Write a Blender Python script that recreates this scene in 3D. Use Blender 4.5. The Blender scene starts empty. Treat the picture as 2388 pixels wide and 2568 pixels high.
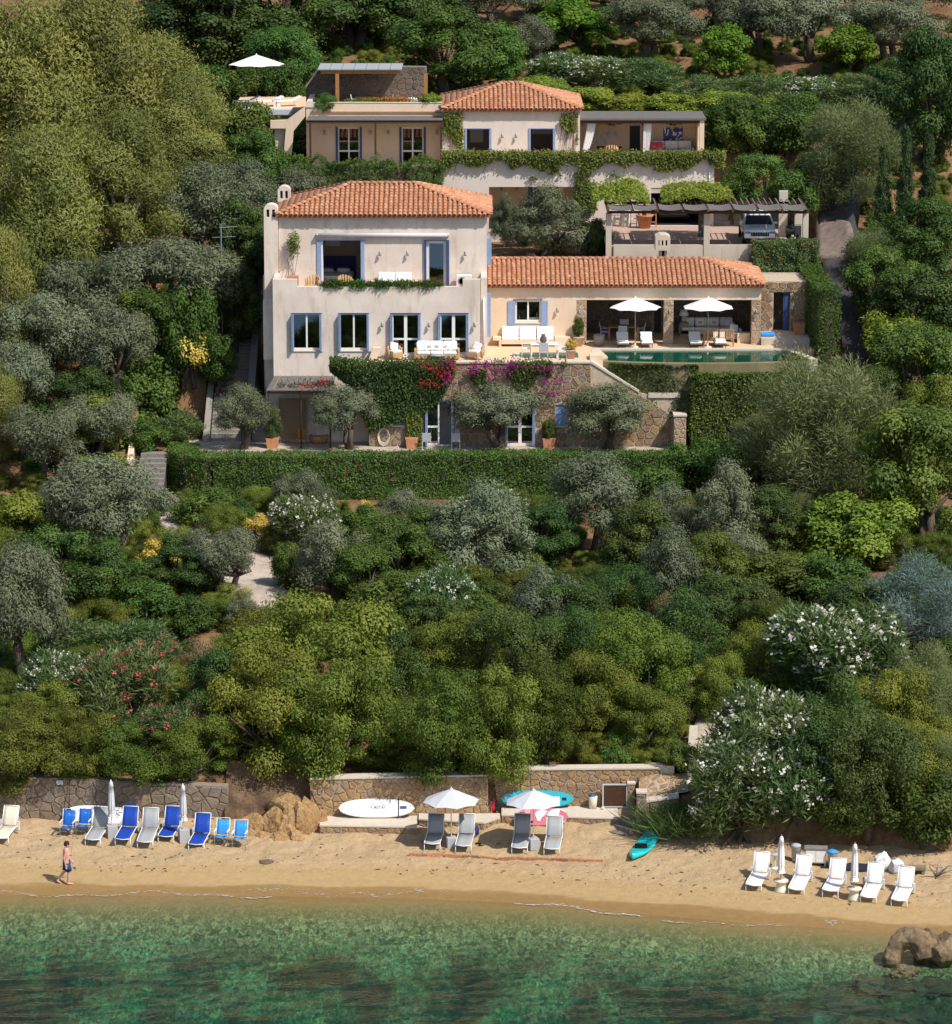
import bpy, math, random
import numpy as np
from mathutils import Vector, Matrix
R = math.radians
sc = bpy.context.scene
C = sc.collection
# ------------------------------------------------------------------ camera, sky, sun, exposure
CAM_H, PITCH, FPX = 45.0, R(11.9), 9300.0          # metres above the sea, downward tilt, focal length in photo pixels
cam_d = bpy.data.cameras.new('camera'); cam = bpy.data.objects.new('camera', cam_d); C.objects.link(cam)
cam.location = (0, 0, CAM_H); cam.rotation_euler = (R(90) - PITCH, 0, 0)
cam_d.sensor_fit = 'HORIZONTAL'; cam_d.sensor_width = 36.0; cam_d.lens = 36.0 * FPX / 2388.0
cam_d.clip_start = 1.0; cam_d.clip_end = 9000.0
sc.camera = cam
SUN = Vector((0.62, -0.52, 1.0)).normalized()       # towards the sun
w = bpy.data.worlds.new('World'); sc.world = w; w.use_nodes = True
nt = w.node_tree; nt.nodes.clear()
sky = nt.nodes.new('ShaderNodeTexSky'); sky.sky_type = 'NISHITA'; sky.sun_disc = False
sky.sun_elevation = math.asin(SUN.z); sky.sun_rotation = math.atan2(SUN.x, SUN.y)
bg = nt.nodes.new('ShaderNodeBackground'); bg.inputs['Strength'].default_value = 0.125
wo = nt.nodes.new('ShaderNodeOutputWorld')
nt.links.new(sky.outputs[0], bg.inputs[0]); nt.links.new(bg.outputs[0], wo.inputs[0])
sl = bpy.data.lights.new('sun', 'SUN'); sl.energy = 4.6; sl.angle = R(0.53); sl.color = (1.0, 0.955, 0.88)
so = bpy.data.objects.new('sun', sl); C.objects.link(so); so.location = (80, 60, 120)
so.rotation_euler = SUN.to_track_quat('Z', 'Y').to_euler()
vs = sc.view_settings; vs.view_transform = 'Standard'; vs.look = 'None'; vs.exposure = 0.10; vs.gamma = 1.0
vs.use_curve_mapping = False
sc.cycles.max_bounces = 6; sc.cycles.transparent_max_bounces = 12; sc.cycles.diffuse_bounces = 3

# ------------------------------------------------------------------ picture geometry helpers (source pixels -> metres at a real distance)
cp, sp = math.cos(PITCH), math.sin(PITCH)
def pt(u, v, Y):
    dx = (u - 1194) / FPX; dv = (v - 1284) / FPX
    t = Y / (cp - dv * sp)
    return dx * t, CAM_H + t * (-sp - dv * cp)
def gnd(u, v, z):
    dx = (u - 1194) / FPX; dv = (v - 1284) / FPX
    t = (z - CAM_H) / (-sp - dv * cp)
    return dx * t, t * (cp - dv * sp)
class Pl:
    def __init__(s, Y, v): s.Y, s.v = Y, v
    def X(s, u): return pt(u, s.v, s.Y)[0]
    def Z(s, v): return pt(1194, v, s.Y)[1]

# ------------------------------------------------------------------ materials
MATS = {}
def new_mat(name):
    m = bpy.data.materials.new(name); m.use_nodes = True
    n = m.node_tree; b = n.nodes['Principled BSDF']; MATS[name] = m
    return m, n, b
def N(n, t, **kw):
    x = n.nodes.new(t)
    for k, v in kw.items():
        if k in x.inputs.keys(): x.inputs[k].default_value = v
        else: setattr(x, k, v)
    return x
def ramp(n, stops):
    r = n.nodes.new('ShaderNodeValToRGB'); e = r.color_ramp.elements
    while len(e) < len(stops): e.new(0.5)
    for i, (p, c) in enumerate(stops): e[i].position = p; e[i].color = (*c, 1)
    return r
def plain(name, col, rough=0.6, var=0.10, scale=6.0, bump=0.0, metal=0.0, spec=0.3, objvar=0.0):
    """a colour with soft mottling, wear and optional per-object shift"""
    m, n, b = new_mat(name)
    tc = N(n, 'ShaderNodeTexCoord'); no = N(n, 'ShaderNodeTexNoise', Scale=scale, Detail=6.0, Roughness=0.65)
    n.links.new(tc.outputs['Object'], no.inputs['Vector'])
    lo = tuple(c * (1 - var) for c in col); hi = tuple(min(1, c * (1 + var)) for c in col)
    r = ramp(n, [(0.3, lo), (0.7, hi)]); n.links.new(no.outputs['Fac'], r.inputs['Fac'])
    out = r.outputs['Color']
    if objvar:
        oi=N(n,'ShaderNodeObjectInfo');mr=N(n,'ShaderNodeMapRange');mr.inputs[3].default_value=1-objvar;mr.inputs[4].default_value=1+objvar
        n.links.new(oi.outputs['Random'], mr.inputs[0]); hs = N(n, 'ShaderNodeHueSaturation')
        n.links.new(mr.outputs[0], hs.inputs['Value']); n.links.new(out, hs.inputs['Color']); out = hs.outputs[0]
    n.links.new(out, b.inputs['Base Color'])
    b.inputs['Roughness'].default_value = rough; b.inputs['Metallic'].default_value = metal; b.inputs['Specular IOR Level'].default_value = spec
    if bump:
        bp=N(n,'ShaderNodeBump',Strength=bump,Distance=0.02);n.links.new(no.outputs['Fac'],bp.inputs['Height']);n.links.new(bp.outputs[0],b.inputs['Normal'])
    return m
def plaster(name, base, stain, warm, amount=0.5):
    """lime render: cloudy tone, vertical run-off streaks and grey weathering"""
    m, n, b = new_mat(name)
    tc = N(n, 'ShaderNodeTexCoord')
    n1 = N(n, 'ShaderNodeTexNoise', Scale=0.55, Detail=8.0, Roughness=0.62); n.links.new(tc.outputs['Object'], n1.inputs['Vector'])
    mp = N(n, 'ShaderNodeMapping'); mp.inputs['Scale'].default_value = (1.7, 1.7, 0.32); n.links.new(tc.outputs['Object'], mp.inputs['Vector'])
    n2 = N(n, 'ShaderNodeTexNoise', Scale=1.0, Detail=7.0, Roughness=0.7); n.links.new(mp.outputs[0], n2.inputs['Vector'])
    n3 = N(n, 'ShaderNodeTexNoise', Scale=14.0, Detail=4.0); n.links.new(tc.outputs['Object'], n3.inputs['Vector'])
    r1 = ramp(n, [(0.32, base), (0.62, warm)]); n.links.new(n1.outputs['Fac'], r1.inputs['Fac'])
    r2 = ramp(n, [(0.52, (0, 0, 0)), (0.80, (1, 1, 1))]); n.links.new(n2.outputs['Fac'], r2.inputs['Fac'])
    ml = N(n, 'ShaderNodeMath', operation='MULTIPLY'); ml.inputs[1].default_value = amount; n.links.new(r2.outputs['Color'], ml.inputs[0])
    mx=N(n,'ShaderNodeMixRGB');n.links.new(ml.outputs[0],mx.inputs[0]);n.links.new(r1.outputs['Color'],mx.inputs[1]);mx.inputs[2].default_value=(*stain,1)
    m2 = N(n, 'ShaderNodeMixRGB', blend_type='MULTIPLY'); m2.inputs[0].default_value = 0.35
    r3 = ramp(n, [(0.3, (0.8, 0.8, 0.8)), (0.7, (1, 1, 1))]); n.links.new(n3.outputs['Fac'], r3.inputs['Fac'])
    n.links.new(mx.outputs[0], m2.inputs[1]); n.links.new(r3.outputs['Color'], m2.inputs[2])
    n.links.new(m2.outputs[0],b.inputs['Base Color']);b.inputs['Roughness'].default_value=0.9;b.inputs['Specular IOR Level'].default_value=0.15
    bp=N(n,'ShaderNodeBump',Strength=0.25,Distance=0.01);n.links.new(n3.outputs['Fac'],bp.inputs['Height']);n.links.new(bp.outputs[0],b.inputs['Normal'])
    return m
plaster('render_cream', (0.66, 0.545, 0.455), (0.38, 0.31, 0.24), (0.80, 0.685, 0.585), 0.85)
plaster('render_ochre', (0.72, 0.54, 0.38), (0.50, 0.39, 0.28), (0.78, 0.62, 0.47), 0.5)
plaster('render_pale', (0.70, 0.61, 0.53), (0.42, 0.35, 0.28), (0.74, 0.63, 0.54), 0.5)
plaster('concrete', (0.52, 0.46, 0.37), (0.26, 0.23, 0.18), (0.60, 0.53, 0.42), 0.7)
plaster('pool_wall', (0.20, 0.17, 0.09), (0.10, 0.09, 0.05), (0.26, 0.21, 0.12), 0.6)
plain('deck_stone', (0.70, 0.48, 0.30), 0.8, 0.12, 2.5, 0.2)
plain('coping', (0.60, 0.52, 0.42), 0.75, 0.10, 5.0)
plain('patio_stone', (0.44, 0.36, 0.29), 0.9, 0.25, 1.8, 0.4)
plain('white_paint', (0.80, 0.78, 0.74), 0.45, 0.03)
plain('white_metal', (0.78, 0.78, 0.77), 0.35, 0.04, spec=0.5)
plain('blue_paint', (0.25, 0.34, 0.53), 0.5, 0.12, 4.0)
plain('deep_blue', (0.045, 0.075, 0.20), 0.5, 0.15)
plain('white_cloth', (0.82, 0.81, 0.79), 0.9, 0.04, 9.0, 0.2)
plain('grey_cloth', (0.40, 0.40, 0.41), 0.85, 0.06, 9.0, 0.2)
plain('canopy_grey', (0.56, 0.56, 0.59), 0.85, 0.05, 4.0)
plain('sling_grey', (0.34, 0.35, 0.36), 0.7, 0.05)
plain('sling_blue', (0.010, 0.055, 0.36), 0.6, 0.08)
plain('sling_azure', (0.04, 0.30, 0.72), 0.6, 0.08)
plain('sling_mid', (0.015, 0.13, 0.52), 0.6, 0.08)
plain('sling_white', (0.82, 0.80, 0.77), 0.7, 0.04)
plain('sling_cream', (0.70, 0.63, 0.50), 0.7, 0.05)
plain('wicker', (0.50, 0.30, 0.13), 0.7, 0.25, 40.0, 0.5)
plain('wicker_grey', (0.30, 0.27, 0.24), 0.8, 0.35, 40.0, 0.5)
plain('teak', (0.42, 0.23, 0.09), 0.6, 0.2, 12.0)
plain('dark_wood', (0.075, 0.036, 0.018), 0.65, 0.3, 8.0)
plain('grey_wood', (0.22, 0.19, 0.16), 0.85, 0.35, 7.0, 0.5)
plain('orange_wood', (0.38, 0.17, 0.05), 0.7, 0.25, 6.0)
plain('reed', (0.15, 0.135, 0.125), 0.9, 0.45, 22.0, 0.8)
plain('reed_warm', (0.27, 0.20, 0.12), 0.9, 0.4, 22.0, 0.8)
plain('terracotta', (0.50, 0.22, 0.11), 0.8, 0.18, 8.0, 0.3)
plain('terracotta_pale', (0.50, 0.37, 0.27), 0.85, 0.18, 8.0, 0.3)
plain('black_metal', (0.02, 0.02, 0.022), 0.5, 0.2)
plain('grey_metal', (0.42, 0.43, 0.44), 0.4, 0.08, metal=0.6)
plain('dark_cloth', (0.022, 0.026, 0.04), 0.9, 0.2)
plain('navy_cloth', (0.03, 0.035, 0.13), 0.9, 0.2)
plain('interior', (0.33, 0.26, 0.22), 0.9, 0.08)
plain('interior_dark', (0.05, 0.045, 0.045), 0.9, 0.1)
plain('bark', (0.10, 0.075, 0.055), 0.95, 0.4, 9.0, 1.0)
plain('bark_pale', (0.26, 0.22, 0.18), 0.95, 0.3, 9.0, 1.0)
plain('flower_white', (0.80, 0.79, 0.74), 0.8, 0.05)
plain('flower_pink', (0.62, 0.07, 0.12), 0.8, 0.2)
plain('flower_magenta', (0.36, 0.03, 0.26), 0.8, 0.25)
plain('flower_red', (0.55, 0.02, 0.06), 0.8, 0.25)
plain('black_rubber', (0.012, 0.012, 0.013), 0.7, 0.2)
plain('chrome', (0.7, 0.7, 0.72), 0.15, 0.02, metal=1.0)
plain('skin', (0.60, 0.33, 0.24), 0.55, 0.06, 8.0)
plain('hair', (0.035, 0.022, 0.015), 0.8, 0.2)
plain('shorts', (0.014, 0.05, 0.17), 0.8, 0.2, 12.0)
plain('mortar', (0.50, 0.40, 0.29), 0.95, 0.2, 7.0, 0.6)
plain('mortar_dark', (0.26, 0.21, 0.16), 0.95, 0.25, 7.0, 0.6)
def stone_mat(name, cols):
    m, n, b = new_mat(name)
    oi=N(n,'ShaderNodeObjectInfo');gi=N(n,'ShaderNodeNewGeometry');ad=N(n,'ShaderNodeMath',operation='ADD');fr=N(n,'ShaderNodeMath',operation='FRACT')
    n.links.new(oi.outputs['Random'],ad.inputs[0]);n.links.new(gi.outputs['Random Per Island'],ad.inputs[1]);n.links.new(ad.outputs[0],fr.inputs[0])
    r = ramp(n, [(i / (len(cols) - 1), c) for i, c in enumerate(cols)]); n.links.new(fr.outputs[0], r.inputs['Fac'])
    tc=N(n,'ShaderNodeTexCoord');no=N(n,'ShaderNodeTexNoise',Scale=9.0,Detail=7.0,Roughness=0.7);n.links.new(tc.outputs['Object'],no.inputs['Vector'])
    r2 = ramp(n, [(0.3, (0.62, 0.60, 0.58)), (0.7, (1.12, 1.1, 1.08))]); n.links.new(no.outputs['Fac'], r2.inputs['Fac'])
    mx = N(n, 'ShaderNodeMixRGB', blend_type='MULTIPLY'); mx.inputs[0].default_value = 1.0
    n.links.new(r.outputs['Color'], mx.inputs[1]); n.links.new(r2.outputs['Color'], mx.inputs[2]); n.links.new(mx.outputs[0], b.inputs['Base Color'])
    b.inputs['Roughness'].default_value = 0.92; b.inputs['Specular IOR Level'].default_value = 0.15
    bp=N(n,'ShaderNodeBump',Strength=0.7,Distance=0.03);n.links.new(no.outputs['Fac'],bp.inputs['Height']);n.links.new(bp.outputs[0],b.inputs['Normal'])
stone_mat('stone',[(0.24,0.16,0.095),(0.33,0.23,0.14),(0.28,0.21,0.15),(0.40,0.28,0.16),(0.30,0.25,0.20),(0.36,0.24,0.13),(0.22,0.17,0.13)])
stone_mat('stone_beach',[(0.36,0.23,0.12),(0.45,0.31,0.17),(0.31,0.21,0.14),(0.48,0.31,0.14),(0.36,0.28,0.20),(0.42,0.24,0.13),(0.33,0.25,0.17)])
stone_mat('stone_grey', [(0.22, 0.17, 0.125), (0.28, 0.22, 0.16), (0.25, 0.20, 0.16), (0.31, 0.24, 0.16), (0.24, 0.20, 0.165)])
stone_mat('stone_pier', [(0.52, 0.38, 0.28), (0.46, 0.33, 0.22), (0.56, 0.42, 0.31), (0.40, 0.29, 0.20), (0.50, 0.38, 0.30)])
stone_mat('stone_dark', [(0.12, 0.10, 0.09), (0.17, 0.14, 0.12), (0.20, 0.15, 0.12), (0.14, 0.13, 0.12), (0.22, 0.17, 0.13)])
stone_mat('roof_tile', [(0.50, 0.225, 0.125), (0.60, 0.30, 0.175), (0.55, 0.25, 0.14), (0.66, 0.36, 0.22), (0.46, 0.22, 0.13), (0.60, 0.29, 0.16)])
stone_mat('roof_under', [(0.36, 0.15, 0.08), (0.40, 0.17, 0.09)])
stone_mat('brick', [(0.46, 0.20, 0.11), (0.52, 0.25, 0.14), (0.42, 0.20, 0.12)])
def glass_mat():
    m, n, b = new_mat('glass'); n.nodes.remove(b); out = n.nodes['Material Output']
    fr=N(n,'ShaderNodeFresnel',IOR=2.7);gl=N(n,'ShaderNodeBsdfGlossy',Roughness=0.02);tr=N(n,'ShaderNodeBsdfTransparent');tr.inputs[0].default_value=(0.45,0.52,0.58,1)
    mx=N(n,'ShaderNodeMixShader');n.links.new(fr.outputs[0],mx.inputs[0]);n.links.new(tr.outputs[0],mx.inputs[1]);n.links.new(gl.outputs[0],mx.inputs[2]);n.links.new(mx.outputs[0],out.inputs[0])
glass_mat()

# ------------------------------------------------------------------ mesh builder
class MB:
    def __init__(s): s.v = []; s.f = []; s.m = []
    def add(s, vs, fs, mi=0):
        o = len(s.v); s.v += [tuple(p) for p in vs]; s.f += [tuple(i + o for i in q) for q in fs]; s.m += [mi] * len(fs); return s
    def box(s, x0, x1, y0, y1, z0, z1, mi=0, M=None):
        vs = [(x0, y0, z0), (x1, y0, z0), (x1, y1, z0), (x0, y1, z0), (x0, y0, z1), (x1, y0, z1), (x1, y1, z1), (x0, y1, z1)]
        if M is not None: vs = [tuple(M @ Vector(p)) for p in vs]
        return s.add(vs, [(0, 3, 2, 1), (4, 5, 6, 7), (0, 1, 5, 4), (1, 2, 6, 5), (2, 3, 7, 6), (3, 0, 4, 7)], mi)
    def cyl(s, a, b, r0, r1=None, n=8, mi=0, caps=True):
        a, b = Vector(a), Vector(b); r1 = r0 if r1 is None else r1
        d = (b - a).normalized(); x = d.orthogonal().normalized(); y = d.cross(x)
        vs = []
        for c, r in ((a, r0), (b, r1)):
            for i in range(n):
                t = 2 * math.pi * i / n; vs.append(c + x * (r * math.cos(t)) + y * (r * math.sin(t)))
        fs = [(i, (i + 1) % n, n + (i + 1) % n, n + i) for i in range(n)]
        if caps: fs += [tuple(reversed(range(n))), tuple(range(n, 2 * n))]
        return s.add(vs, fs, mi)
    def tube(s, pts, rads, n=7, mi=0):
        pts = [Vector(p) for p in pts]; vs = []; fs = []
        x = None
        for i, p in enumerate(pts):
            d = (pts[min(i + 1, len(pts) - 1)] - pts[max(i - 1, 0)]).normalized()
            x = d.orthogonal().normalized() if x is None else (x - d * x.dot(d)).normalized()
            y = d.cross(x); r = rads[i] if hasattr(rads, '__len__') else rads
            for k in range(n):
                t = 2 * math.pi * k / n; vs.append(p + x * (r * math.cos(t)) + y * (r * math.sin(t)))
        for i in range(len(pts) - 1):
            for k in range(n):
                fs.append((i * n + k, i * n + (k + 1) % n, (i + 1) * n + (k + 1) % n, (i + 1) * n + k))
        fs += [tuple(reversed(range(n))), tuple(range((len(pts) - 1) * n, len(pts) * n))]
        return s.add(vs, fs, mi)
    def lathe(s, c, prof, n=16, mi=0, sx=1, sy=1):
        c = Vector(c); vs = []; fs = []
        for r, z in prof:
            for k in range(n):
                t = 2 * math.pi * k / n; vs.append(c + Vector((r * math.cos(t) * sx, r * math.sin(t) * sy, z)))
        for i in range(len(prof) - 1):
            for k in range(n): fs.append((i * n + k, i * n + (k + 1) % n, (i + 1) * n + (k + 1) % n, (i + 1) * n + k))
        fs += [tuple(reversed(range(n))), tuple(range((len(prof) - 1) * n, len(prof) * n))]
        return s.add(vs, fs, mi)
    def prism(s, poly, y0, y1, mi=0, ax='y'):
        """polygon in (x,z) extruded along y, or in (x,y) along z, or (y,z) along x"""
        n = len(poly)
        g = {'y': lambda a, b, c: (a, c, b), 'z': lambda a, b, c: (a, b, c), 'x': lambda a, b, c: (c, a, b)}[ax]
        vs = [g(a, b, y0) for a, b in poly] + [g(a, b, y1) for a, b in poly]
        fs = [tuple(range(n)), tuple(reversed(range(n, 2 * n)))] + [(i, n + i, n + (i + 1) % n, (i + 1) % n) for i in range(n)]
        return s.add(vs, fs, mi)
    def quad(s, a, b, c, d, mi=0): return s.add([a, b, c, d], [(0, 1, 2, 3)], mi)
    def build(s, name, mat, parent=None, smooth=False, bevel=0.0, recalc=True):
        me = bpy.data.meshes.new(name); me.from_pydata(s.v, [], s.f)
        for mm in (mat if isinstance(mat, (list, tuple)) else [mat]): me.materials.append(MATS[mm])
        if any(s.m): me.polygons.foreach_set('material_index', s.m)
        if recalc:
            import bmesh
            bm = bmesh.new(); bm.from_mesh(me); bmesh.ops.recalc_face_normals(bm, faces=bm.faces); bm.to_mesh(me); bm.free()
        if smooth: me.polygons.foreach_set('use_smooth', [True] * len(me.polygons))
        me.update()
        o = bpy.data.objects.new(name, me); C.objects.link(o)
        if bevel: 
            b = o.modifiers.new('bevel', 'BEVEL'); b.width = bevel; b.segments = 2; b.limit_method = 'ANGLE'
        if parent is not None: attach(o, parent)
        return o
def attach(o, parent):
    o.parent = parent
    root = parent
    while root.parent: root = root.parent
    if root.type == 'EMPTY' and root.get('_w'): # children were modelled in world coordinates
        o.matrix_parent_inverse = Matrix.Translation(-Vector(root['_w'])) if parent is root else Matrix.Identity(4)
def tag(o, label=None, cat=None, group=None, kind=None):
    for k, v in (('label', label), ('category', cat), ('group', group), ('kind', kind)):
        if v: o[k] = v
    return o
def thing(name, label, cat, loc=(0, 0, 0), rz=0.0, group=None, world=False):
    o = bpy.data.objects.new(name, None); C.objects.link(o); o.empty_display_size = 0.2
    o.location = loc; o.rotation_euler = (0, 0, rz)
    if world: o['_w'] = loc
    return tag(o, label, cat, group)
def struct(o): o['kind'] = 'structure'; return o
def stuff(o, label=None, cat=None): return tag(o, label, cat, None, 'stuff')
def linked(name, me, parent=None, loc=(0, 0, 0)):
    o = bpy.data.objects.new(name, me); C.objects.link(o); o.location = loc
    if parent is not None: attach(o, parent)
    return o
def copy_tree(o, parent=None):
    c = o.copy(); C.objects.link(c)
    if parent is not None: c.parent = parent
    for ch in o.children: copy_tree(ch, c)
    return c
rnd = random.Random(7)
# ================================================================== TERRAIN, BEACH, SEA
def vnoise(x, y, seed=0):
    """smooth value noise, numpy arrays"""
    x = np.asarray(x, float); y = np.asarray(y, float)
    xi = np.floor(x).astype(np.int64); yi = np.floor(y).astype(np.int64); fx = x - xi; fy = y - yi
    def h(a, b):
        n = (a * 374761393 + b * 668265263 + seed * 974711) & 0x7fffffff
        n = ((n ^ (n >> 13)) * 1274126177) & 0x7fffffff
        return ((n ^ (n >> 16)) & 0xffff) / 65535.0
    sx = fx * fx * (3 - 2 * fx); sy = fy * fy * (3 - 2 * fy)
    a = h(xi, yi) * (1 - sx) + h(xi + 1, yi) * sx; b = h(xi, yi + 1) * (1 - sx) + h(xi + 1, yi + 1) * sx
    return a * (1 - sy) + b * sy
def fbm(x, y, seed=0, oct=4):
    s = 0.0; a = 0.5
    for i in range(oct): s = s + a * vnoise(x * 2 ** i, y * 2 ** i, seed + i); a *= 0.5
    return s
SHX = [-40, -19, -10, -3, 1.5, 4.9, 11, 15, 19, 40]; SHY = [140.2, 140.2, 140.1, 139.8, 139.2, 138.2, 136.5, 135.7, 134.9, 133.0]
def shore(x): return np.interp(x, SHX, SHY)
PY = [140, 147.7, 148.5, 160, 175, 186, 192.3, 193.5, 200, 210, 218, 228, 240, 255, 275, 330]
PZ = [-1.0, 0.4, 2.4, 3.4, 4.6, 5.1, 6.2, 7.0, 10.3, 14.4, 17.2, 19.8, 21.6, 23.4, 26.6, 46]
CUTS=[(-26,-7.0,135,147.9,0.0),(-7.0,.6,135,147.8,0.0),(.6,7.9,135,148.5,0.0),(-18.5,12.5,183,194.1,5.2),(3.0,12.5,194.0,196.6,7.1),(-18.5,3.5,194.1,200.5,7.1),(-12.5,20,200.5,208.8,11.0),(3.5,20,194.1,200.5,8.6),
        (-3, 21, 208.8, 226.0, 15.4), (-11, -3, 217.9, 226.5, 15.4), (-15.0, -11.5, 194, 208, 7.0)]
def terrain(x, y):
    x = np.asarray(x, float); y = np.asarray(y, float)
    off = (shore(x) - 140.0) * np.clip((158 - y) / 12, 0, 1)           # the bank follows the shore line
    z = np.interp(y - off, PY, PZ) + (fbm(x * 0.22, y * 0.22, 3) - 0.47) * 1.1 * np.clip((y - 150) / 6, 0, 1)
    for x0, x1, y0, y1, zm in CUTS:
        z = np.where((x > x0) & (x < x1) & (y > y0) & (y < y1), np.minimum(z, zm), z)
    return z
def tz(x, y): return float(terrain(x, y))
def on_terrain(u, v):
    """where the sight line of photo pixel (u,v) meets the hillside (or the beach)"""
    Y = np.arange(139.0, 330.0, 0.25); dx = (u - 1194) / FPX; dv = (v - 1284) / FPX
    t = Y / (cp - dv * sp); z = CAM_H + t * (-sp - dv * cp); g = terrain(dx * t, Y)
    k = np.argmax(z <= g)
    if not (z <= g).any(): k = len(Y) - 1
    return float(dx * t[k]), float(Y[k]), float(g[k])
def sand_z(x, y):
    s = y - shore(x)
    return np.where(s > 0, 0.125 * s, 0.10 * s - 0.004 * s * s * 0)
def grid_obj(name, xs, ys, zf, mat, attr=None):
    X, Y = np.meshgrid(xs, ys); Z = zf(X, Y); nx, ny = len(xs), len(ys)
    me = bpy.data.meshes.new(name); V = np.stack([X, Y, Z], -1).reshape(-1, 3)
    i = (np.arange(ny - 1)[:, None] * nx + np.arange(nx - 1)[None]).reshape(-1)
    Fq = np.stack([i, i + 1, i + nx + 1, i + nx], -1)
    me.vertices.add(len(V)); me.vertices.foreach_set('co', V.astype(np.float32).ravel())
    me.loops.add(Fq.size); me.loops.foreach_set('vertex_index', Fq.astype(np.int32).ravel())
    me.polygons.add(len(Fq)); me.polygons.foreach_set('loop_start', np.arange(0, Fq.size, 4, dtype=np.int32))
    me.polygons.foreach_set('use_smooth', np.ones(len(Fq), bool))
    if attr:
        a = me.attributes.new(attr[0], 'FLOAT', 'POINT'); a.data.foreach_set('value', attr[1](X, Y).astype(np.float32).ravel())
    me.materials.append(MATS[mat]); me.update(calc_edges=True); me.validate()
    o = bpy.data.objects.new(name, me); C.objects.link(o); return o
def soil_mat():
    m, n, b = new_mat('soil'); tc = N(n, 'ShaderNodeTexCoord')
    a = N(n, 'ShaderNodeTexNoise', Scale=0.35, Detail=8.0, Roughness=0.7); c = N(n, 'ShaderNodeTexNoise', Scale=5.0, Detail=8.0, Roughness=0.75)
    for q in (a, c): n.links.new(tc.outputs['Object'], q.inputs['Vector'])
    r=ramp(n,[(0.3,(0.10,0.065,0.035)),(0.5,(0.26,0.145,0.075)),(0.7,(0.34,0.22,0.13))]);n.links.new(a.outputs['Fac'],r.inputs['Fac'])
    r2 = ramp(n, [(0.3, (0.45, 0.45, 0.42)), (0.7, (1.1, 1.1, 1.05))]); n.links.new(c.outputs['Fac'], r2.inputs['Fac'])
    mx=N(n,'ShaderNodeMixRGB',blend_type='MULTIPLY');mx.inputs[0].default_value=1;n.links.new(r.outputs[0],mx.inputs[1]);n.links.new(r2.outputs[0],mx.inputs[2])
    n.links.new(mx.outputs[0],b.inputs['Base Color']);b.inputs['Roughness'].default_value=0.95;b.inputs['Specular IOR Level'].default_value=0.1
    bp=N(n,'ShaderNodeBump',Strength=0.8,Distance=0.06);n.links.new(c.outputs['Fac'],bp.inputs['Height']);n.links.new(bp.outputs[0],b.inputs['Normal'])
soil_mat()
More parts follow.
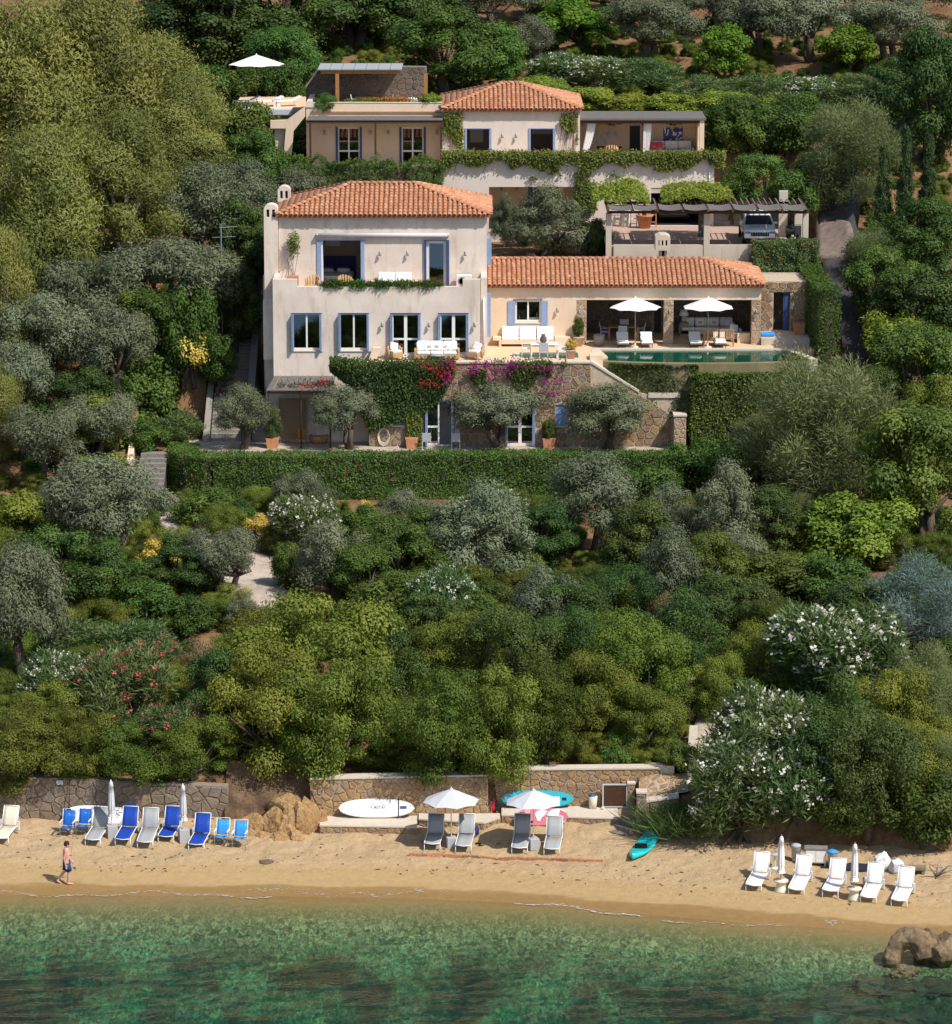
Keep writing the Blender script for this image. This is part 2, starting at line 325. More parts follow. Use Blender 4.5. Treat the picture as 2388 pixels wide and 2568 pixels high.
def sand_mat():
    m, n, b = new_mat('sand'); tc = N(n, 'ShaderNodeTexCoord'); at = N(n, 'ShaderNodeAttribute', attribute_name='shore')
    big=N(n,'ShaderNodeTexNoise',Scale=0.5,Detail=6.0,Roughness=0.6);mid=N(n,'ShaderNodeTexNoise',Scale=3.2,Detail=8.0,Roughness=0.72);fin=N(n,'ShaderNodeTexNoise',Scale=26.0,Detail=5.0,Roughness=0.7)
    st = N(n, 'ShaderNodeMapping'); st.inputs['Scale'].default_value = (0.45, 1.6, 1); n.links.new(tc.outputs['Object'], st.inputs['Vector'])
    for q in (mid, fin): n.links.new(tc.outputs['Object'], q.inputs['Vector'])
    n.links.new(st.outputs[0], big.inputs['Vector'])
    # waver the wet line
    wv=N(n,'ShaderNodeMath',operation='MULTIPLY_ADD');n.links.new(big.outputs['Fac'],wv.inputs[0]);wv.inputs[1].default_value=1.6;n.links.new(at.outputs['Fac'],wv.inputs[2])
    mr = N(n, 'ShaderNodeMapRange'); mr.inputs[1].default_value = -4.0; mr.inputs[2].default_value = 10.0; n.links.new(wv.outputs[0], mr.inputs[0])
    f = lambda s: (s + 0.75 + 4.0) / 14.0
    r=ramp(n,[(f(-2.5),(0.20,0.155,0.06)),(f(-0.4),(0.30,0.205,0.085)),(f(0.25),(0.27,0.165,0.062)),(f(0.95),(0.29,0.18,0.07)),(f(1.15),(0.40,0.275,0.13)),(f(2.7),(0.46,0.315,0.15)),(f(3.2),(0.54,0.38,0.21)),(f(6.0),(0.57,0.405,0.235))])
    n.links.new(mr.outputs[0], r.inputs['Fac'])
    r2=ramp(n,[(0.30,(0.80,0.78,0.74)),(0.55,(1.0,1.0,1.0)),(0.72,(1.10,1.10,1.12))]);n.links.new(mid.outputs['Fac'],r2.inputs['Fac'])
    mx=N(n,'ShaderNodeMixRGB',blend_type='MULTIPLY');mx.inputs[0].default_value=0.75;n.links.new(r.outputs[0],mx.inputs[1]);n.links.new(r2.outputs[0],mx.inputs[2])
    # sea floor: pebble mottle with caustic light painted into its colour, weed
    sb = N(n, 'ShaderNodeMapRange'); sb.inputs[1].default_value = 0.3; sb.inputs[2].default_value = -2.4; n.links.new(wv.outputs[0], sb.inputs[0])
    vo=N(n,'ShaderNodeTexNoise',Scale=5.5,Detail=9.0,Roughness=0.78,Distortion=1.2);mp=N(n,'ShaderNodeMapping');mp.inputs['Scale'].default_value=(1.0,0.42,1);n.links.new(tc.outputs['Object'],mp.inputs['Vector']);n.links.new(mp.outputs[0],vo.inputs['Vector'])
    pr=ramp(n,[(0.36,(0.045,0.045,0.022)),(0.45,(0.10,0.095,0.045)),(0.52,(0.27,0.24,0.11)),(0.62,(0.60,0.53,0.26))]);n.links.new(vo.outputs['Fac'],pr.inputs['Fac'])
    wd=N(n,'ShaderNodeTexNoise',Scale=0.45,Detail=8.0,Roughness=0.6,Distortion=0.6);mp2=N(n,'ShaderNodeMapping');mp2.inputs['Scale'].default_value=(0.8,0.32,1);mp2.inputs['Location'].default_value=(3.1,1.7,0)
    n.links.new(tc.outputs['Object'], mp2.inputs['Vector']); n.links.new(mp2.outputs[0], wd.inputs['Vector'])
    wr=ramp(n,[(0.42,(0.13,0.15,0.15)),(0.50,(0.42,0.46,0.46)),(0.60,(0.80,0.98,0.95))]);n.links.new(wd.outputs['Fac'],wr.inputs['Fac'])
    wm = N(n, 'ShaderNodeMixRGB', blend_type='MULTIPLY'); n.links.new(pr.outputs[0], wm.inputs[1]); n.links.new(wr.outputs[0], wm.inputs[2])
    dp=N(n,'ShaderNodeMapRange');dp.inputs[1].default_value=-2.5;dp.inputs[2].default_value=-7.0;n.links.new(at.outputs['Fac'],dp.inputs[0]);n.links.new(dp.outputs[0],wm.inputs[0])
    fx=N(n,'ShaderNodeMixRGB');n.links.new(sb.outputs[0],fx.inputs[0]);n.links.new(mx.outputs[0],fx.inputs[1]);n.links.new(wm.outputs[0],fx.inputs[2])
    n.links.new(fx.outputs[0], b.inputs['Base Color'])
    rr=N(n,'ShaderNodeMapRange');rr.inputs[1].default_value=0.9;rr.inputs[2].default_value=2.2;rr.inputs[3].default_value=0.42;rr.inputs[4].default_value=0.95;n.links.new(wv.outputs[0],rr.inputs[0]);n.links.new(rr.outputs[0],b.inputs['Roughness'])
    b.inputs['Specular IOR Level'].default_value = 0.2
    dm=N(n,'ShaderNodeMapRange');dm.inputs[1].default_value=1.8;dm.inputs[2].default_value=4.2;dm.inputs[3].default_value=0.08;dm.inputs[4].default_value=0.85;n.links.new(wv.outputs[0],dm.inputs[0])
    ad=N(n,'ShaderNodeMath',operation='MULTIPLY_ADD');ad.inputs[1].default_value=0.2;n.links.new(fin.outputs['Fac'],ad.inputs[0]);n.links.new(mid.outputs['Fac'],ad.inputs[2])
    bp=N(n,'ShaderNodeBump',Distance=0.22);n.links.new(dm.outputs[0],bp.inputs['Strength']);n.links.new(ad.outputs[0],bp.inputs['Height']);n.links.new(bp.outputs[0],b.inputs['Normal'])
sand_mat()
def water_mat(name, bump, bscale, tint, dens=0.0, vol=None, ior=1.33):
    m, n, b = new_mat(name); n.nodes.remove(b); out = n.nodes['Material Output']
    tc=N(n,'ShaderNodeTexCoord');mp=N(n,'ShaderNodeMapping');mp.inputs['Scale'].default_value=(1,1.3,1);n.links.new(tc.outputs['Object'],mp.inputs['Vector'])
    no = N(n, 'ShaderNodeTexNoise', Scale=bscale, Detail=5.0, Roughness=0.6, Distortion=0.4); n.links.new(mp.outputs[0], no.inputs['Vector'])
    bp = N(n, 'ShaderNodeBump', Strength=bump, Distance=0.12); n.links.new(no.outputs['Fac'], bp.inputs['Height'])
    fr=N(n,'ShaderNodeFresnel',IOR=ior);gl=N(n,'ShaderNodeBsdfGlossy',Roughness=0.03);tr=N(n,'ShaderNodeBsdfTransparent');tr.inputs[0].default_value=(*tint,1)
    n.links.new(bp.outputs[0], fr.inputs['Normal']); n.links.new(bp.outputs[0], gl.inputs['Normal'])
    mx=N(n,'ShaderNodeMixShader');n.links.new(fr.outputs[0],mx.inputs[0]);n.links.new(tr.outputs[0],mx.inputs[1]);n.links.new(gl.outputs[0],mx.inputs[2]);n.links.new(mx.outputs[0],out.inputs['Surface'])
    if vol:
        va = N(n, 'ShaderNodeVolumeAbsorption', Density=dens); va.inputs[0].default_value = (*vol, 1)
        vsn = N(n, 'ShaderNodeVolumeScatter', Density=0.009); vsn.inputs[0].default_value = (0.10, 0.75, 0.62, 1)
        ad=N(n,'ShaderNodeAddShader');n.links.new(va.outputs[0],ad.inputs[0]);n.links.new(vsn.outputs[0],ad.inputs[1]);n.links.new(ad.outputs[0],out.inputs['Volume'])
water_mat('sea_water', 0.5, 5.5, (0.97, 0.98, 0.97), 0.62, (0.03, 0.74, 0.68), 1.17)
hill = struct(grid_obj('hillside', np.arange(-75, 75.1, 0.6), np.concatenate([np.arange(138.5, 262, 0.6), np.arange(262, 420, 5)]), terrain, 'soil'))
def sand_geo(x, y):
    s = y - shore(x); dry = np.clip((s - 2.4) / 1.5, 0, 1)
    z = sand_z(x, y) + dry * (fbm(x * 0.9, y * 0.9, 11) - 0.47) * 0.26 + dry * (fbm(x * 2.4, y * 2.4, 17, 3) - 0.44) * 0.20
    return np.where(s < -3, z + (fbm(x * 0.7, y * 0.7, 5) - 0.47) * 0.5 * np.clip((-s - 3) / 3, 0, 1), z)
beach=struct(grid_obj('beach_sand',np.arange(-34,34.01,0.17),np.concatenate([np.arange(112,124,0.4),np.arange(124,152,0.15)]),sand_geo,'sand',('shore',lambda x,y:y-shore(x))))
def sd(x, y): return float(sand_geo(np.float64(x), np.float64(y)))
def on_sand(u, v):
    x, y = gnd(u, v, 0.5)
    for _ in range(8): x, y = gnd(u, v, sd(x, y))
    return x, y, sd(x, y)
plain('open_sea', (0.025, 0.10, 0.22), 0.12, 0.3, 0.02, spec=0.5)
struct(MB().quad((-2500, -3000, -.05), (2500, -3000, -.05), (2500, 112, -.05), (-2500, 112, -.05)).build('open_sea', 'open_sea', recalc=False))
# the sea: one closed body of water
xs = np.arange(-34, 34.1, 0.5); ys = np.arange(112, 143.6, 0.4)
sea = grid_obj('sea', xs, ys, lambda x, y: (fbm(x * 0.8, y * 1.5, 23) - 0.47) * 0.05 * np.clip((138.5 - y) / 4, 0, 1), 'sea_water')
me = sea.data; nv = len(me.vertices); bx = MB()
import bmesh as _b
bm = _b.new(); bm.from_mesh(me); ed = [e for e in bm.edges if e.is_boundary]
ex = _b.ops.extrude_edge_only(bm, edges=ed); nvx = [g for g in ex['geom'] if isinstance(g, _b.types.BMVert)]
for v_ in nvx: v_.co.z = -6
_b.ops.contextual_create(bm,geom=[g for g in ex['geom'] if isinstance(g,_b.types.BMEdge)]);_b.ops.recalc_face_normals(bm,faces=bm.faces);bm.to_mesh(me);bm.free()
struct(sea)
# breaking wash along the shore
plain('sea_foam', (0.50, 0.47, 0.42), 0.9, 0.15, 12.0)
fm = MB(); fr = random.Random(5)
def foam_strip(x0, x1, off, wd, dens):
    n = int((x1 - x0) * dens)
    for i in range(n):
        x = fr.uniform(x0, x1); y = float(shore(x)) + off + 0.22 * math.sin(x * 0.9 + off * 7) + 0.12 * math.sin(x * 2.3) + fr.gauss(0, wd)
        r = fr.uniform(0.015, 0.06); k = fr.randint(5, 7); a0 = fr.random() * 6; z = max(sd(x, y), 0.0) + 0.012
        fm.add([(x+r*fr.uniform(1.0,2.2)*math.cos(a0+j*6.283/k),y+r*fr.uniform(0.35,0.7)*math.sin(a0+j*6.283/k),z+0.003*fr.random()) for j in range(k)],[tuple(range(k))])
foam_strip(-20,-8,0.05,0.04,20);foam_strip(-9,-1,0.42,0.12,14);foam_strip(1.5,6.5,-0.15,0.05,34);foam_strip(7,13,-0.35,0.06,7);foam_strip(13.4,14.2,0.35,0.15,40)
stuff(fm.build('sea_foam', 'sea_foam', recalc=False), 'broken line of white foam where small waves wash the sand', 'foam')
db = MB(); dg_ = random.Random(15)
for k in range(420):
    x=dg_.uniform(-20,18);y=float(shore(x))+dg_.choice((2.3,2.6,3.4))+dg_.gauss(0,.25)+dg_.random() ** 2*4.5;r=dg_.uniform(.012,.05);a=dg_.random()*3.14;z=sd(x,y)+.004;c_,s_=math.cos(a),math.sin(a);l_=r*dg_.uniform(1,3.5)
    db.add([(x-c_*l_,y-s_*l_,z),(x+s_*r,y-c_*r,z+r*.6),(x+c_*l_,y+s_*l_,z),(x-s_*r,y+c_*r,z+r*.5)],[(0,1,2,3)])
plain('wrack',(0.13,0.085,0.045),.95,.4,20.0);stuff(db.build('beach_wrack','wrack',recalc=False),'scattered dry weed, twigs and pebbles along the drift line on the sand','beach wrack')
# ================================================================== BUILDING HELPERS
def wall(mb, x0, x1, z0, z1, Y, th, holes=(), mi=0):
    """upright wall with its face at Y (towards the sea), rectangular openings and their reveals"""
    hs = [(max(a, x0), min(b, x1), max(c, z0), min(d, z1)) for a, b, c, d in holes]
    X = sorted({x0, x1, *[h[0] for h in hs], *[h[1] for h in hs]}); Z = sorted({z0, z1, *[h[2] for h in hs], *[h[3] for h in hs]})
    for i in range(len(X) - 1):
        for j in range(len(Z) - 1):
            cx, cz = (X[i] + X[i + 1]) / 2, (Z[j] + Z[j + 1]) / 2
            if any(a < cx < b and c < cz < d for a, b, c, d in hs): continue
            a, b, c, d = X[i], X[i + 1], Z[j], Z[j + 1]
            mb.quad((a, Y, c), (b, Y, c), (b, Y, d), (a, Y, d), mi); mb.quad((b, Y + th, c), (a, Y + th, c), (a, Y + th, d), (b, Y + th, d), mi)
    for a, b, c, d in list(hs) + [None] if False else hs:
        mb.quad((a, Y, c), (a, Y, d), (a, Y + th, d), (a, Y + th, c), mi); mb.quad((b, Y, d), (b, Y, c), (b, Y + th, c), (b, Y + th, d), mi)
        mb.quad((a, Y, d), (b, Y, d), (b, Y + th, d), (a, Y + th, d), mi)
        if c > z0: mb.quad((b, Y, c), (a, Y, c), (a, Y + th, c), (b, Y + th, c), mi)
    mb.quad((x0, Y, z1), (x1, Y, z1), (x1, Y + th, z1), (x0, Y + th, z1), mi)
    mb.quad((x0,Y,z0),(x0,Y,z1),(x0,Y+th,z1),(x0,Y+th,z0),mi);mb.quad((x1,Y,z1),(x1,Y,z0),(x1,Y+th,z0),(x1,Y+th,z1),mi)
    return mb
def casement(parent,name,x0,x1,z0,z1,Y,rails=(),leaves=2,frame='white_paint',shutters=True,fw=0.04,back=0.10,sill=True,skip=(),s=.045):
    """a window or glazed door: frame with leaves (one part), panes, folded shutters and sill as its pieces"""
    y = Y + back; m = MB(); t = 0.06
    m.box(x0, x1, y - .02, y + t, z1 - fw, z1).box(x0, x1, y - .02, y + t, z0, z0 + fw * 1.3)
    m.box(x0, x0 + fw, y - .02, y + t, z0 + fw * 1.3, z1 - fw).box(x1 - fw, x1, y - .02, y + t, z0 + fw * 1.3, z1 - fw)
    lw = (x1 - x0 - 2 * fw) / leaves; panes = []
    for k in range(leaves):
        if k in skip: continue
        a = x0 + fw + k * lw; b = a + lw
        m.box(a, a + s, y - .035, y + .03, z0 + fw * 1.3, z1 - fw).box(b - s, b, y - .035, y + .03, z0 + fw * 1.3, z1 - fw)
        zz = [z0 + fw * 1.3] + [z0 + (z1 - z0) * r for r in rails] + [z1 - fw]
        for i, z in enumerate(zz[1:-1]): m.box(a + s, b - s, y - .033, y + .03, z - .05, z + .05)
        m.box(a + s, b - s, y - .032, y + .03, zz[0], zz[0] + .08).box(a + s, b - s, y - .032, y + .03, zz[-1] - .06, zz[-1])
        for i in range(len(zz) - 1): panes.append((a + s, b - s, zz[i] + (.08 if i == 0 else .05), zz[i + 1] - (.06 if i == len(zz) - 2 else .05)))
    f = m.build(name, frame, parent)
    for a, b, c, d in panes: MB().box(a, b, y + .0, y + .008, c, d).build('pane', 'glass', f)
    if sill: MB().box(x0 - .06, x1 + .06, Y - .05, Y + back - .02, z0 - .06, z0 - .004).build('sill', 'coping', f)
    if shutters:
        for sx, xx in ((1, x0), (-1, x1)):
            s = MB()
            for k in range(2):
                a = xx + sx * (.025 + .062 * k); s.box(a - .022, a + .022, Y - .24, Y + .05, z0 + .02, z1 - .06)
                for q in range(3):s.box(a-.028,a+.028,Y-.21,Y+.02,z0+.12+(z1-z0)*.31*q,z0+.12+(z1-z0)*(.31*q+.26))
            s.build('shutter', 'blue_paint', f)
        MB().box(x0 - .01, x1 + .01, Y - .03, Y + .04, z1 - .055, z1 + .012).build('shutter_rail', 'deep_blue', f)
    return f
def flat_shutter(parent, x0, x1, z0, z1, Y, n=2):
    s = MB(); s.box(x0, x1, Y - .05, Y - .012, z0, z1)
    h = (z1 - z0 - .1) / n
    for k in range(n): # raised edging round sunk panels
        a, b, c, d = x0 + .05, x1 - .05, z0 + .07 + k * h, z0 + .03 + (k + 1) * h
        s.box(a,b,Y-.058,Y-.05,c,c+.03).box(a,b,Y-.058,Y-.05,d-.03,d).box(a,a+.03,Y-.058,Y-.05,c+.03,d-.03).box(b-.03,b,Y-.058,Y-.05,c+.03,d-.03)
    return s.build('shutter', 'blue_paint', parent)
def sconce(parent, x, z, Y):
    m = MB(); m.box(x - .04, x + .04, Y - .03, Y - .002, z - .06, z + .10).cyl((x, Y - .03, z + .04), (x, Y - .15, z + .10), .012, n=6)
    m.lathe((x, Y - .15, z - .14), [(.02, .26), (.045, .22), (.05, .12), (.085, 0.0), (.08, 0.0)], 10)
    return m.build('wall_lamp', 'grey_metal', parent, True)
def vplane(o, w_): return o
# barrel tile, axis along +y (up the slope), crown along +z
def tile_mesh(name, r0, r1, ln, n=6):
    vs = []; fs = []
    for j, (r, y, lift) in enumerate(((r0, 0.0, 0.035), (r1, ln, 0.0), (r0 * .82, 0.0, 0.03))):
        for i in range(n + 1):
            t = math.pi * i / n; vs.append((-r * math.cos(t), y, lift + r * math.sin(t) * .85))
    for i in range(n): fs.append((i, i + 1, n + 1 + i + 1, n + 1 + i)); fs.append((i + 1, i, 2 * (n + 1) + i, 2 * (n + 1) + i + 1))
    me=bpy.data.meshes.new(name);me.from_pydata(vs,[],fs);me.materials.append(MATS['roof_tile']);me.polygons.foreach_set('use_smooth',[True]*len(fs));me.update();return me
TILE = tile_mesh('roof_tile', .108, .088, .43); CAP = tile_mesh('ridge_tile', .15, .125, .45)
def hip_roof(parent, x0, x1, y0, y1, ze, rx0, rx1, zr, under='roof_under', left=True, right=True, individual=300, dx=.267, dr=.36):
    ry=(y0+y1)/2;a,b,c,d=Vector((x0,y0,ze)),Vector((x1,y0,ze)),Vector((x1,y1,ze)),Vector((x0,y1,ze));e,f=Vector((rx0,ry,zr)),Vector((rx1,ry,zr))
    faces = [(a, b, f, e), (c, d, e, f)]
    if right: faces.append((b, c, f, f))
    if left: faces.append((d, a, e, e))
    m = MB()
    for q in faces: m.add([tuple(p) for p in (q if q[2] != q[3] else q[:3])], [tuple(range(4 if q[2] != q[3] else 3))])
    if not left: m.add([tuple(a), tuple(e), tuple(d)], [(0, 1, 2)])
    if not right: m.add([tuple(b), tuple(c), tuple(f)], [(0, 1, 2)])
    k = .13
    lo = [Vector((p.x, p.y, p.z - k)) for p in (a, b, c, d)]
    for p,q,r_,s in ((a,b,lo[1],lo[0]),(b,c,lo[2],lo[1]),(c,d,lo[3],lo[2]),(d,a,lo[0],lo[3])):m.quad(tuple(p),tuple(q),tuple(r_),tuple(s))
    m.quad(*[tuple(p) for p in lo])
    roof = m.build('roof', under, parent)
    cnt=0;rest=MB();tv=[tuple(v.co) for v in TILE.vertices];tf=[tuple(p.vertices) for p in TILE.polygons];rg=random.Random(int(x0*100))
    for fi, (p, q, r_, s) in enumerate(faces):
        E = (q - p).normalized(); W0 = (s - p) - E * (s - p).dot(E); L = W0.length; W = W0.normalized(); Nn = E.cross(W)
        n = int((q - p).length / dx); off = ((q - p).length - n * dx) / 2
        sL = (s - p).dot(E); sR = (r_ - p).dot(E); wid = (q - p).length
        for j in range(int(L / dr) + 1):
            w_ = j * dr - .10
            for i in range(n + 1):
                u_ = off + i * dx; fr_ = max(0, w_ + .2) / L
                if u_ < sL * fr_ + .02 or u_ > wid + (sR - wid) * fr_ - .02 or w_ > L - .18: continue
                jit = rg.uniform(-.012, .012); org = p + E * (u_ + jit) + W * (w_ + rg.uniform(-.015, .015)) + Nn * .012
                M=Matrix(((E.x,W.x,Nn.x,org.x),(E.y,W.y,Nn.y,org.y),(E.z,W.z,Nn.z,org.z),(0,0,0,1)))@Matrix.Rotation(rg.uniform(-.03,.03),4,'Z')
                if fi == 0 and cnt < individual:
                    o = bpy.data.objects.new('roof_tile', TILE); C.objects.link(o); o.parent = roof; o.matrix_basis = M; cnt += 1
                else: rest.add([tuple(M @ Vector(v)) for v in tv], tf)
    t = rest.build('roof_tiles', 'roof_tile', roof, True, recalc=False); t['kind'] = 'stuff'
    lines = [(e, f)]
    if left: lines += [(a, e), (d, e)]
    if right: lines += [(b, f), (c, f)]
    for p, q in lines:
        dr_ = (q - p).normalized(); X = dr_.cross(Vector((0, 0, 1))).normalized(); Z = X.cross(dr_)
        for j in range(int((q - p).length / .38) + 1):
            org = p + dr_ * (j * .38 - .03) + Z * .05
            o = bpy.data.objects.new('ridge_tile', CAP); C.objects.link(o); o.parent = roof
            o.matrix_basis = Matrix(((X.x, dr_.x, Z.x, org.x), (X.y, dr_.y, Z.y, org.y), (X.z, dr_.z, Z.z, org.z), (0, 0, 0, 1)))
    return roof
def clip(poly, nx, nz, d):
    out = []; n = len(poly)
    for i in range(n):
        p, q = poly[i], poly[(i + 1) % n]; a = nx * p[0] + nz * p[1] - d; b = nx * q[0] + nz * q[1] - d
        if a <= 0: out.append(p)
        if (a < 0 < b) or (b < 0 < a): t = a / (a - b); out.append((p[0] + (q[0] - p[0]) * t, p[1] + (q[1] - p[1]) * t))
    return out
def stones(parent, poly, place, size=.36, aspect=1.35, holes=(), seed=1, mat='stone', proud=.045, gap=.022, limit=300, name='stone', jitter=.42):
    """individual stones of a rubble wall filling a convex outline; place(a, b, d) gives the 3-D point d metres proud of the face"""
    g = random.Random(seed); xs = [p[0] for p in poly]; zs = [p[1] for p in poly]; dxs = size * aspect; dzs = size
    nx=max(1,int(round((max(xs)-min(xs))/dxs)));nz=max(1,int(round((max(zs)-min(zs))/dzs)));dxs=(max(xs)-min(xs))/nx;dzs=(max(zs)-min(zs))/nz
    S = {}
    for j in range(-1, nz + 1):
        for i in range(-1, nx + 2):
            S[i,j]=(min(xs)+(i+.5*(j%2)+g.uniform(-jitter,jitter)*.9+.25)*dxs,min(zs)+(j+.5+g.uniform(-jitter,jitter)*.8)*dzs)
    cells = []
    area = 0
    for i in range(len(poly)): area += poly[i][0] * poly[(i + 1) % len(poly)][1] - poly[(i + 1) % len(poly)][0] * poly[i][1]
    pl = poly if area > 0 else poly[::-1]
    for (i, j), (sx, sz) in S.items():
        c = [(sx - 2 * dxs, sz - 2 * dzs), (sx + 2 * dxs, sz - 2 * dzs), (sx + 2 * dxs, sz + 2 * dzs), (sx - 2 * dxs, sz + 2 * dzs)]
        for di in range(-3, 4):
            for dj in range(-2, 3):
                o = S.get((i + di, j + dj))
                if o is None or (di == 0 and dj == 0): continue
                ax, az = o[0] - sx, o[1] - sz; c = clip(c, ax, az, ax * (o[0] + sx) / 2 + az * (o[1] + sz) / 2)
        for k in range(len(pl)):
            p, q = pl[k], pl[(k + 1) % len(pl)]; ex, ez = q[0] - p[0], q[1] - p[1]; c = clip(c, ez, -ex, ez * p[0] - ex * p[1])
            if len(c) < 3: break
        if len(c) < 3: continue
        for h in holes:
            cx = sum(p[0] for p in c) / len(c); cz = sum(p[1] for p in c) / len(c)
            ds = [(h[0] - cx, (1, 0, h[0])), (cx - h[1], (-1, 0, -h[1])), (h[2] - cz, (0, 1, h[2])), (cz - h[3], (0, -1, -h[3]))]
            b = max(ds, key=lambda t: t[0]); c = clip(c, *b[1]) if b[0] > 0 else []
            if len(c) < 3: break
        if len(c) < 3: continue
        cx = sum(p[0] for p in c) / len(c); cz = sum(p[1] for p in c) / len(c)
        ar = abs(sum(c[k][0] * c[(k + 1) % len(c)][1] - c[(k + 1) % len(c)][0] * c[k][1] for k in range(len(c)))) / 2
        if ar < dxs * dzs * .10: continue
        # drop near-duplicate corners, pull in by the joint width
        cc = [c[k] for k in range(len(c)) if math.hypot(c[k][0] - c[k - 1][0], c[k][1] - c[k - 1][1]) > .025]
        if len(cc) < 3: continue
        def inset(w_):return [(p[0]+(cx-p[0])*min(.6,w_/max(.03,math.hypot(p[0]-cx,p[1]-cz))),p[1]+(cz-p[1])*min(.6,w_/max(.03,math.hypot(p[0]-cx,p[1]-cz)))) for p in cc]
        cells.append((ar, inset(gap), inset(gap + .008), inset(gap + .04)))
    cells.sort(key=lambda t: -t[0]); rest = MB()
    for k, (ar, r0, r1, r2) in enumerate(cells):
        n = len(r0); d = proud * g.uniform(.6, 1.25); m = MB() if k < limit else rest
        tl = g.uniform(-.012, .012)
        vs=[place(p[0],p[1],-.02) for p in r0]+[place(p[0],p[1],d*.7) for p in r1]+[place(p[0],p[1],d+(tl if q%2 else-tl)) for q,p in enumerate(r2)]
        fs=[(q,(q+1)%n,n+(q+1)%n,n+q) for q in range(n)]+[(n+q,n+(q+1)%n,2*n+(q+1)%n,2*n+q) for q in range(n)]+[tuple(range(2*n,3*n))]
        m.add(vs, fs)
        if k < limit: m.build(name, mat, parent, recalc=False)
    if rest.v: rest.build(name + 's', mat, parent, recalc=False)['kind'] = 'stuff'
def front(Y): return lambda a, b, d: (a, Y - d, b)
# ================================================================== MAIN VILLA
ZT = 12.0                                            # pool terrace level
A = Pl(196.85, 840); B = Pl(199.2, 640)
ua = lambda z: 640 + z * .3245
va = lambda z: 440 + z * .3245
AX = lambda z: A.X(ua(z)); AZ = lambda z: A.Z(va(z)); BX = lambda z: B.X(ua(z)); BZ = lambda z: B.Z(va(z))
hx0, hx1 = AX(140), AX(1740); hxr = AX(1793)
villa=thing('villa','large two-storey cream villa with terracotta hip roof and blue shutters above the stone annex','house',((hx0+hx1)/2,200,7),world=True)
zpar = AZ(860); zhi = AZ(803); ZU = 15.25
wins = [(AX(283), AX(515), AZ(1352), AZ(1064)), (AX(646), AX(880), AZ(1352), AZ(1064))]
drs = [(AX(1047), AX(1280), ZT + .02, AZ(1064)), (AX(1417), AX(1650), ZT + .02, AZ(1064))]
m = MB(); wall(m, hx0, hx1, 6.6, zpar, A.Y, .3, wins + drs)
m.box(hx0, AX(328), A.Y, A.Y + .3, zpar, zhi).box(AX(1605), hx1, A.Y, A.Y + .3, zpar, zhi)
m.box(hx0, hx0 + .3, A.Y + .3, 206.6, 6.6, zhi).box(hx1 + .04, hxr, A.Y + .25, 206.6, 6.6, AZ(800) + .02)          # side walls of the lower block
m.box(hx1, hx1 + .04, A.Y + .3, A.Y + .55, 6.6, zhi)
m.build('wall', 'render_cream', villa)
MB().box(hx0 + .3, hx1, A.Y + .3, 206.3, ZU - .3, ZU).build('terrace_floor', 'deck_stone', villa)
MB().box(hx0 + .3, hx1, 203.0, 203.2, 11.7, ZU - .3).box(hx0 + .3, hx1, A.Y + .3, 203, 11.7, 11.99).build('room', 'interior', villa)
MB().box(AX(905), AX(925), A.Y + .3, 203, 12.0, ZU - .3).box(AX(560), AX(600), A.Y + .3, 203, 12.0, ZU - .3).build('inner_wall', 'interior', villa)
# upper storey
bx0, bx1 = BX(183), BX(1790); zev = pt(1194, va(322), 199.0)[1]
O1 = (BX(478), BX(845), ZU + .02, BZ(495)); O2 = (BX(1307), BX(1500), ZU + .02, BZ(497))
m=MB();wall(m,bx0,bx1,ZU,zev-.02,B.Y,.3,[O1,O2]);m.box(bx0,bx0+.3,B.Y+.3,206.6,ZU,zev-.02).box(bx1-.3,bx1,B.Y+.3,206.6,ZU,zev-.02).box(bx0,bx1,206.6,206.9,6.6,zev-.02)
m.build('upper_wall', 'render_cream', villa)
MB().box(bx0+.3,bx1-.3,203.4,203.6,ZU+.002,zev-.15).box(bx0+.3,bx1-.3,B.Y+.3,206.6,zev-.15,zev-.05).box(O1[1]+.6,O1[1]+.75,B.Y+.3,203.4,ZU+.002,zev-.15).build('bedroom_wall','interior',villa)
zr = pt(1194, 461, 202.75)[1]
roof = hip_roof(villa, BX(183) - .16, BX(1818), B.Y - .32, 206.3, zev + .12, pt(ua(735), 461, 202.75)[0], pt(ua(1248), 461, 202.75)[0], zr)
MB().box(bx0 - .02, bx1 + .02, B.Y - .14, B.Y - .003, zev - .12, zev - .022).build('cornice', 'render_pale', villa)
for i, h in enumerate(wins): casement(villa, 'window', *h, A.Y)
for i, h in enumerate(drs): casement(villa, 'french_door', *h, A.Y, rails=(.41,), sill=False, s=.085, fw=.07)
# blind half drawn behind the right-hand door
m = MB()
for k in range(6):m.box(drs[1][0]+.15,drs[1][1]-.15,A.Y+.28+.01*(k%2),A.Y+.30+.01*(k%2),drs[1][3]-.16-.145*(k+1),drs[1][3]-.16-.145*k)
m.build('roman_blind', 'sling_cream', villa)
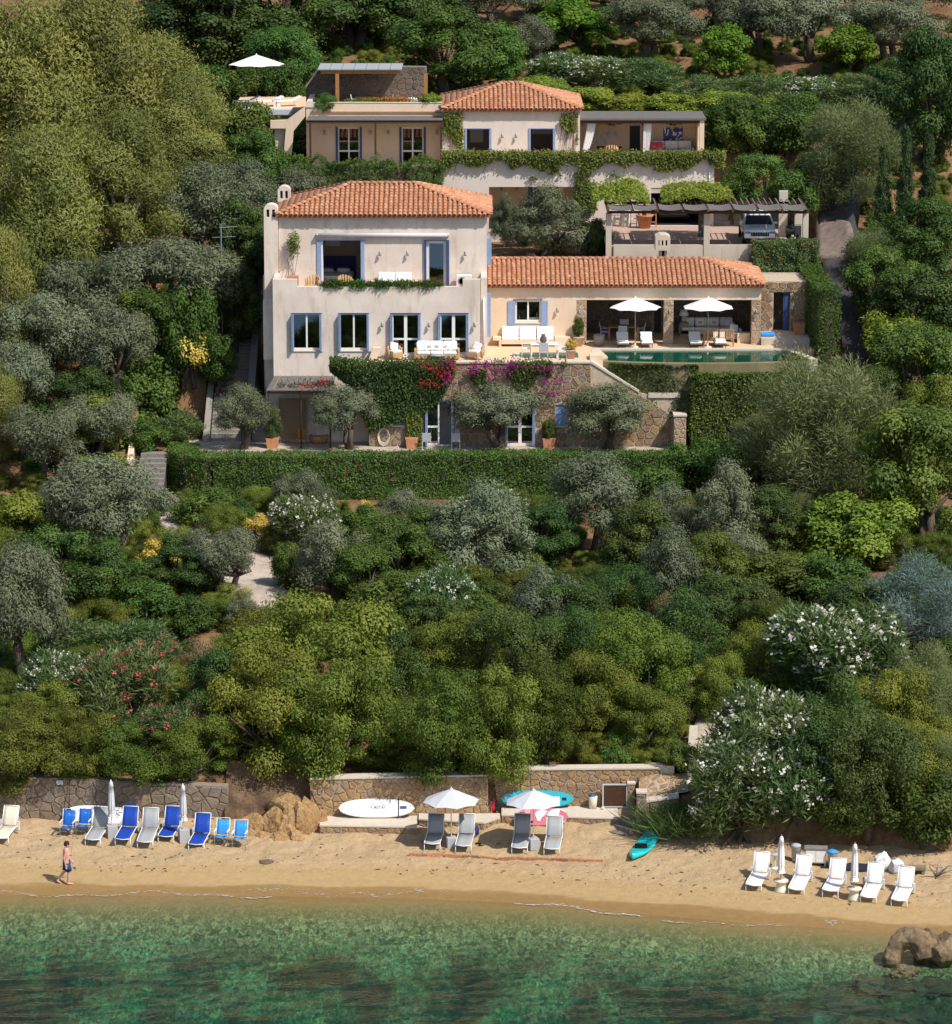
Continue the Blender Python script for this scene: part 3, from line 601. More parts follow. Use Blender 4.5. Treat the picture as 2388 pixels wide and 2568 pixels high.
# blue jambs of the wide upstairs opening, glazed door beside it
jm=MB().box(O1[0],O1[0]+.22,B.Y-.06,B.Y+.2,O1[2],O1[3]).box(O1[1]-.20,O1[1],B.Y-.06,B.Y+.2,O1[2],O1[3]).box(O1[0]+.22,O1[1]-.20,B.Y-.03,B.Y+.2,O1[3]-.05,O1[3]).build('door_frame','blue_paint',villa)
MB().box(O1[0] + .23, O1[0] + .31, B.Y + .02, B.Y + .9, O1[2], O1[3] - .06).build('open_door', 'white_paint', villa)
casement(villa, 'glazed_door', O2[0] + .12, O2[1] - .16, O2[2], O2[3] - .04, B.Y, leaves=1, shutters=False, sill=False, fw=.10)
MB().box(O2[0],O2[0]+.11,B.Y-.10,B.Y+.1,O2[2],O2[3]).box(O2[1]-.15,O2[1],B.Y-.10,B.Y+.1,O2[2],O2[3]).box(O2[0]+.11,O2[1]-.15,B.Y-.05,B.Y+.1,O2[3]-.035,O2[3]).build('door_frame','deep_blue',villa)
aw=MB().cyl((BX(478),B.Y-.14,BZ(458)),(BX(1495),B.Y-.14,BZ(458)),.115,n=14);aw.box(BX(478)-.02,BX(478)+.05,B.Y-.25,B.Y-.003,BZ(470),BZ(444)).box(BX(1495)-.05,BX(1495)+.02,B.Y-.25,B.Y-.003,BZ(470),BZ(444)).build('awning','canopy_grey',villa,True)
for zx in (965, 1178, 1624): sconce(villa, BX(zx), BZ(598), B.Y)
for zx in (982, 1344, 1697): sconce(villa, AX(zx), AZ(1148), A.Y)
for zx, Y_ in ((1768, A.Y + .16),): MB().cyl((AX(zx), Y_, AZ(1395)), (AX(zx), Y_, AZ(948)), .045, n=10).build('downpipe', 'white_metal', villa, True)
# chimneys
def chimney(parent, x0, x1, y0, y1, z0, z1, mat='render_cream', slots=2):
    m = MB(); r = (x1 - x0) / 2; hh = .42; zs = z1 - r * .75 - hh
    m.box(x0, x1, y0, y1, z0, zs)
    w_ = (x1 - x0) / (slots * 2 + 1)
    for k in range(slots + 1): m.box(x0 + 2 * k * w_, x0 + (2 * k + 1) * w_, y0, y1, zs, zs + hh)
    poly=[(x0,zs+hh)]+[(x0+r-r*math.cos(t),zs+hh+r*.75*math.sin(t)) for t in [math.pi*i/10 for i in range(11)]]+[(x1,zs+hh)]
    m.prism(poly[1:-1] if False else [(x0, zs + hh)] + poly[2:-2] + [(x1, zs + hh)], y0, y1)
    c = m.build('chimney', mat, parent); MB().box(x0 + .06, x1 - .06, y0 + .25, y0 + .27, zs, zs + hh).build('flue', 'interior_dark', c); return c
chimney(villa, BX(72), BX(180), 198.95, 199.75, 6.8, pt(1194, va(222), 198.95)[1])
c2 = Pl(204.2, 520); chimney(villa, c2.X(ua(178)), c2.X(ua(276)), 203.8, 204.6, ZU, pt(1194, va(82), 203.8)[1])
MB().box(BX(40),BX(72),201.5,206,6.8,pt(1194,692,201.5)[1]).box(AX(57),AX(140)-.004,197.6,199.6,AZ(1440),AZ(985)).build('side_wall','render_cream',villa)
for zx, zy in ((497, 150), (520, 145), (1480, 160)):
    vx, vz = pt(ua(zx), va(zy + 30), 201.4); pz = vz - .1
    MB().cyl((vx,201.4,pz-.3),(vx,201.4,pz+.22),.06,n=8).lathe((vx,201.4,pz+.2),[(.1,0),(.1,.1),(.05,.16)],8).build('vent_pipe','white_paint',villa,True)
# shutters folded back at the right-hand corner
flat_shutter(villa, AX(1795), AX(1824), AZ(1328), AZ(980), 200.3); flat_shutter(villa, bx1 + .01, bx1 + .26, BZ(690), BZ(486), B.Y + .25)

# ================================================================== STONE ANNEX UNDER THE TERRACE
ZP = 7.4
NN = Pl(195.5, 1010)
NX = NN.X; NZ = NN.Z
annex=thing('stone_annex','rubble stone lower storey with glazed doors below the terrace, hung with bougainvillea','building',(NX(1300),196,ZP),world=True)
dA=(NX(1063),NX(1141),ZP+.03,NZ(1005));dB=(NX(1267),NX(1342),ZP+.03,NZ(1005));wA=(NX(985),NX(1013),NZ(1066),NZ(1003));wB=(NX(1394),NX(1421),NZ(1068),NZ(1015))
ax0, ax1 = NX(925), NX(1700); zc = 11.93
m = MB(); wall(m, ax0, NX(1482), ZP - .3, zc, NN.Y, .45, [dA, dB, wA, wB])
m.prism([(NX(1482), ZP - .3), (ax1, ZP - .3), (ax1, NZ(1000)), (NX(1626), NZ(990)), (NX(1603), NZ(985)), (NX(1482), zc)], NN.Y, NN.Y + .45)
m.box(ax0, ax0 + .3, NN.Y + .45, 197.4, ZP - .3, zc); m.box(ax0, NX(1482), 198.6, 198.9, ZP - .3, zc)
aw_ = m.build('wall', 'mortar', annex)
stones(aw_,[(ax0,ZP),(NX(1482),ZP),(NX(1482),zc-.03),(ax0,zc-.03)],front(NN.Y),.34,1.3,[(h[0]-.03,h[1]+.03,h[2]-.1,h[3]+.03) for h in (dA,dB,wA,wB)],3,'stone',limit=230)
stones(aw_,[(NX(1482),ZP),(ax1-.35,ZP),(ax1-.35,NZ(1004)),(NX(1626),NZ(994)),(NX(1603),NZ(989)),(NX(1482),zc-.05)],front(NN.Y),.36,1.3,(),4,'stone',limit=70)
MB().box(ax0 - .1, NX(1482), NN.Y - .10, NN.Y + .5, zc, zc + .09).build('coping', 'coping', annex)
dd=Vector((NX(1603)-NX(1482),0,NZ(985)-zc));MB().prism([(NX(1482),zc),(NX(1482),zc+.12),(NX(1603),NZ(985)+.12),(NX(1603),NZ(985))],NN.Y-.06,NN.Y+.55).build('sloping_coping','coping',annex)
m=MB().box(NX(1626),NX(1706),NN.Y-.08,NN.Y+.02,NZ(997),NZ(985)).box(NX(1690),NX(1706),NN.Y+.02,NN.Y+1.5,NZ(997),NZ(985)).box(NX(1626),NX(1690),NN.Y+1.3,NN.Y+1.5,NZ(997),NZ(985));m.build('parapet_coping','coping',annex)
MB().box(NX(1696),NX(1700),NN.Y+.45,NN.Y+1.5,ZP-.3,NZ(997)).box(NX(1626),NX(1696),NN.Y+1.3,NN.Y+1.49,ZP,NZ(997)).build('side_wall','mortar',annex)
ea=casement(annex,'french_door',dA[0]+.08,dA[1]-.08,dA[2],dA[3],NN.Y,rails=(.42,),skip=(1,),sill=False,s=.08);eb=casement(annex,'french_door',dB[0]+.02,dB[1]-.02,dB[2],dB[3],NN.Y,rails=(.42,),sill=False,s=.085)
for h in (wA,wB):flat_shutter(annex,h[0],h[1],h[2],h[3],NN.Y+.12,2);MB().box(h[0]-.05,h[1]+.05,NN.Y-.09,NN.Y+.1,h[2]-.07,h[2]-.003).build('sill','coping',annex)
pier = thing('stone_pier', 'pale grey stone pillar at the right end of the annex wall', 'pillar', (NX(1706), 194.6, ZP), world=True)
px0, px1 = pt(1691, 1060, 194.4)[0], pt(1721, 1060, 194.4)[0]; pz1 = pt(1194, 1044, 194.4)[1]
pw=MB().box(px0,px1,194.4,195.3,5.5,pz1).build('core','mortar',pier);stones(pw,[(px0,6.6),(px1,6.6),(px1,pz1),(px0,pz1)],front(194.4),.24,1.4,(),8,'stone_pier',.03)
MB().box(px0 - .04, px1 + .04, 194.33, 195.34, pz1, pz1 + .08).build('cap', 'coping', pier)
# room front under the villa, reed pergola and screen
lx0 = hx0
m=MB();wall(m,lx0,ax0,ZP-.3,10.95,197.3,.25,[(pt(785,1050,197.3)[0],pt(850,1050,197.3)[0],pt(1,1076,197.3)[1],pt(1,1030,197.3)[1])]);m.build('recessed_wall','render_ochre',annex)
casement(annex, 'window', pt(785, 1050, 197.3)[0], pt(850, 1050, 197.3)[0], pt(1, 1076, 197.3)[1], pt(1, 1030, 197.3)[1], 197.3, shutters=False)
perg=thing('reed_pergola','low sloping reed-mat canopy against the left foot of the villa','pergola',(pt(740,960,195.8)[0],195.8,ZP),world=True)
q0, q1 = pt(668, 980, 194.9), pt(832, 980, 194.9); p0, p1 = pt(688, 944, 196.83), pt(842, 944, 196.83)
for k in range(46):
    if k == 0: mr_ = MB()
    t0, t1 = k / 46, (k + .86) / 46
    f=lambda s,t:(q0[0]+(p0[0]-q0[0])*t+((q1[0]-q0[0])+((p1[0]-p0[0])-(q1[0]-q0[0]))*t)*s,194.9+1.93*t,q0[1]+(p0[1]-q0[1])*t)
    a, b, c, d = f(0, t0), f(1, t0), f(1, t1), f(0, t1); up = lambda p: (p[0], p[1], p[2] + .03)
    mr_.add([a, b, c, d, up(a), up(b), up(c), up(d)], [(0, 1, 2, 3), (4, 5, 6, 7), (0, 1, 5, 4), (1, 2, 6, 5), (2, 3, 7, 6), (3, 0, 4, 7)])
mr_.build('reed_mat', 'reed', perg)
for s in (.1, .55, .97):
    a, b = f(s, 0), f(s, 1); MB().cyl((a[0], a[1], a[2] + .05), (b[0], b[1], b[2] + .05), .025, n=6).build('batten', 'reed_warm', perg)
for s in (.04, .5, .96):
    a, b = f(s, .02), f(s, .99); MB().cyl((a[0], a[1], a[2] - .06), (b[0], b[1], b[2] - .06), .05, n=6).build('rafter', 'dark_wood', perg)
a, b = f(0, .06), f(1, .06); MB().cyl((a[0], a[1], a[2] - .15), (b[0], b[1], b[2] - .15), .06, n=7).build('beam', 'dark_wood', perg)
for s in (.03, .52, .97): a = f(s, .06); MB().cyl((a[0], a[1], ZP), (a[0], a[1], a[2] - .15), .05, n=7).build('post', 'dark_wood', perg)
scr = thing('reed_screen', 'weathered reed screen hanging upright below the pergola', 'screen', (pt(733, 1085, 196.4)[0], 196.4, ZP), world=True)
for k in range(30):
    z0=ZP+.2+k*.075;MB().box(pt(700,1040,196.4)[0],pt(768,1040,196.4)[0],196.4+.012*(k%2),196.44+.012*(k%2),z0,z0+.068).build('slat','reed_warm',scr)
for uu in (702, 766): x = pt(uu, 1040, 196.4)[0]; MB().box(x - .03, x + .03, 196.33, 196.40, ZP, ZP + 2.5).build('upright', 'grey_wood', scr)
# patio and terrace slabs
def slab(name, poly, z0, z1, mat): return struct(MB().prism(poly, z0, z1, ax='z').build(name, mat))
slab('patio',[(-16.2,194.15),(ax1+.5,194.15),(ax1+.5,NN.Y+.2),(ax0,NN.Y+.2),(ax0,197.4),(hx0+.1,197.4),(hx0-.2,199.6),(-15.2,199.6)],4.9,ZP,'patio_stone')
slab('pool_terrace',[(ax0,NN.Y+.46),(NX(1482)-.01,NN.Y+.46),(7.1,197.2),(6.75,199.62),(18.6,199.62),(18.6,205.6),(hxr,205.6),(hxr,A.Y+.29),(hx1,A.Y+.3),(hx1,A.Y-.001),(ax0,A.Y-.001)],11.6,ZT,'deck_stone')
# ================================================================== POOLSIDE WING
W = Pl(201.2, 800)
uw = lambda z: 1200 + z * .4867
vw = lambda z: 440 + z * .4867
WX = lambda z: W.X(uw(z)); WZ = lambda z: W.Z(vw(z))
wing = thing('pool_house', 'long single-storey wing with tiled roof and open arcade behind the pool', 'house', (WX(750), 203, ZT), world=True)
wx0, wx1 = hxr + .01, WX(1456); zwe = WZ(572); zo = WZ(641)
op1 = (WX(557), WX(955), ZT, zo); op2 = (WX(1005), WX(1407), ZT, zo); ww = (WX(190), WX(322), WZ(757), WZ(642))
m = MB(); wall(m, wx0, WX(505), ZT, zwe, W.Y, .35, [ww]); m.box(WX(505), wx1, W.Y, W.Y + .35, zo, zwe); m.build('wall', 'render_ochre', wing)
bk=MB();wall(bk,wx0,wx1,11.7,zwe,205.4,.3,[(WX(925),WX(962),ZT,ZT+2.1)]);bk.box(wx0,wx1,W.Y+.35,205.4,zwe-.1,zwe);bk.box(WX(520),WX(535),W.Y+.35,205.4,ZT,zwe-.1).build('back_wall','mortar_dark',wing)
stones(wing,[(WX(540),ZT),(wx1-.3,ZT),(wx1-.3,zo+.3),(WX(540),zo+.3)],front(205.4),.34,1.5,[(WX(915),WX(965),ZT,ZT+2.2)],15,'stone_dark',limit=60)
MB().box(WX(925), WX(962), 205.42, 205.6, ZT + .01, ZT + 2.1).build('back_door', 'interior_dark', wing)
for i, (a, b) in enumerate(((505, 557), (955, 1005), (1407, 1456))):
    p = MB().box(WX(a), WX(b), W.Y + .02, W.Y + .42, 11.7, zo - .002).build('pillar', 'mortar', wing)
    stones(p, [(WX(a), ZT), (WX(b), ZT), (WX(b), zo - .01), (WX(a), zo - .01)], front(W.Y + .02), .24, 1.35, (), 20 + i, 'stone_pier', .03, .014)
for zx in (520, 985, 1432): sconce(wing, WX(zx), WZ(700), W.Y - .03)
sconce(wing, WX(407), WZ(690), W.Y)
m = MB().box(wx1 - .32, wx1 - .02, W.Y + .43, 205.4, ZT, zwe).build('end_wall', 'mortar', wing)
stones(m, [(W.Y + .5, ZT), (205.3, ZT), (205.3, zwe - .1), (W.Y + .5, zwe - .1)], lambda a, b, d: (wx1 - .32 - d, a, b), .36, 1.4, (), 26, 'stone')
casement(wing, 'window', *ww, W.Y, shutters=False)
flat_shutter(wing, WX(152), WX(189), WZ(770), WZ(646), W.Y - .01, 1); flat_shutter(wing, WX(323), WX(357), WZ(770), WZ(646), W.Y - .01, 1)
MB().box(WX(183), WX(330), W.Y - .08, W.Y + .02, WZ(642), WZ(634)).build('lintel', 'grey_wood', wing)
MB().box(wx0 + .3, WX(500), 204.0, 204.1, ZT, zwe - .1).build('room', 'interior', wing)
zwr = pt(1194, 651, 203.95)[1]
hip_roof(wing, wx0, WX(1474), W.Y - .30, 207.6 + .6, zwe + .10, wx0, pt(uw(1165), 651, 204.6)[0], pt(1194, 651, 204.6)[1], left=False)
chimney(wing, pt(uw(930), 650, 206)[0], pt(uw(970), 650, 206)[0], 205.6, 206.4, zwe, pt(1194, vw(385), 206)[1] + .3, 'concrete', 1)
chx = Pl(205.5, 620); cb = MB(); xa, xb = chx.X(uw(912)), chx.X(uw(988)); za, zb_ = chx.Z(vw(385)), chx.Z(vw(330)); ww_ = (xb - xa)
cb.box(xa, xb, 205.35, 206.65, za, za + .28).box(xa, xb, 205.35, 206.65, zb_ - .02, zb_ + .16)
for k in range(4): cb.box(xa + ww_ * (.0, .27, .53, .8)[k], xa + ww_ * (.2, .42, .68, 1.0)[k], 205.35, 206.65, za + .28, zb_ - .02)
cb.prism([(xa, zb_ + .16), (xb, zb_ + .16), (xb - .25, zb_ + .28), (xa + .25, zb_ + .28)], 205.35, 206.65)
co = cb.build('chimney_head', 'concrete', wing); MB().box(xa + .05, xb - .05, 205.9, 205.92, za + .28, zb_ - .02).build('flue', 'interior_dark', co)
vx,vz=pt(uw(474),vw(545),202.2);MB().cyl((vx,202.2,vz-.3),(vx,202.2,vz+.2),.07,n=8).lathe((vx,202.2,vz+.18),[(.1,0),(.1,.1),(.04,.16)],8).build('vent_pipe','white_paint',wing,True)
# stone store room at the far end with its raised step
store=thing('stone_store','small rubble stone store with a blue doorway at the end of the poolside wing','building',(WX(1540),203.6,ZT),world=True)
SX = lambda z: pt(uw(z), 780, 203.4)[0]; SZ = lambda z: pt(1194, vw(z), 203.4)[1]
sdr=(SX(1520),SX(1606),SZ(800),SZ(602));m=MB();wall(m,wx1+.003,SX(1690),ZT-.4,SZ(545),203.4,.4,[sdr]);m.box(wx1+.003,SX(1690),206.5,206.8,ZT-.4,SZ(545)).box(wx1+.003,SX(1690),203.8,206.5,SZ(560),SZ(550))
sw=m.build('wall','mortar',store);stones(sw,[(wx1+.05,ZT),(SX(1688),ZT),(SX(1688),SZ(548)),(wx1+.05,SZ(548))],front(203.4),.36,1.2,[(sdr[0],sdr[1],sdr[2]-1,sdr[3])],31,'stone')
dj=MB().box(sdr[0]+.55,sdr[1]-.02,203.5,203.55,sdr[2],sdr[3]).build('door','deep_blue',store);MB().box(sdr[0]+.62,sdr[1]-.1,203.48,203.5,sdr[2]+.12,sdr[2]+.95).box(sdr[0]+.62,sdr[1]-.1,203.48,203.5,sdr[2]+1.1,sdr[3]-.15).build('door_panel','deep_blue',dj)
slab('raised_step', [(wx1 + .02, 200.9), (SX(1690), 200.9), (SX(1690), 203.39), (wx1 + .02, 203.39)], 11.7, SZ(800) - .02, 'concrete')
# ================================================================== POOL
plain('pool_tile', (0.025, 0.16, 0.115), 0.4, 0.2, 3.0)
water_mat('pool_water', 0.02, 1.2, (0.75, 0.97, 0.90), ior=1.36)
ply=[(6.75+(17.9-6.75)*t,196.5-.8*math.sin(math.pi*min(1,t*1.02)) ** .8 if 0<t<1 else 196.5) for t in [i/24 for i in range(25)]]
pin = ply + [(16.9, 199.6), (6.75, 199.6)]
pool = thing('swimming_pool', 'dark green infinity pool with a bowed overflow edge', 'pool', (12, 198, 10.6), world=True)
m=MB();n_=len(pin);m.add([(x,y,11.93) for x,y in pin]+[(x,y,10.5) for x,y in pin],[(i,(i+1)%n_,n_+(i+1)%n_,n_+i) for i in range(n_)]+[tuple(range(n_,2*n_))])
m.build('basin', 'pool_tile', pool)
MB().add([(x, y, 11.935) for x, y in pin], [tuple(range(n_))]).build('water', 'pool_water', pool, recalc=False)
ow = MB(); out = [(x, y - .22) for x, y in ply]
for i in range(24):
    a, b, c, d = out[i], out[i + 1], ply[i + 1], ply[i]
    ow.quad((*a, 8.5), (*b, 8.5), (*b, 11.90), (*a, 11.90)); ow.quad((*a, 11.90), (*b, 11.90), (*c, 11.93), (*d, 11.93))
ow.build('overflow_wall', 'pool_wall', pool)
MB().prism([(16.9, 199.6), (17.9, 196.5), (18.35, 196.5), (17.35, 199.6)], 11.3, 11.99, ax='z').build('edge_coping', 'coping', pool)
MB().box(6.4, 17.3, 199.6, 199.95, 11.9, 12.03).build('edge_coping', 'coping', pool)
MB().box(6.3, 6.75, 196.4, 199.6, 11.3, 12.02).build('edge_coping', 'coping', pool)
plain('stair_grey', (0.22, 0.205, 0.18), .9, .2, 5.0, .3)
# ================================================================== CARPORT TERRACE
CC = Pl(209.0, 600); CX = lambda z: CC.X(uw(z)); CZ = lambda z: CC.Z(vw(z))
ZC = 16.35
def brick_floor():
    m,n,b=new_mat('paver_floor');tc=N(n,'ShaderNodeTexCoord');mp=N(n,'ShaderNodeMapping');n.links.new(tc.outputs['Object'],mp.inputs['Vector'])
    br=N(n,'ShaderNodeTexBrick',Scale=4.5);br.inputs['Color1'].default_value=(0.56,0.37,0.29,1);br.inputs['Color2'].default_value=(0.48,0.33,0.27,1);br.inputs['Mortar'].default_value=(0.34,0.26,0.21,1);br.inputs['Mortar Size'].default_value=0.03
    n.links.new(mp.outputs[0],br.inputs['Vector']);n.links.new(br.outputs['Color'],b.inputs['Base Color']);b.inputs['Roughness'].default_value=0.85
brick_floor()
cx0, cx1 = CX(657), CX(1700)
struct(MB().box(cx0, cx1, 209.25, 217.99, 12.0, ZC).build('car_terrace', 'paver_floor'))
cw = thing('terrace_wall', 'stained cream retaining wall below the car terrace', 'wall', ((cx0 + cx1) / 2, 209, 14), world=True)
MB().box(cx0 + .45, cx1 - .40, 209.02, 209.25, 13.0, CZ(358)).build('face', 'concrete', cw)
MB().box(cx0, cx0 + .2, 209.25, 214.5, 13, ZC + .25).build('return_wall', 'concrete', cw)
cp_ = thing('carport', 'low slatted pergola with reed mats shading the parked silver car', 'carport', ((cx0 + cx1) / 2, 211, ZC), world=True)
zrf = pt(1194, vw(186), 209)[1]
for a, b in ((657, 686), (1162, 1192), (1672, 1700)): MB().box(CX(a), CX(b), 208.98, 209.44, 13.0, zrf - .12).build('post', 'concrete', cp_)
for a, b, y in ((1135, 1162, 213.2), (1548, 1592, 213.4), (1630, 1672, 212.4)):
    x0_,x1_=pt(uw(a),590,y)[0],pt(uw(b),590,y)[0];MB().box(x0_,x1_,y,y+.45,ZC,zrf+(.62 if a == 1548 else-.12)).build('rear_post','stone_dark' if a == 1135 else 'concrete',cp_)
MB().box(cx0+.05,cx1+.05,209.05,209.22,zrf-.12,zrf+.02).build('beam','dark_wood',cp_);MB().box(cx0+.05,cx1+.05,213.4,213.57,zrf-.12,zrf+.02).build('beam','dark_wood',cp_)
nr = 9
for k in range(nr):x=cx0+.1+(cx1-cx0-.2)*k/(nr-1);MB().box(x-.06,x+.06,208.55,213.9,zrf+.02,zrf+.16).build('rafter','dark_wood',cp_)
for k in range(8): # reed mats sagging between the rafters along the front
    xa, xb = cx0 + .18 + (cx1 - cx0 - .2) * k / 8, cx0 + .04 + (cx1 - cx0 - .2) * (k + 1) / 8; m = MB()
    for i in range(6):
        t0, t1 = i / 6, (i + 1) / 6; z0 = zrf + .19 - .08 * math.sin(math.pi * t0); z1 = zrf + .19 - .08 * math.sin(math.pi * t1)
        x0_, x1_ = xa + (xb - xa) * t0, xa + (xb - xa) * t1
        m.add([(x0_,208.5,z0),(x1_,208.5,z1),(x1_,210.9,z1),(x0_,210.9,z0),(x0_,208.5,z0+.03),(x1_,208.5,z1+.03),(x1_,210.9,z1+.03),(x0_,210.9,z0+.03)],[(0,3,2,1),(4,5,6,7),(0,1,5,4),(2,3,7,6),(1,2,6,5),(3,0,4,7)])
    m.build('reed_mat', 'reed', cp_)
for k in range(34): # thin slats that stripe the paving with shade
    x = cx0 + .2 + (cx1 - cx0 - .4) * k / 33; MB().box(x - .022, x + .022, 210.95, 213.7, zrf + .165, zrf + .20).build('slat', 'grey_wood', cp_)
# ================================================================== UPPER VILLA
G = Pl(218.0, 460); ug = lambda z: 1060 + z * .4327
vg = lambda z: 180 + z * .4327
GX = lambda z: G.X(ug(z)); GZ = lambda z: G.Z(vg(z))
uv_ = thing('guest_house', 'pale upper villa with small hip roof and verandahs on the ivy-hung terrace', 'house', (GX(600), 222, 16.3), world=True)
gx0, gx1 = GX(112), GX(1690); zgt = GZ(500); ZG = 19.75
rec = (GX(385), GX(890), 16.0, GZ(667)); gar = (GX(1325), GX(1645), ZC, GZ(672)); smw = (GX(1130), GX(1182), GZ(722), GZ(700))
m=MB();wall(m,gx0,gx1,15.4,zgt,G.Y,.3,[rec,gar,smw]);m.box(gx0,gx0+.3,G.Y+.3,227,15.4,ZG).box(gx1-.3,gx1,G.Y+.3,227,15.4,ZG);m.build('terrace_front','render_pale',uv_)
MB().box(gx0 + .3, gx1 - .3, G.Y + .3, 226.5, ZG - .25, ZG).build('terrace_slab', 'deck_stone', uv_)
MB().box(gx0+.3,GX(900),221.4,221.6,15.5,ZG-.25).box(GX(895),GX(905),G.Y+.3,221.4,15.5,ZG-.25).box(gx0+.3,GX(900),G.Y+.3,221.4,15.5,16.0).build('recess_wall','render_ochre',uv_)
RX = lambda z: pt(ug(z), 500, 221.4)[0]
casement(uv_,'french_door',RX(640),RX(745),16.02,18.35,221.25,rails=(.4,),shutters=False,sill=False);MB().box(RX(612),RX(638),221.2,221.26,16.02,18.4).build('shutter','deep_blue',uv_);MB().box(RX(747),RX(772),221.2,221.26,16.02,18.4).build('shutter','deep_blue',uv_)
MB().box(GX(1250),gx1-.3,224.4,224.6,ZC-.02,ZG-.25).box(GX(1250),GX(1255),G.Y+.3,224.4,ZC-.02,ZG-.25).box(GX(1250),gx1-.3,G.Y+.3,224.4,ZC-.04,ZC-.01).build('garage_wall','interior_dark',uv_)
MB().box(gar[0], gar[1], G.Y + .05, G.Y + .22, gar[3] - .32, gar[3] - .003).build('garage_shutter', 'concrete', uv_)
MB().cyl((GX(1662), G.Y - .05, ZC), (GX(1662), G.Y - .05, zgt - .2), .045, n=8).build('downpipe', 'white_metal', uv_, True)
sconce(uv_, GX(462), 18.2, 221.4); sconce(uv_, GX(552), 18.2, 221.4)
casement(uv_, 'small_window', *smw, G.Y, leaves=1, shutters=False, sill=False)
U = Pl(220.5, 330); UX = lambda z: U.X(ug(z)); UZ = lambda z: U.Z(vg(z))
ux0, ux1 = UX(115), UX(912); zue = UZ(226)
h1 = (UX(245), UX(400), ZG + .3, UZ(326)); h2 = (UX(615), UX(770), UZ(474), UZ(326))
m=MB();wall(m,ux0,ux1,ZG,zue,U.Y,.3,[h1,h2]);m.box(ux0,ux0+.3,U.Y+.3,227.9,ZG,zue).box(ux1-.3,ux1,U.Y+.3,227.9,ZG,zue).box(ux0,ux1,227.9,228.1,ZG,zue);m.build('wall','render_pale',uv_)
MB().box(ux0 + .3, ux1 - .3, 224.5, 224.6, ZG, zue - .1).box(ux0 + .3, ux1 - .3, U.Y + .3, 227.9, zue - .1, zue - .01).build('room', 'interior', uv_)
for h in (h1, h2):
    MB().box(h[0],h[0]+.12,U.Y-.05,U.Y+.15,h[2],h[3]).box(h[1]-.14,h[1],U.Y-.05,U.Y+.15,h[2],h[3]).box(h[0]+.12,h[1]-.14,U.Y-.02,U.Y+.15,h[3]-.05,h[3]).build('door_frame','blue_paint',uv_)
MB().box(h2[0] - .05, h2[1] + .05, U.Y - .08, U.Y + .02, h2[2] - .09, h2[2] - .003).build('sill', 'coping', uv_)
MB().box(h2[0] + .2, h2[1] - .2, 222.2, 223.0, h2[2] - .5, h2[2] + .1).build('red_seat', 'flower_red', uv_)
MB().box(h1[0]+.3,h1[0]+1.1,224.42,224.49,h1[2]+.55,h1[2]+1.45).build('picture','white_paint',uv_);MB().box(h2[0]+.25,h2[0]+1.6,224.42,224.49,h2[2]+.75,h2[2]+1.3).build('picture','white_paint',uv_)
sconce(uv_,UX(462),UZ(368),U.Y);sconce(uv_,UX(542),UZ(368),U.Y);MB().cyl((UX(880),U.Y-.06,ZG),(UX(880),U.Y-.06,zue),.045,n=8).build('downpipe','terracotta_pale',uv_,True)
hip_roof(uv_, UX(105), UX(922), U.Y - .3, 228.3, zue + .12, pt(ug(462), 210, 224.3)[0], pt(ug(562), 210, 224.3)[0], pt(1194, 210, 224.3)[1])
# right-hand verandah
vx1 = UX(1605); zvr = UZ(282); v_back = 224.6; VX = lambda z: pt(ug(z), 340, v_back)[0]; VZ = lambda z: pt(1194, vg(z), v_back)[1]
m=MB();wall(m,ux1,vx1+.3,ZG,zvr,v_back,.25,[(VX(1200),VX(1262),ZG,VZ(306))]);m.box(vx1,vx1+.28,222.2,v_back,ZG,zvr);m.build('verandah_wall','render_ochre',uv_)
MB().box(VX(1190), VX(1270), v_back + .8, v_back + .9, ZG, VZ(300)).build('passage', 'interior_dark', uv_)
MB().box(ux1 + .01, vx1 + .4, 220.6, v_back + .3, zvr, zvr + .12).build('verandah_roof', 'reed', uv_)
MB().box(ux1 + .02, vx1 + .3, 220.75, 220.9, zvr - .2, zvr - .003).build('beam', 'dark_wood', uv_)
for zx in (918, 1268): MB().box(UX(zx), UX(zx) + .13, 220.77, 220.9, ZG, zvr - .2).build('post', 'dark_wood', uv_)
MB().box(UX(1608), UX(1634), 220.7, 221.0, ZG, zvr).build('post', 'render_ochre', uv_)
# left-hand verandah with reed roof
ul = lambda z: 540 + z * .3786
vl = lambda z: 140 + z * .3786
L = Pl(221.8, 290); LX = lambda z: L.X(ul(z)); LZ = lambda z: L.Z(vl(z))
zl0 = LZ(400); lx0_, lx1_ = LX(602), ux0
zfl = 19.3; dd1 = (LX(797), LX(970), zfl + .1, LZ(472)); dd2 = (LX(1220), LX(1394), zfl + .1, LZ(472))
m=MB();wall(m,lx0_,lx1_-.01,zfl-1,LZ(312),L.Y,.3,[dd1,dd2]);m.box(lx0_,lx0_+.3,L.Y+.3,229,zfl-1,LZ(312));m.build('verandah_wall','render_ochre',uv_)
MB().box(lx0_, lx1_ - .02, L.Y + .3, 229, LZ(312) - .9, LZ(312) - .62).build('roof_terrace', 'deck_stone', uv_)
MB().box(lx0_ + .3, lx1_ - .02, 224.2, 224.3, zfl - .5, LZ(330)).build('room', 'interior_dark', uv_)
MB().box(LX(636), lx1_ - .02, L.Y - .09, L.Y - .003, LZ(374), LZ(367)).build('drip_course', 'terracotta', uv_)
MB().box(lx0_, lx1_ - .03, L.Y - .03, L.Y + .32, LZ(312), LZ(312) + .04).build('coping', 'coping', uv_)
MB().prism([(LX(600),LZ(340)),(LX(600),LZ(305)),(LX(618),LZ(298)),(LX(645),LZ(300)),(LX(665),LZ(312)),(LX(665),LZ(340))],L.Y-.06,L.Y-.035).build('raised_corner','render_pale',uv_)
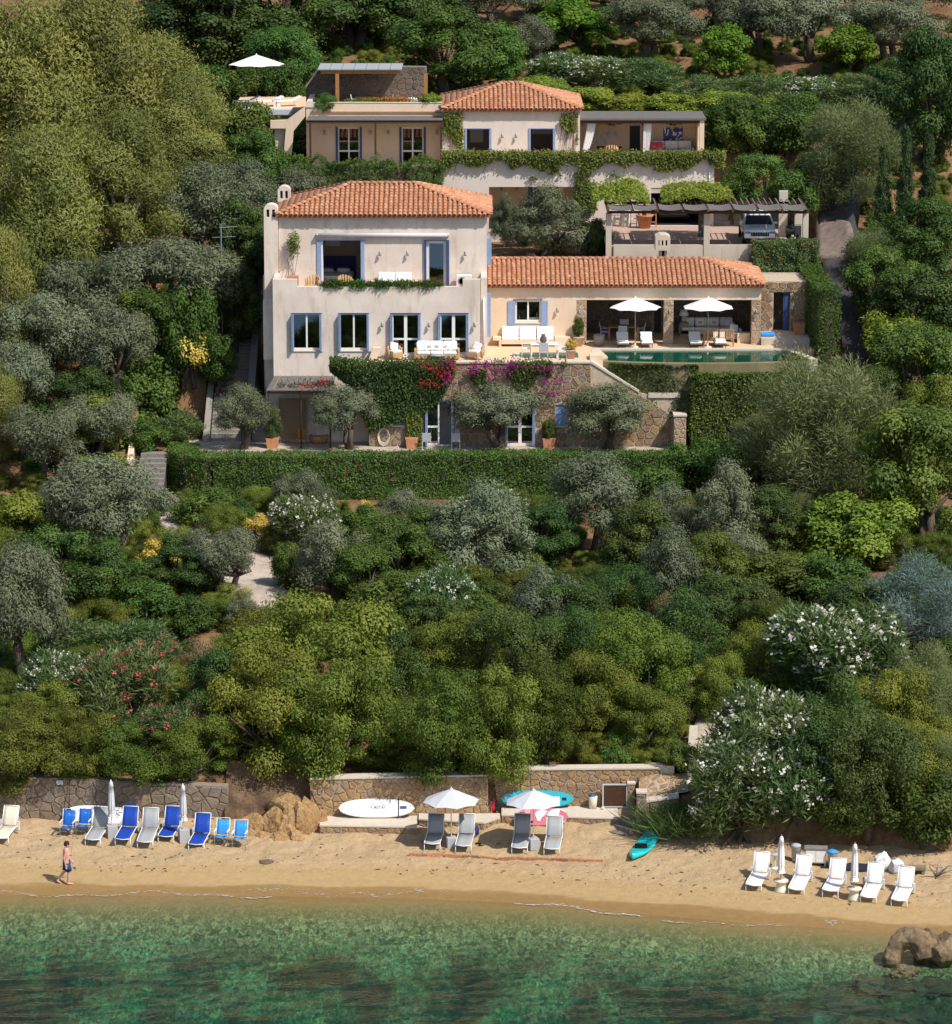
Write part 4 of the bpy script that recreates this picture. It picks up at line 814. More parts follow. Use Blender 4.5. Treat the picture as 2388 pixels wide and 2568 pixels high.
for h in (dd1, dd2):
    f_=casement(uv_,'french_door',h[0]+.12,h[1]-.12,h[2],h[3],L.Y,rails=(.4,),shutters=False,sill=False);MB().box(h[0],h[0]+.11,L.Y-.06,L.Y+.1,h[2],h[3]).build('shutter','deep_blue',f_);MB().box(h[1]-.11,h[1],L.Y-.06,L.Y+.1,h[2],h[3]).build('shutter','deep_blue',f_)
fy = 218.9; FX = lambda z: pt(ul(z), 300, fy)[0]; FZ = lambda z: pt(1194, vl(z), fy)[1]
m = MB(); xa, xb, za, zb2 = FX(605), FX(1505), FZ(428), LZ(402)
for k in range(40):
    t0,t1=k/40,(k+.85)/40;y0_,y1_=fy+(L.Y-.01-fy)*t0,fy+(L.Y-.01-fy)*t1;z0_,z1_=za+(zb2-za)*t0,za+(zb2-za)*t1
    m.add([(xa,y0_,z0_),(xb,y0_,z0_),(xb,y1_,z1_),(xa,y1_,z1_),(xa,y0_,z0_+.04),(xb,y0_,z0_+.04),(xb,y1_,z1_+.04),(xa,y1_,z1_+.04)],[(0,3,2,1),(4,5,6,7),(0,1,5,4),(2,3,7,6),(1,2,6,5),(3,0,4,7)])
m.build('reed_roof', 'reed', uv_)
MB().box(xa, xb, fy + .05, fy + .17, za - .17, za - .01).build('beam', 'dark_wood', uv_)
for zx in (628, 1060, 1496): MB().box(FX(zx) - .06, FX(zx) + .06, fy + .05, fy + .17, zfl - 1.2, za - .17).build('post', 'dark_wood', uv_)
for zx in (725, 1030, 1148, 1466): sconce(uv_, LX(zx), LZ(505), L.Y)
struct(MB().box(lx0_ - .3, lx1_, 218.4, L.Y, 15, zfl).build('verandah_floor', 'deck_stone'))
sw_ = thing('stair_wall', 'stepped cream wall beside the outside stair left of the upper villa', 'wall', (LX(520), 221, 18), world=True)
MB().prism([(LX(370),LZ(470)),(LX(370),LZ(418)),(LX(480),LZ(414)),(LX(599),LZ(325)),(LX(599),LZ(392)),(LX(522),LZ(488)),(LX(508),LZ(640)),(LX(455),LZ(660)),(LX(472),LZ(470))],220.9,221.2).build('face','render_ochre',sw_)
MB().box(LX(395), LX(470), 221.3, 224, LZ(640), LZ(470)).build('landing', 'render_ochre', sw_)
# roof-top dining pergola with stone back wall
tp = thing('dining_pergola', 'slate-topped timber pergola over the dining terrace at the top left', 'pergola', (LX(1000), 225, 22.6), world=True)
ZR = LZ(312) - .62; TX = lambda z: pt(ul(z), 200, 223.6)[0]; TZ = lambda z: pt(1194, vl(z), 223.6)[1]
KX = lambda z: pt(ul(z), 200, 227.5)[0]; KZ = lambda z: pt(1194, vl(z), 227.5)[1]
m = MB(); xa, xb = TX(680), TX(1240)
for k in range(7):a=xa+(xb-xa)*k/7;m.add([(a,223.4,TZ(92)),(a+(xb-xa)/7-.03,223.4,TZ(92)),(a+(xb-xa)/7-.03,227.4,KZ(55)),(a,227.4,KZ(55)),(a,223.4,TZ(92)+.07),(a+(xb-xa)/7-.03,223.4,TZ(92)+.07),(a+(xb-xa)/7-.03,227.4,KZ(55)+.07),(a,227.4,KZ(55)+.07)],[(0,3,2,1),(4,5,6,7),(0,1,5,4),(2,3,7,6),(1,2,6,5),(3,0,4,7)])
m.build('roof_sheet', 'sling_grey', tp)
MB().box(TX(700), TX(1225), 223.55, 223.7, TZ(118), TZ(96)).build('beam', 'orange_wood', tp)
for k in range(6):x=TX(720)+(TX(1200)-TX(720))*k/5;MB().box(x-.05,x+.05,223.5,227.3,TZ(97),TZ(94)+.02).build('rafter','orange_wood',tp)
for zx in (808, 1395): MB().box(TX(zx) - .11, TX(zx) + .11, 223.5, 223.72, ZR, TZ(118)).build('post', 'orange_wood', tp)
bw = thing('pergola_back_wall', 'dark rubble stone wall behind the roof-top dining pergola', 'wall', (KX(1000), 227.6, 22.6), world=True)
b_=MB().prism([(KX(600),ZR-3),(KX(1400),ZR-3),(KX(1400),KZ(70)),(KX(700),KZ(62)),(KX(600),KZ(215))],227.5,227.9).build('core','mortar_dark',bw)
stones(b_,[(KX(600),ZR-.3),(KX(1400),ZR-.3),(KX(1400),KZ(72)),(KX(700),KZ(64)),(KX(600),KZ(215))],front(227.5),.30,1.5,(),41,'stone_dark',limit=160)
MB().prism([(KX(598), KZ(218)), (KX(600), KZ(200)), (KX(692), KZ(62)), (KX(700), KZ(72))], 227.3, 227.9).build('sloping_coping', 'coping', bw)
# white pool terrace with parasol at the very top left
PTX = lambda z: pt(ul(z), 260, 229)[0]; PTZ = lambda z: pt(1194, vl(z), 229)[1]
ZW = PTZ(342)
struct(MB().box(PTX(120), PTX(600), 229, 236, ZW - 3, ZW).build('upper_pool_deck', 'deck_stone'))
pw_ = thing('glass_pool_wall', 'white band of the raised plunge pool left of the dining pergola', 'wall', (PTX(300), 229, ZW), world=True)
MB().box(PTX(150), PTX(515), 228.6, 228.99, PTZ(392), ZW + .02).build('face', 'white_paint', pw_)
MB().box(PTX(300), PTX(515), 228.5, 228.6, PTZ(385), PTZ(350)).build('band', 'canopy_grey', pw_)
gw = thing('block_wall', 'grey block retaining wall in shade behind the parked silver car', 'wall', (GX(1750), 218, ZC), world=True)
for r_ in range(8):
    for c_ in range(10):x_=gx1+.01+.5*c_-.25*(r_%2)*(c_>0);MB().box(x_,x_+.49-(.25 if r_%2 and c_ == 0 else 0),G.Y-.02-.01*((r_*7+c_*3)%3),G.Y+.25,15.6+.36*r_,15.6+.36*r_+.35).build('block','stair_grey',gw)
# ================================================================== STAIRS LEFT OF THE VILLA
plaster('stair_stone', (0.26, 0.235, 0.20), (0.12, 0.11, 0.09), (0.32, 0.29, 0.25), 0.7)  # darkened concrete: the shade over the stair is put into the colour
st = thing('side_stair', 'long shaded outside stair climbing left of the villa', 'stairs', (-13.6, 197, 7.4), world=True)
y = 197.0; z = ZP; k = 0
while z < 14.2:
    z += .17; dy = .30
    if k in (11, 12): dy = .9
    xl=-14.35 if k<14 else-14.1;MB().box(xl,xl+1.55+(.1 if k<8 else 0),y,y+dy+.35,z-.6,z).build('step','stair_stone',st);y += dy;k += 1
ytop = y
sl_ = 6.9 / (ytop - 197.0)
for (x0_, x1_, dz) in ((-14.75, -14.42, .25), (-12.55, -12.15, .45)):
    MB().prism([(196.6,6.4),(ytop+.5,12.5),(ytop+.5,14.35+dz),(197.0,ZP+.17+dz),(196.6,ZP+.1+dz)],x0_,x1_,ax='x').build('flank_wall','stair_stone',st)
struct(MB().box(-12.1, hx0 - .01, 197.0, 206, 7.0, 7.9).build('alley_floor', 'stair_stone'))
# ================================================================== PATHS
plain('asphalt', (0.055, 0.052, 0.055), 0.9, 0.25, 3.0, 0.3); plain('drive_pavers', (0.20, 0.15, 0.125), 0.9, 0.3, 2.5, 0.4)
def ribbon(name, pairs, mat, lift=.1, nsub=6, na=6):
    """a path laid on the hillside; pairs of left and right edge points seen in the photograph"""
    L_ = [on_terrain(a, b)[:2] for a, b, _, _ in pairs]; R_ = [on_terrain(c, d)[:2] for _, _, c, d in pairs]; rows = []
    for i in range(len(pairs) - 1):
        for k in range(nsub):
            t=k/nsub;a=[L_[i][q]+(L_[i+1][q]-L_[i][q])*t for q in (0,1)];b=[R_[i][q]+(R_[i+1][q]-R_[i][q])*t for q in (0,1)];rows.append((a,b))
    rows.append((L_[-1], R_[-1])); m = MB(); n = len(rows)
    zs=[max(tz(a[0]+(b[0]-a[0])*s/8,a[1]+(b[1]-a[1])*s/8) for s in range(9)) for a,b in rows];zs=[max(zs[max(0,i-1):i+2]) for i in range(n)]
    V = [(a[0] + (b[0] - a[0]) * s / na, a[1] + (b[1] - a[1]) * s / na, zs[i] + lift) for i, (a, b) in enumerate(rows) for s in range(na + 1)]
    m.add(V, [(i * (na + 1) + s, i * (na + 1) + s + 1, (i + 1) * (na + 1) + s + 1, (i + 1) * (na + 1) + s) for i in range(n - 1) for s in range(na)])
    o=m.build(name,mat,None,True);sm=o.modifiers.new('thick','SOLIDIFY');sm.thickness=.5;sm.offset=-1;o['_rows']=0;del o['_rows'];struct(o);return rows,zs
prow,pzs=ribbon('garden_path',[(318,1262,408,1262),(380,1305,442,1290),(425,1350,480,1330),(470,1400,570,1375),(545,1452,692,1405),(560,1500,705,1475),(590,1535,770,1545)],'patio_stone')
drow,dzs=ribbon('driveway',[(2045,545,2135,545),(2050,610,2140,610),(2062,680,2165,680),(2085,770,2200,775),(2110,870,2240,880),(2130,960,2290,970)],'asphalt',.15)
ribbon('paved_drive', [(2040, 590, 2130, 590), (2048, 680, 2140, 680)], 'drive_pavers', .2)
brow,bzs=ribbon('beach_path',[(1640,2010,1725,1985),(1700,1960,1790,1945),(1735,1900,1840,1895),(1740,1840,1830,1840),(1755,1790,1830,1790)],'patio_stone')
def PATHCLEAR(rows, x, y, pad=.5):
    for a, b in rows:
        if abs(y - (a[1] + b[1]) / 2) < 1.2 and min(a[0], b[0]) - pad < x < max(a[0], b[0]) + pad: return True
    return False
def KEEP_CLEAR(x, y): return PATHCLEAR(prow, x, y) or PATHCLEAR(drow, x, y) or PATHCLEAR(brow, x, y) or (-18.8 < x < -16.0 and 188.5 < y < 195)
gs = thing('garden_steps', 'shaded stone steps curving down from the left end of the patio', 'stairs', (-17.2, 192, 5.3), world=True)
for k in range(11): MB().box(-18.15 + .03 * k, -16.45, 189.6 + .42 * k, 190.3 + .42 * k, 4.2, 5.42 + .19 * k).build('step', 'stair_grey', gs)
MB().prism([(189.4, 4.5), (194.6, 4.5), (194.6, 7.95), (189.4, 5.75)], -18.5, -18.2, ax='x').build('flank_wall', 'render_ochre', gs)
cwl = thing('curved_path_wall', 'low curved stone kerb wall along the garden path', 'wall', (prow[3][1][0], prow[3][1][1], pzs[3]), world=True)
m = MB()
for i in range(0, 17):
    (a0, b0), (a1, b1) = prow[i], prow[i + 1]; q = lambda b, z, o_: (b[0] + o_, b[1], z)
    m.add([q(b0,pzs[i]-.3,0),q(b1,pzs[i+1]-.3,0),q(b1,pzs[i+1]+.62,0),q(b0,pzs[i]+.62,0),q(b0,pzs[i]-.3,.3),q(b1,pzs[i+1]-.3,.3),q(b1,pzs[i+1]+.62,.3),q(b0,pzs[i]+.62,.3)],[(0,1,2,3),(7,6,5,4),(3,2,6,7),(0,3,7,4),(1,5,6,2)])
m.build('kerb', 'stone_grey', cwl)
# ================================================================== BEACH WALLS
def rubble_wall(name, label, x0, x1, Y, z0, ztop, mat, seed, size=.30, cap='coping', th=.5, dark=False):
    t = thing(name, label, 'wall', ((x0 + x1) / 2, Y, z0), world=True); zt = ztop if isinstance(ztop, (list, tuple)) else [(x0, ztop), (x1, ztop)]
    core = MB().prism([(x0, z0), (x1, z0)] + [(a, b) for a, b in reversed(zt)], Y, Y + th).build('core', 'mortar_dark' if dark else 'mortar', t)
    stones(core, [(x0, z0 + .15), (x1, z0 + .15)] + [(a, b - .02) for a, b in reversed(zt)], front(Y), size, 1.5, (), seed, mat, .05, .018)
    if cap:
        for i in range(len(zt)-1):MB().prism([(zt[i][0],zt[i][1]),(zt[i+1][0],zt[i+1][1]),(zt[i+1][0],zt[i+1][1]+.07),(zt[i][0],zt[i][1]+.07)],Y-.07,Y+th+.03).build('coping',cap,t)
    return t
YL = 147.65; bwl = lambda u, v: pt(u, v, YL)
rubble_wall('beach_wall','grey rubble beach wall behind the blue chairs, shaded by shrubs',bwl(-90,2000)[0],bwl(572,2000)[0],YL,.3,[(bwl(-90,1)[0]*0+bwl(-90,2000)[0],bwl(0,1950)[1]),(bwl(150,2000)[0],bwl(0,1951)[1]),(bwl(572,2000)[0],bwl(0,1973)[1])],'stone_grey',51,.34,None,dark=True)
YM = 147.5; bm_ = lambda u, v: pt(u, v, YM)
rubble_wall('beach_wall','tan rubble beach wall behind the white lettered paddle board',bm_(778,2000)[0],bm_(1224,2000)[0],YM,.3,[(bm_(778,2000)[0],bm_(0,1955)[1]),(bm_(1224,2000)[0],bm_(0,1946)[1])],'stone_beach',52,.26)
YR = 148.2; br_ = lambda u, v: pt(u, v, YR)
rubble_wall('beach_wall','tan rubble beach wall behind the turquoise paddle board and the gate',br_(1256,2000)[0],br_(1662,2000)[0],YR,.5,[(br_(1256,2000)[0],br_(0,1932)[1]),(br_(1650,2000)[0],br_(0,1928)[1]),(br_(1662,2000)[0],br_(0,1936)[1])],'stone_beach',53,.26)
cn = thing('beach_wall', 'short tan return wall where the paddles lean', 'wall', (br_(1240, 2000)[0], 147.8, .5), world=True)
c_=MB().box(bm_(1224,2000)[0],br_(1256,2000)[0],YR-.02,YR+.4,.3,bm_(0,1947)[1]).box(bm_(1224,2000)[0]-.3,bm_(1224,2000)[0],YM+.5,YR-.02,.3,bm_(0,1947)[1]).build('core','mortar',cn)
stones(c_,[(bm_(1224,2000)[0],.5),(br_(1256,2000)[0],.5),(br_(1256,2000)[0],bm_(0,1950)[1]),(bm_(1224,2000)[0],bm_(0,1950)[1])],front(YR-.02),.25,1.4,(),54,'stone_beach')
def ledge(label, pts, ztop, seed, back):
    """low bench wall following the sand; pts: (x, y) front edge"""
    t = thing('bench_wall', label, 'wall', (pts[0][0], pts[0][1], ztop - .4), world=True); m = MB(); n = len(pts)
    m.add([(x,y,.2) for x,y in pts]+[(x,y,ztop) for x,y in pts],[(i,i+1,n+i+1,n+i) for i in range(n-1)]);core=m.build('core','mortar',t)
    MB().add([(x,y-.05,ztop) for x,y in pts]+[(x,y-.05,ztop+.06) for x,y in pts]+[(x,back,ztop+.06) for x,y in pts],[(i,i+1,n+i+1,n+i) for i in range(n-1)]+[(n+i,n+i+1,2*n+i+1,2*n+i) for i in range(n-1)]).build('coping','coping',t)
    for i in range(n - 1):
        a, b = Vector((*pts[i], 0)), Vector((*pts[i + 1], 0)); d = (b - a).normalized(); nn = Vector((d.y, -d.x, 0)); ln = (b - a).length
        stones(core,[(0,.35),(ln,.35),(ln,ztop-.01),(0,ztop-.01)],lambda p,q,e,a=a,d=d,nn=nn:tuple(a+d*p+nn*e+Vector((0,0,q))),.2,1.6,(),seed+i,'stone_beach',.04,.015)
a_, b_ = on_sand(802, 2090), on_sand(1046, 2090); ZL1 = pt(0, 2072, a_[1])[1]
ledge('low stone bench below the white lettered paddle board', [(a_[0], a_[1]), (b_[0], b_[1])], ZL1, 60, YM)
c1, c2_, c3, c4 = on_sand(1050, 2076), on_sand(1140, 2088), on_sand(1215, 2082), on_sand(1255, 2064); ZL2 = pt(0, 2046, c4[1])[1]
ledge('curved low stone bench behind the left beach parasol',[(c1[0],c1[1]),(c2_[0],c2_[1]-.05),(c3[0],c3[1]),(c4[0],c4[1])],ZL2-.1,64,YM)
d1, d2 = on_sand(1258, 2064), on_sand(1552, 2062)
ledge('straight low stone bench below the turquoise paddle board', [(d1[0], d1[1]), (d2[0], d2[1])], ZL2, 70, YR)
# gate, piers, timber steps
gt = thing('beach_gate', 'dark brown slatted gate in a pale metal frame', 'gate', (br_(1541, 2033)[0], 147.9, ZL2), world=True)
gx, gx2 = pt(1511, 2000, 147.9)[0], pt(1574, 2000, 147.9)[0]; gz0, gz1 = ZL2 + .1, pt(0, 1966, 147.9)[1]
MB().box(gx,gx+.05,147.86,147.92,gz0,gz1).box(gx2-.05,gx2,147.86,147.92,gz0,gz1).box(gx+.05,gx2-.05,147.86,147.92,gz1-.05,gz1).box(gx+.05,gx2-.05,147.86,147.92,gz0,gz0+.04).build('frame','canopy_grey',gt)
for k in range(12):h_=(gz1-gz0-.1)/12;MB().box(gx+.055,gx2-.055,147.88,147.91,gz0+.05+k*h_,gz0+.05+(k+.88)*h_).build('slat','dark_wood',gt)
def pier_(label, u0, u1, vt, Y, z0, seed, mat):
    t=thing('stone_pier',label,'pillar',(pt(u0,2000,Y)[0],Y,z0),world=True);x0_,x1_=pt(u0,2000,Y)[0],pt(u1,2000,Y)[0];zt_=pt(0,vt,Y)[1]
    c=MB().box(x0_,x1_,Y,Y+.5,z0,zt_).build('core','mortar',t);stones(c,[(x0_,z0+.1),(x1_,z0+.1),(x1_,zt_),(x0_,zt_)],front(Y),.2,1.3,(),seed,mat,.03,.014);MB().box(x0_-.03,x1_+.03,Y-.05,Y+.53,zt_,zt_+.06).build('cap','coping',t)
pier_('stone gate pier right of the brown gate', 1575, 1592, 1967, 147.85, .6, 81, 'stone_beach')
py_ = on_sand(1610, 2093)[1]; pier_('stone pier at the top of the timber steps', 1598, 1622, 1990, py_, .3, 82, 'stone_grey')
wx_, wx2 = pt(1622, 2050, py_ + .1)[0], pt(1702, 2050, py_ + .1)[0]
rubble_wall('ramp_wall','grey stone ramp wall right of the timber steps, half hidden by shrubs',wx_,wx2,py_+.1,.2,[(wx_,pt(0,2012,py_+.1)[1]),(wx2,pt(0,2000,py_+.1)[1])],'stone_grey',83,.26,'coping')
rb = thing('crazy_paving', 'sunlit crazy-paved ramp beside the brown gate', 'paving', (wx_, py_ + .8, 2), world=True)
P0,P1,P2,P3=Vector((wx_-.3,py_+.62,pt(0,2012,py_+.1)[1]-.05)),Vector((wx2+.4,py_+.62,pt(0,2000,py_+.1)[1]+.1)),Vector((wx2+.9,YR+1.2,3.2)),Vector((wx_-.2,YR,2.5))
bed = MB().quad(tuple(P0), tuple(P1), tuple(P2), tuple(P3)).build('bed', 'mortar', rb)
def bil(a,b,e):p=(P0*(1-a)+P1*a)*(1-b)+(P3*(1-a)+P2*a)*b;nrm=(P1-P0).cross(P3-P0).normalized();return tuple(p+nrm*e)
stones(bed, [(0, 0), (1, 0), (1, 1), (0, 1)], bil, .2, .9, (), 85, 'stone_beach', .03, .012)
cvw=thing('curved_wall','pale curved coping wall at the foot of the shaded beach path','wall',(brow[8][0][0],brow[8][0][1],bzs[8]),world=True);m=MB()
for i in range(0, 16):
    (a0, _), (a1, _) = brow[i], brow[i + 1]; k = lambda p, z, o_: (p[0] + o_ - .15, p[1], z)
    m.add([k(a0,bzs[i]-.6,0),k(a1,bzs[i+1]-.6,0),k(a1,bzs[i+1]+.5,0),k(a0,bzs[i]+.5,0),k(a0,bzs[i]-.6,.35),k(a1,bzs[i+1]-.6,.35),k(a1,bzs[i+1]+.5,.35),k(a0,bzs[i]+.5,.35)],[(0,1,2,3),(7,6,5,4),(3,2,6,7),(0,3,7,4),(1,5,6,2),(0,4,5,1)])
m.build('coping', 'concrete', cvw)
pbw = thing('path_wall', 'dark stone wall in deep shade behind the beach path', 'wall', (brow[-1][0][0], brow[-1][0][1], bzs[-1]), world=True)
x0_,x1_,yy=brow[-1][0][0]-.6,brow[-1][1][0]+.6,brow[-1][0][1]+.3;c=MB().box(x0_,x1_,yy,yy+.4,bzs[-1]-.5,bzs[-1]+1.3).build('core','mortar_dark',pbw);stones(c,[(x0_,bzs[-1]),(x1_,bzs[-1]),(x1_,bzs[-1]+1.3),(x0_,bzs[-1]+1.3)],front(yy),.28,1.4,(),87,'stone_dark')  # dark stone and mortar tones stand in for the shade on this wall
ts = thing('timber_steps', 'weathered timber steps fanning down from the gate to the sand', 'stairs', (*on_sand(1545, 2085)[:2], 1.0), world=True)
for k, (ua_, va_, ub_, vb_) in enumerate([(1486, 2068, 1560, 2094), (1530, 2058, 1580, 2082), (1550, 2045, 1592, 2066)]):
    yk=on_sand(1540,2082)[1]+.45*k;zt_=.95+.17*k;p=gnd(ua_,va_+6,zt_);q=gnd(ub_,vb_,zt_);d=Vector((q[0]-p[0],q[1]-p[1],0)).normalized();nn=Vector((-d.y,d.x,0))*.55
    a,b=Vector((p[0],p[1],0)),Vector((q[0],q[1],0));MB().prism([(v_.x,v_.y) for v_ in (a,b,b+nn,a+nn)],.3,zt_,ax='z').build('step','grey_wood',ts)
# buried terracotta edging in the sand
ed_ = thing('brick_edging', 'buried line of terracotta edging bricks in front of the grey loungers', 'edging', on_sand(1270, 2155), world=True)
for k in range(11):
    u0=1025+44.5*k;p=on_sand(u0,2146+1.5*k);q=on_sand(u0+42,2147.3+1.5*k);a,b=Vector(p),Vector(q);d=(b-a).normalized();nn=Vector((-d.y,d.x,0)).normalized()*.05
    MB().add([tuple(a-nn+Vector((0,0,-.2))),tuple(b-nn+Vector((0,0,-.2))),tuple(b+nn+Vector((0,0,-.2))),tuple(a+nn+Vector((0,0,-.2))),tuple(a-nn+Vector((0,0,.10))),tuple(b-nn+Vector((0,0,.10))),tuple(b+nn+Vector((0,0,.10))),tuple(a+nn+Vector((0,0,.10)))],[(0,3,2,1),(4,5,6,7),(0,1,5,4),(1,2,6,5),(2,3,7,6),(3,0,4,7)]).build('brick','brick',ed_)
# ================================================================== ROCKS
from mathutils import noise as _nz
def rock_mat(name, a, b_, c):
    m,n,b=new_mat(name);tc=N(n,'ShaderNodeTexCoord');n1=N(n,'ShaderNodeTexNoise',Scale=1.3,Detail=9.0,Roughness=0.72);n2=N(n,'ShaderNodeTexNoise',Scale=7.0,Detail=8.0,Roughness=0.75,Distortion=0.8)
    for q in (n1, n2): n.links.new(tc.outputs['Object'], q.inputs['Vector'])
    r=ramp(n,[(0.3,a),(0.5,b_),(0.7,c)]);n.links.new(n1.outputs['Fac'],r.inputs['Fac']);r2=ramp(n,[(0.32,(0.5,0.48,0.45)),(0.62,(1.1,1.08,1.05))]);n.links.new(n2.outputs['Fac'],r2.inputs['Fac'])
    mx=N(n,'ShaderNodeMixRGB',blend_type='MULTIPLY');mx.inputs[0].default_value=1;n.links.new(r.outputs[0],mx.inputs[1]);n.links.new(r2.outputs[0],mx.inputs[2]);n.links.new(mx.outputs[0],b.inputs['Base Color']);b.inputs['Roughness'].default_value=.9
    bp=N(n,'ShaderNodeBump',Strength=.9,Distance=.06);n.links.new(n2.outputs['Fac'],bp.inputs['Height']);n.links.new(bp.outputs[0],b.inputs['Normal'])
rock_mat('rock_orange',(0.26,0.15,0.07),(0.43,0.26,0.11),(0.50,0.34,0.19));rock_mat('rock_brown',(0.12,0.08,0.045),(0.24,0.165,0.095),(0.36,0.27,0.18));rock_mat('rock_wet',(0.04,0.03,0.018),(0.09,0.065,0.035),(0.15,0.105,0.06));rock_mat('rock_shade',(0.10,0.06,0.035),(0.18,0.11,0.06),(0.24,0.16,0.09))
import bmesh
def boulder(name, c, r, mat, parent, seed, amp=.28, sub=4, crag=1.0, facet=1.0):
    """a fractured boulder: random facets, fine crags"""
    g = random.Random(seed); pl = []
    for k in range(15):
        d = Vector((g.gauss(0, 1), g.gauss(0, 1), g.gauss(0, .9))).normalized(); pl.append((d, g.uniform(.72, 1.0)))
    bm = bmesh.new(); bmesh.ops.create_icosphere(bm, subdivisions=sub, radius=1.0)
    for v in bm.verts:
        p = v.co.normalized(); rr = 1.12
        for d, e in pl:
            q = p.dot(d)
            if q > .05: rr = min(rr, e / q)
        s_=p*1.6+Vector((seed*3.7,seed*1.3,seed));rr=1+(rr-1)*min(1,amp*4)*facet;rr += _nz.fractal(s_*1.3,.9,2.1,5)*amp*(.32 if facet>.5 else 1.0)-max(0,.09-abs(_nz.noise(s_*1.1)))*2.2*amp*crag
        v.co = Vector((c[0] + r[0] * p.x * rr, c[1] + r[1] * p.y * rr, c[2] + r[2] * p.z * rr))
    me=bpy.data.meshes.new(name);bm.to_mesh(me);bm.free();me.materials.append(MATS[mat]);me.polygons.foreach_set('use_smooth',[sub<4 or amp<.1]*len(me.polygons));o=bpy.data.objects.new(name,me);C.objects.link(o)
    if parent is not None: attach(o, parent)
    return o
oc = thing('rock_outcrop', 'orange rock outcrop between the two beach walls', 'rock', (*on_sand(690, 2120)[:2], .5), world=True)
for i,(u,v,Y,rx,ry,rz_) in enumerate([(640,2075,146.6,.5,.6,.62),(682,2070,146.5,.5,.6,.75),(722,2075,146.3,.45,.5,.75),(755,2060,146.5,.4,.5,.95),(795,2060,146.9,.4,.5,.75),(612,2100,146.4,.4,.5,.4),(660,2108,145.9,.42,.4,.42),(705,2112,145.6,.42,.4,.45),(742,2108,145.7,.36,.4,.45),(772,2040,147.2,.4,.5,.7),(725,2030,147.2,.6,.6,.7)]):
    x, z = pt(u, v, Y); boulder('boulder', (x, Y, z - .1), (rx * 1.3, ry * 1.2, rz_ * 1.08), 'rock_orange', oc, 5 + i, .26, 5)
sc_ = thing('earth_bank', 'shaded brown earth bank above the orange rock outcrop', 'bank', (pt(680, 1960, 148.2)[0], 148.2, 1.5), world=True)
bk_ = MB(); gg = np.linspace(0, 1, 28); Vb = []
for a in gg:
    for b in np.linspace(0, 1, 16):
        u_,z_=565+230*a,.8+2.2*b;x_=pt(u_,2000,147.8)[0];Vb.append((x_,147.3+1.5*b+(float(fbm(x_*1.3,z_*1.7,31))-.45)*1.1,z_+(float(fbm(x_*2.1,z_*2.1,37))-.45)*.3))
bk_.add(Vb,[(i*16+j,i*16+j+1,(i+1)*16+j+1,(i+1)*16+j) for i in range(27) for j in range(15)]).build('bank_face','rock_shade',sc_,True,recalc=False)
flat_=on_sand(668,2162);tag(boulder('flat_stone',(flat_[0],flat_[1],flat_[2]),(.34,.3,.07),'rock_brown',None,41,.2,3),'flat brown stone lying on the sand below the outcrop','stone')
# pierced rock at the water's edge: an arch fused with a boulder
ar = thing('pierced_rock', 'grey-brown rock with a hole through it at the water edge', 'rock', (*gnd(2300, 2390, .1), 0.0), world=True)
rx0, ry0 = gnd(2270, 2395, 0.1); m = MB(); arc = []
for i in range(13):
    t = math.pi * (1.06 - i / 12 * 1.02); arc.append((rx0 + .2 + .70 * math.cos(t), ry0 + .25 * math.sin(t), -.12 + .80 * math.sin(t)))
m.tube(arc, [.33, .34, .34, .34, .36, .39, .43, .46, .48, .5, .52, .52, .5], 12); o = m.build('arch', 'rock_brown', ar, True)
def crag(o, amp, sc_v=1.6):
    r_=o.modifiers.new('fuse','REMESH');r_.mode='VOXEL';r_.voxel_size=.045;tx=bpy.data.textures.new('crag','CLOUDS');tx.noise_scale=.4;tx.noise_depth=4;d=o.modifiers.new('crag','DISPLACE');d.texture=tx;d.strength=amp;d.mid_level=.5;r_.use_smooth_shade=True
crag(o, .2)
boulder('boulder', (rx0 + 1.45, ry0 + .1, .2), (.62, .65, .72), 'rock_brown', ar, 61, .25, 5)
boulder('boulder', (rx0 + .95, ry0 + .35, .25), (.5, .55, .72), 'rock_brown', ar, 62, .25, 5)
for i,(u,v,z,rx,ry,rz_,lb) in enumerate([(2270,2440,-.28,.75,.6,.45,'brown rock breaking the water just below the pierced rock'),(2210,2470,-.45,1.3,1.0,.45,'dark submerged rock left of the brown one'),(2330,2480,-.5,1.4,1.1,.5,'dark submerged rock at the right edge below the pierced rock'),(2120,2520,-.75,1.6,1.2,.45,'dark submerged rock patch farther out at the lower right'),(2300,2560,-.8,1.8,1.3,.5,'submerged rock at the bottom right corner'),(1960,2500,-.8,1.2,.9,.3,'small dark submerged rock left of the rocky patch')]):
    x,y=gnd(u,v,z);tag(boulder('sea_rock',(x,y,z-rz_*.55),(rx,ry,rz_),'rock_wet' if i else 'rock_brown',None,70+i,.45,5,1.0,.25),lb,'rock')
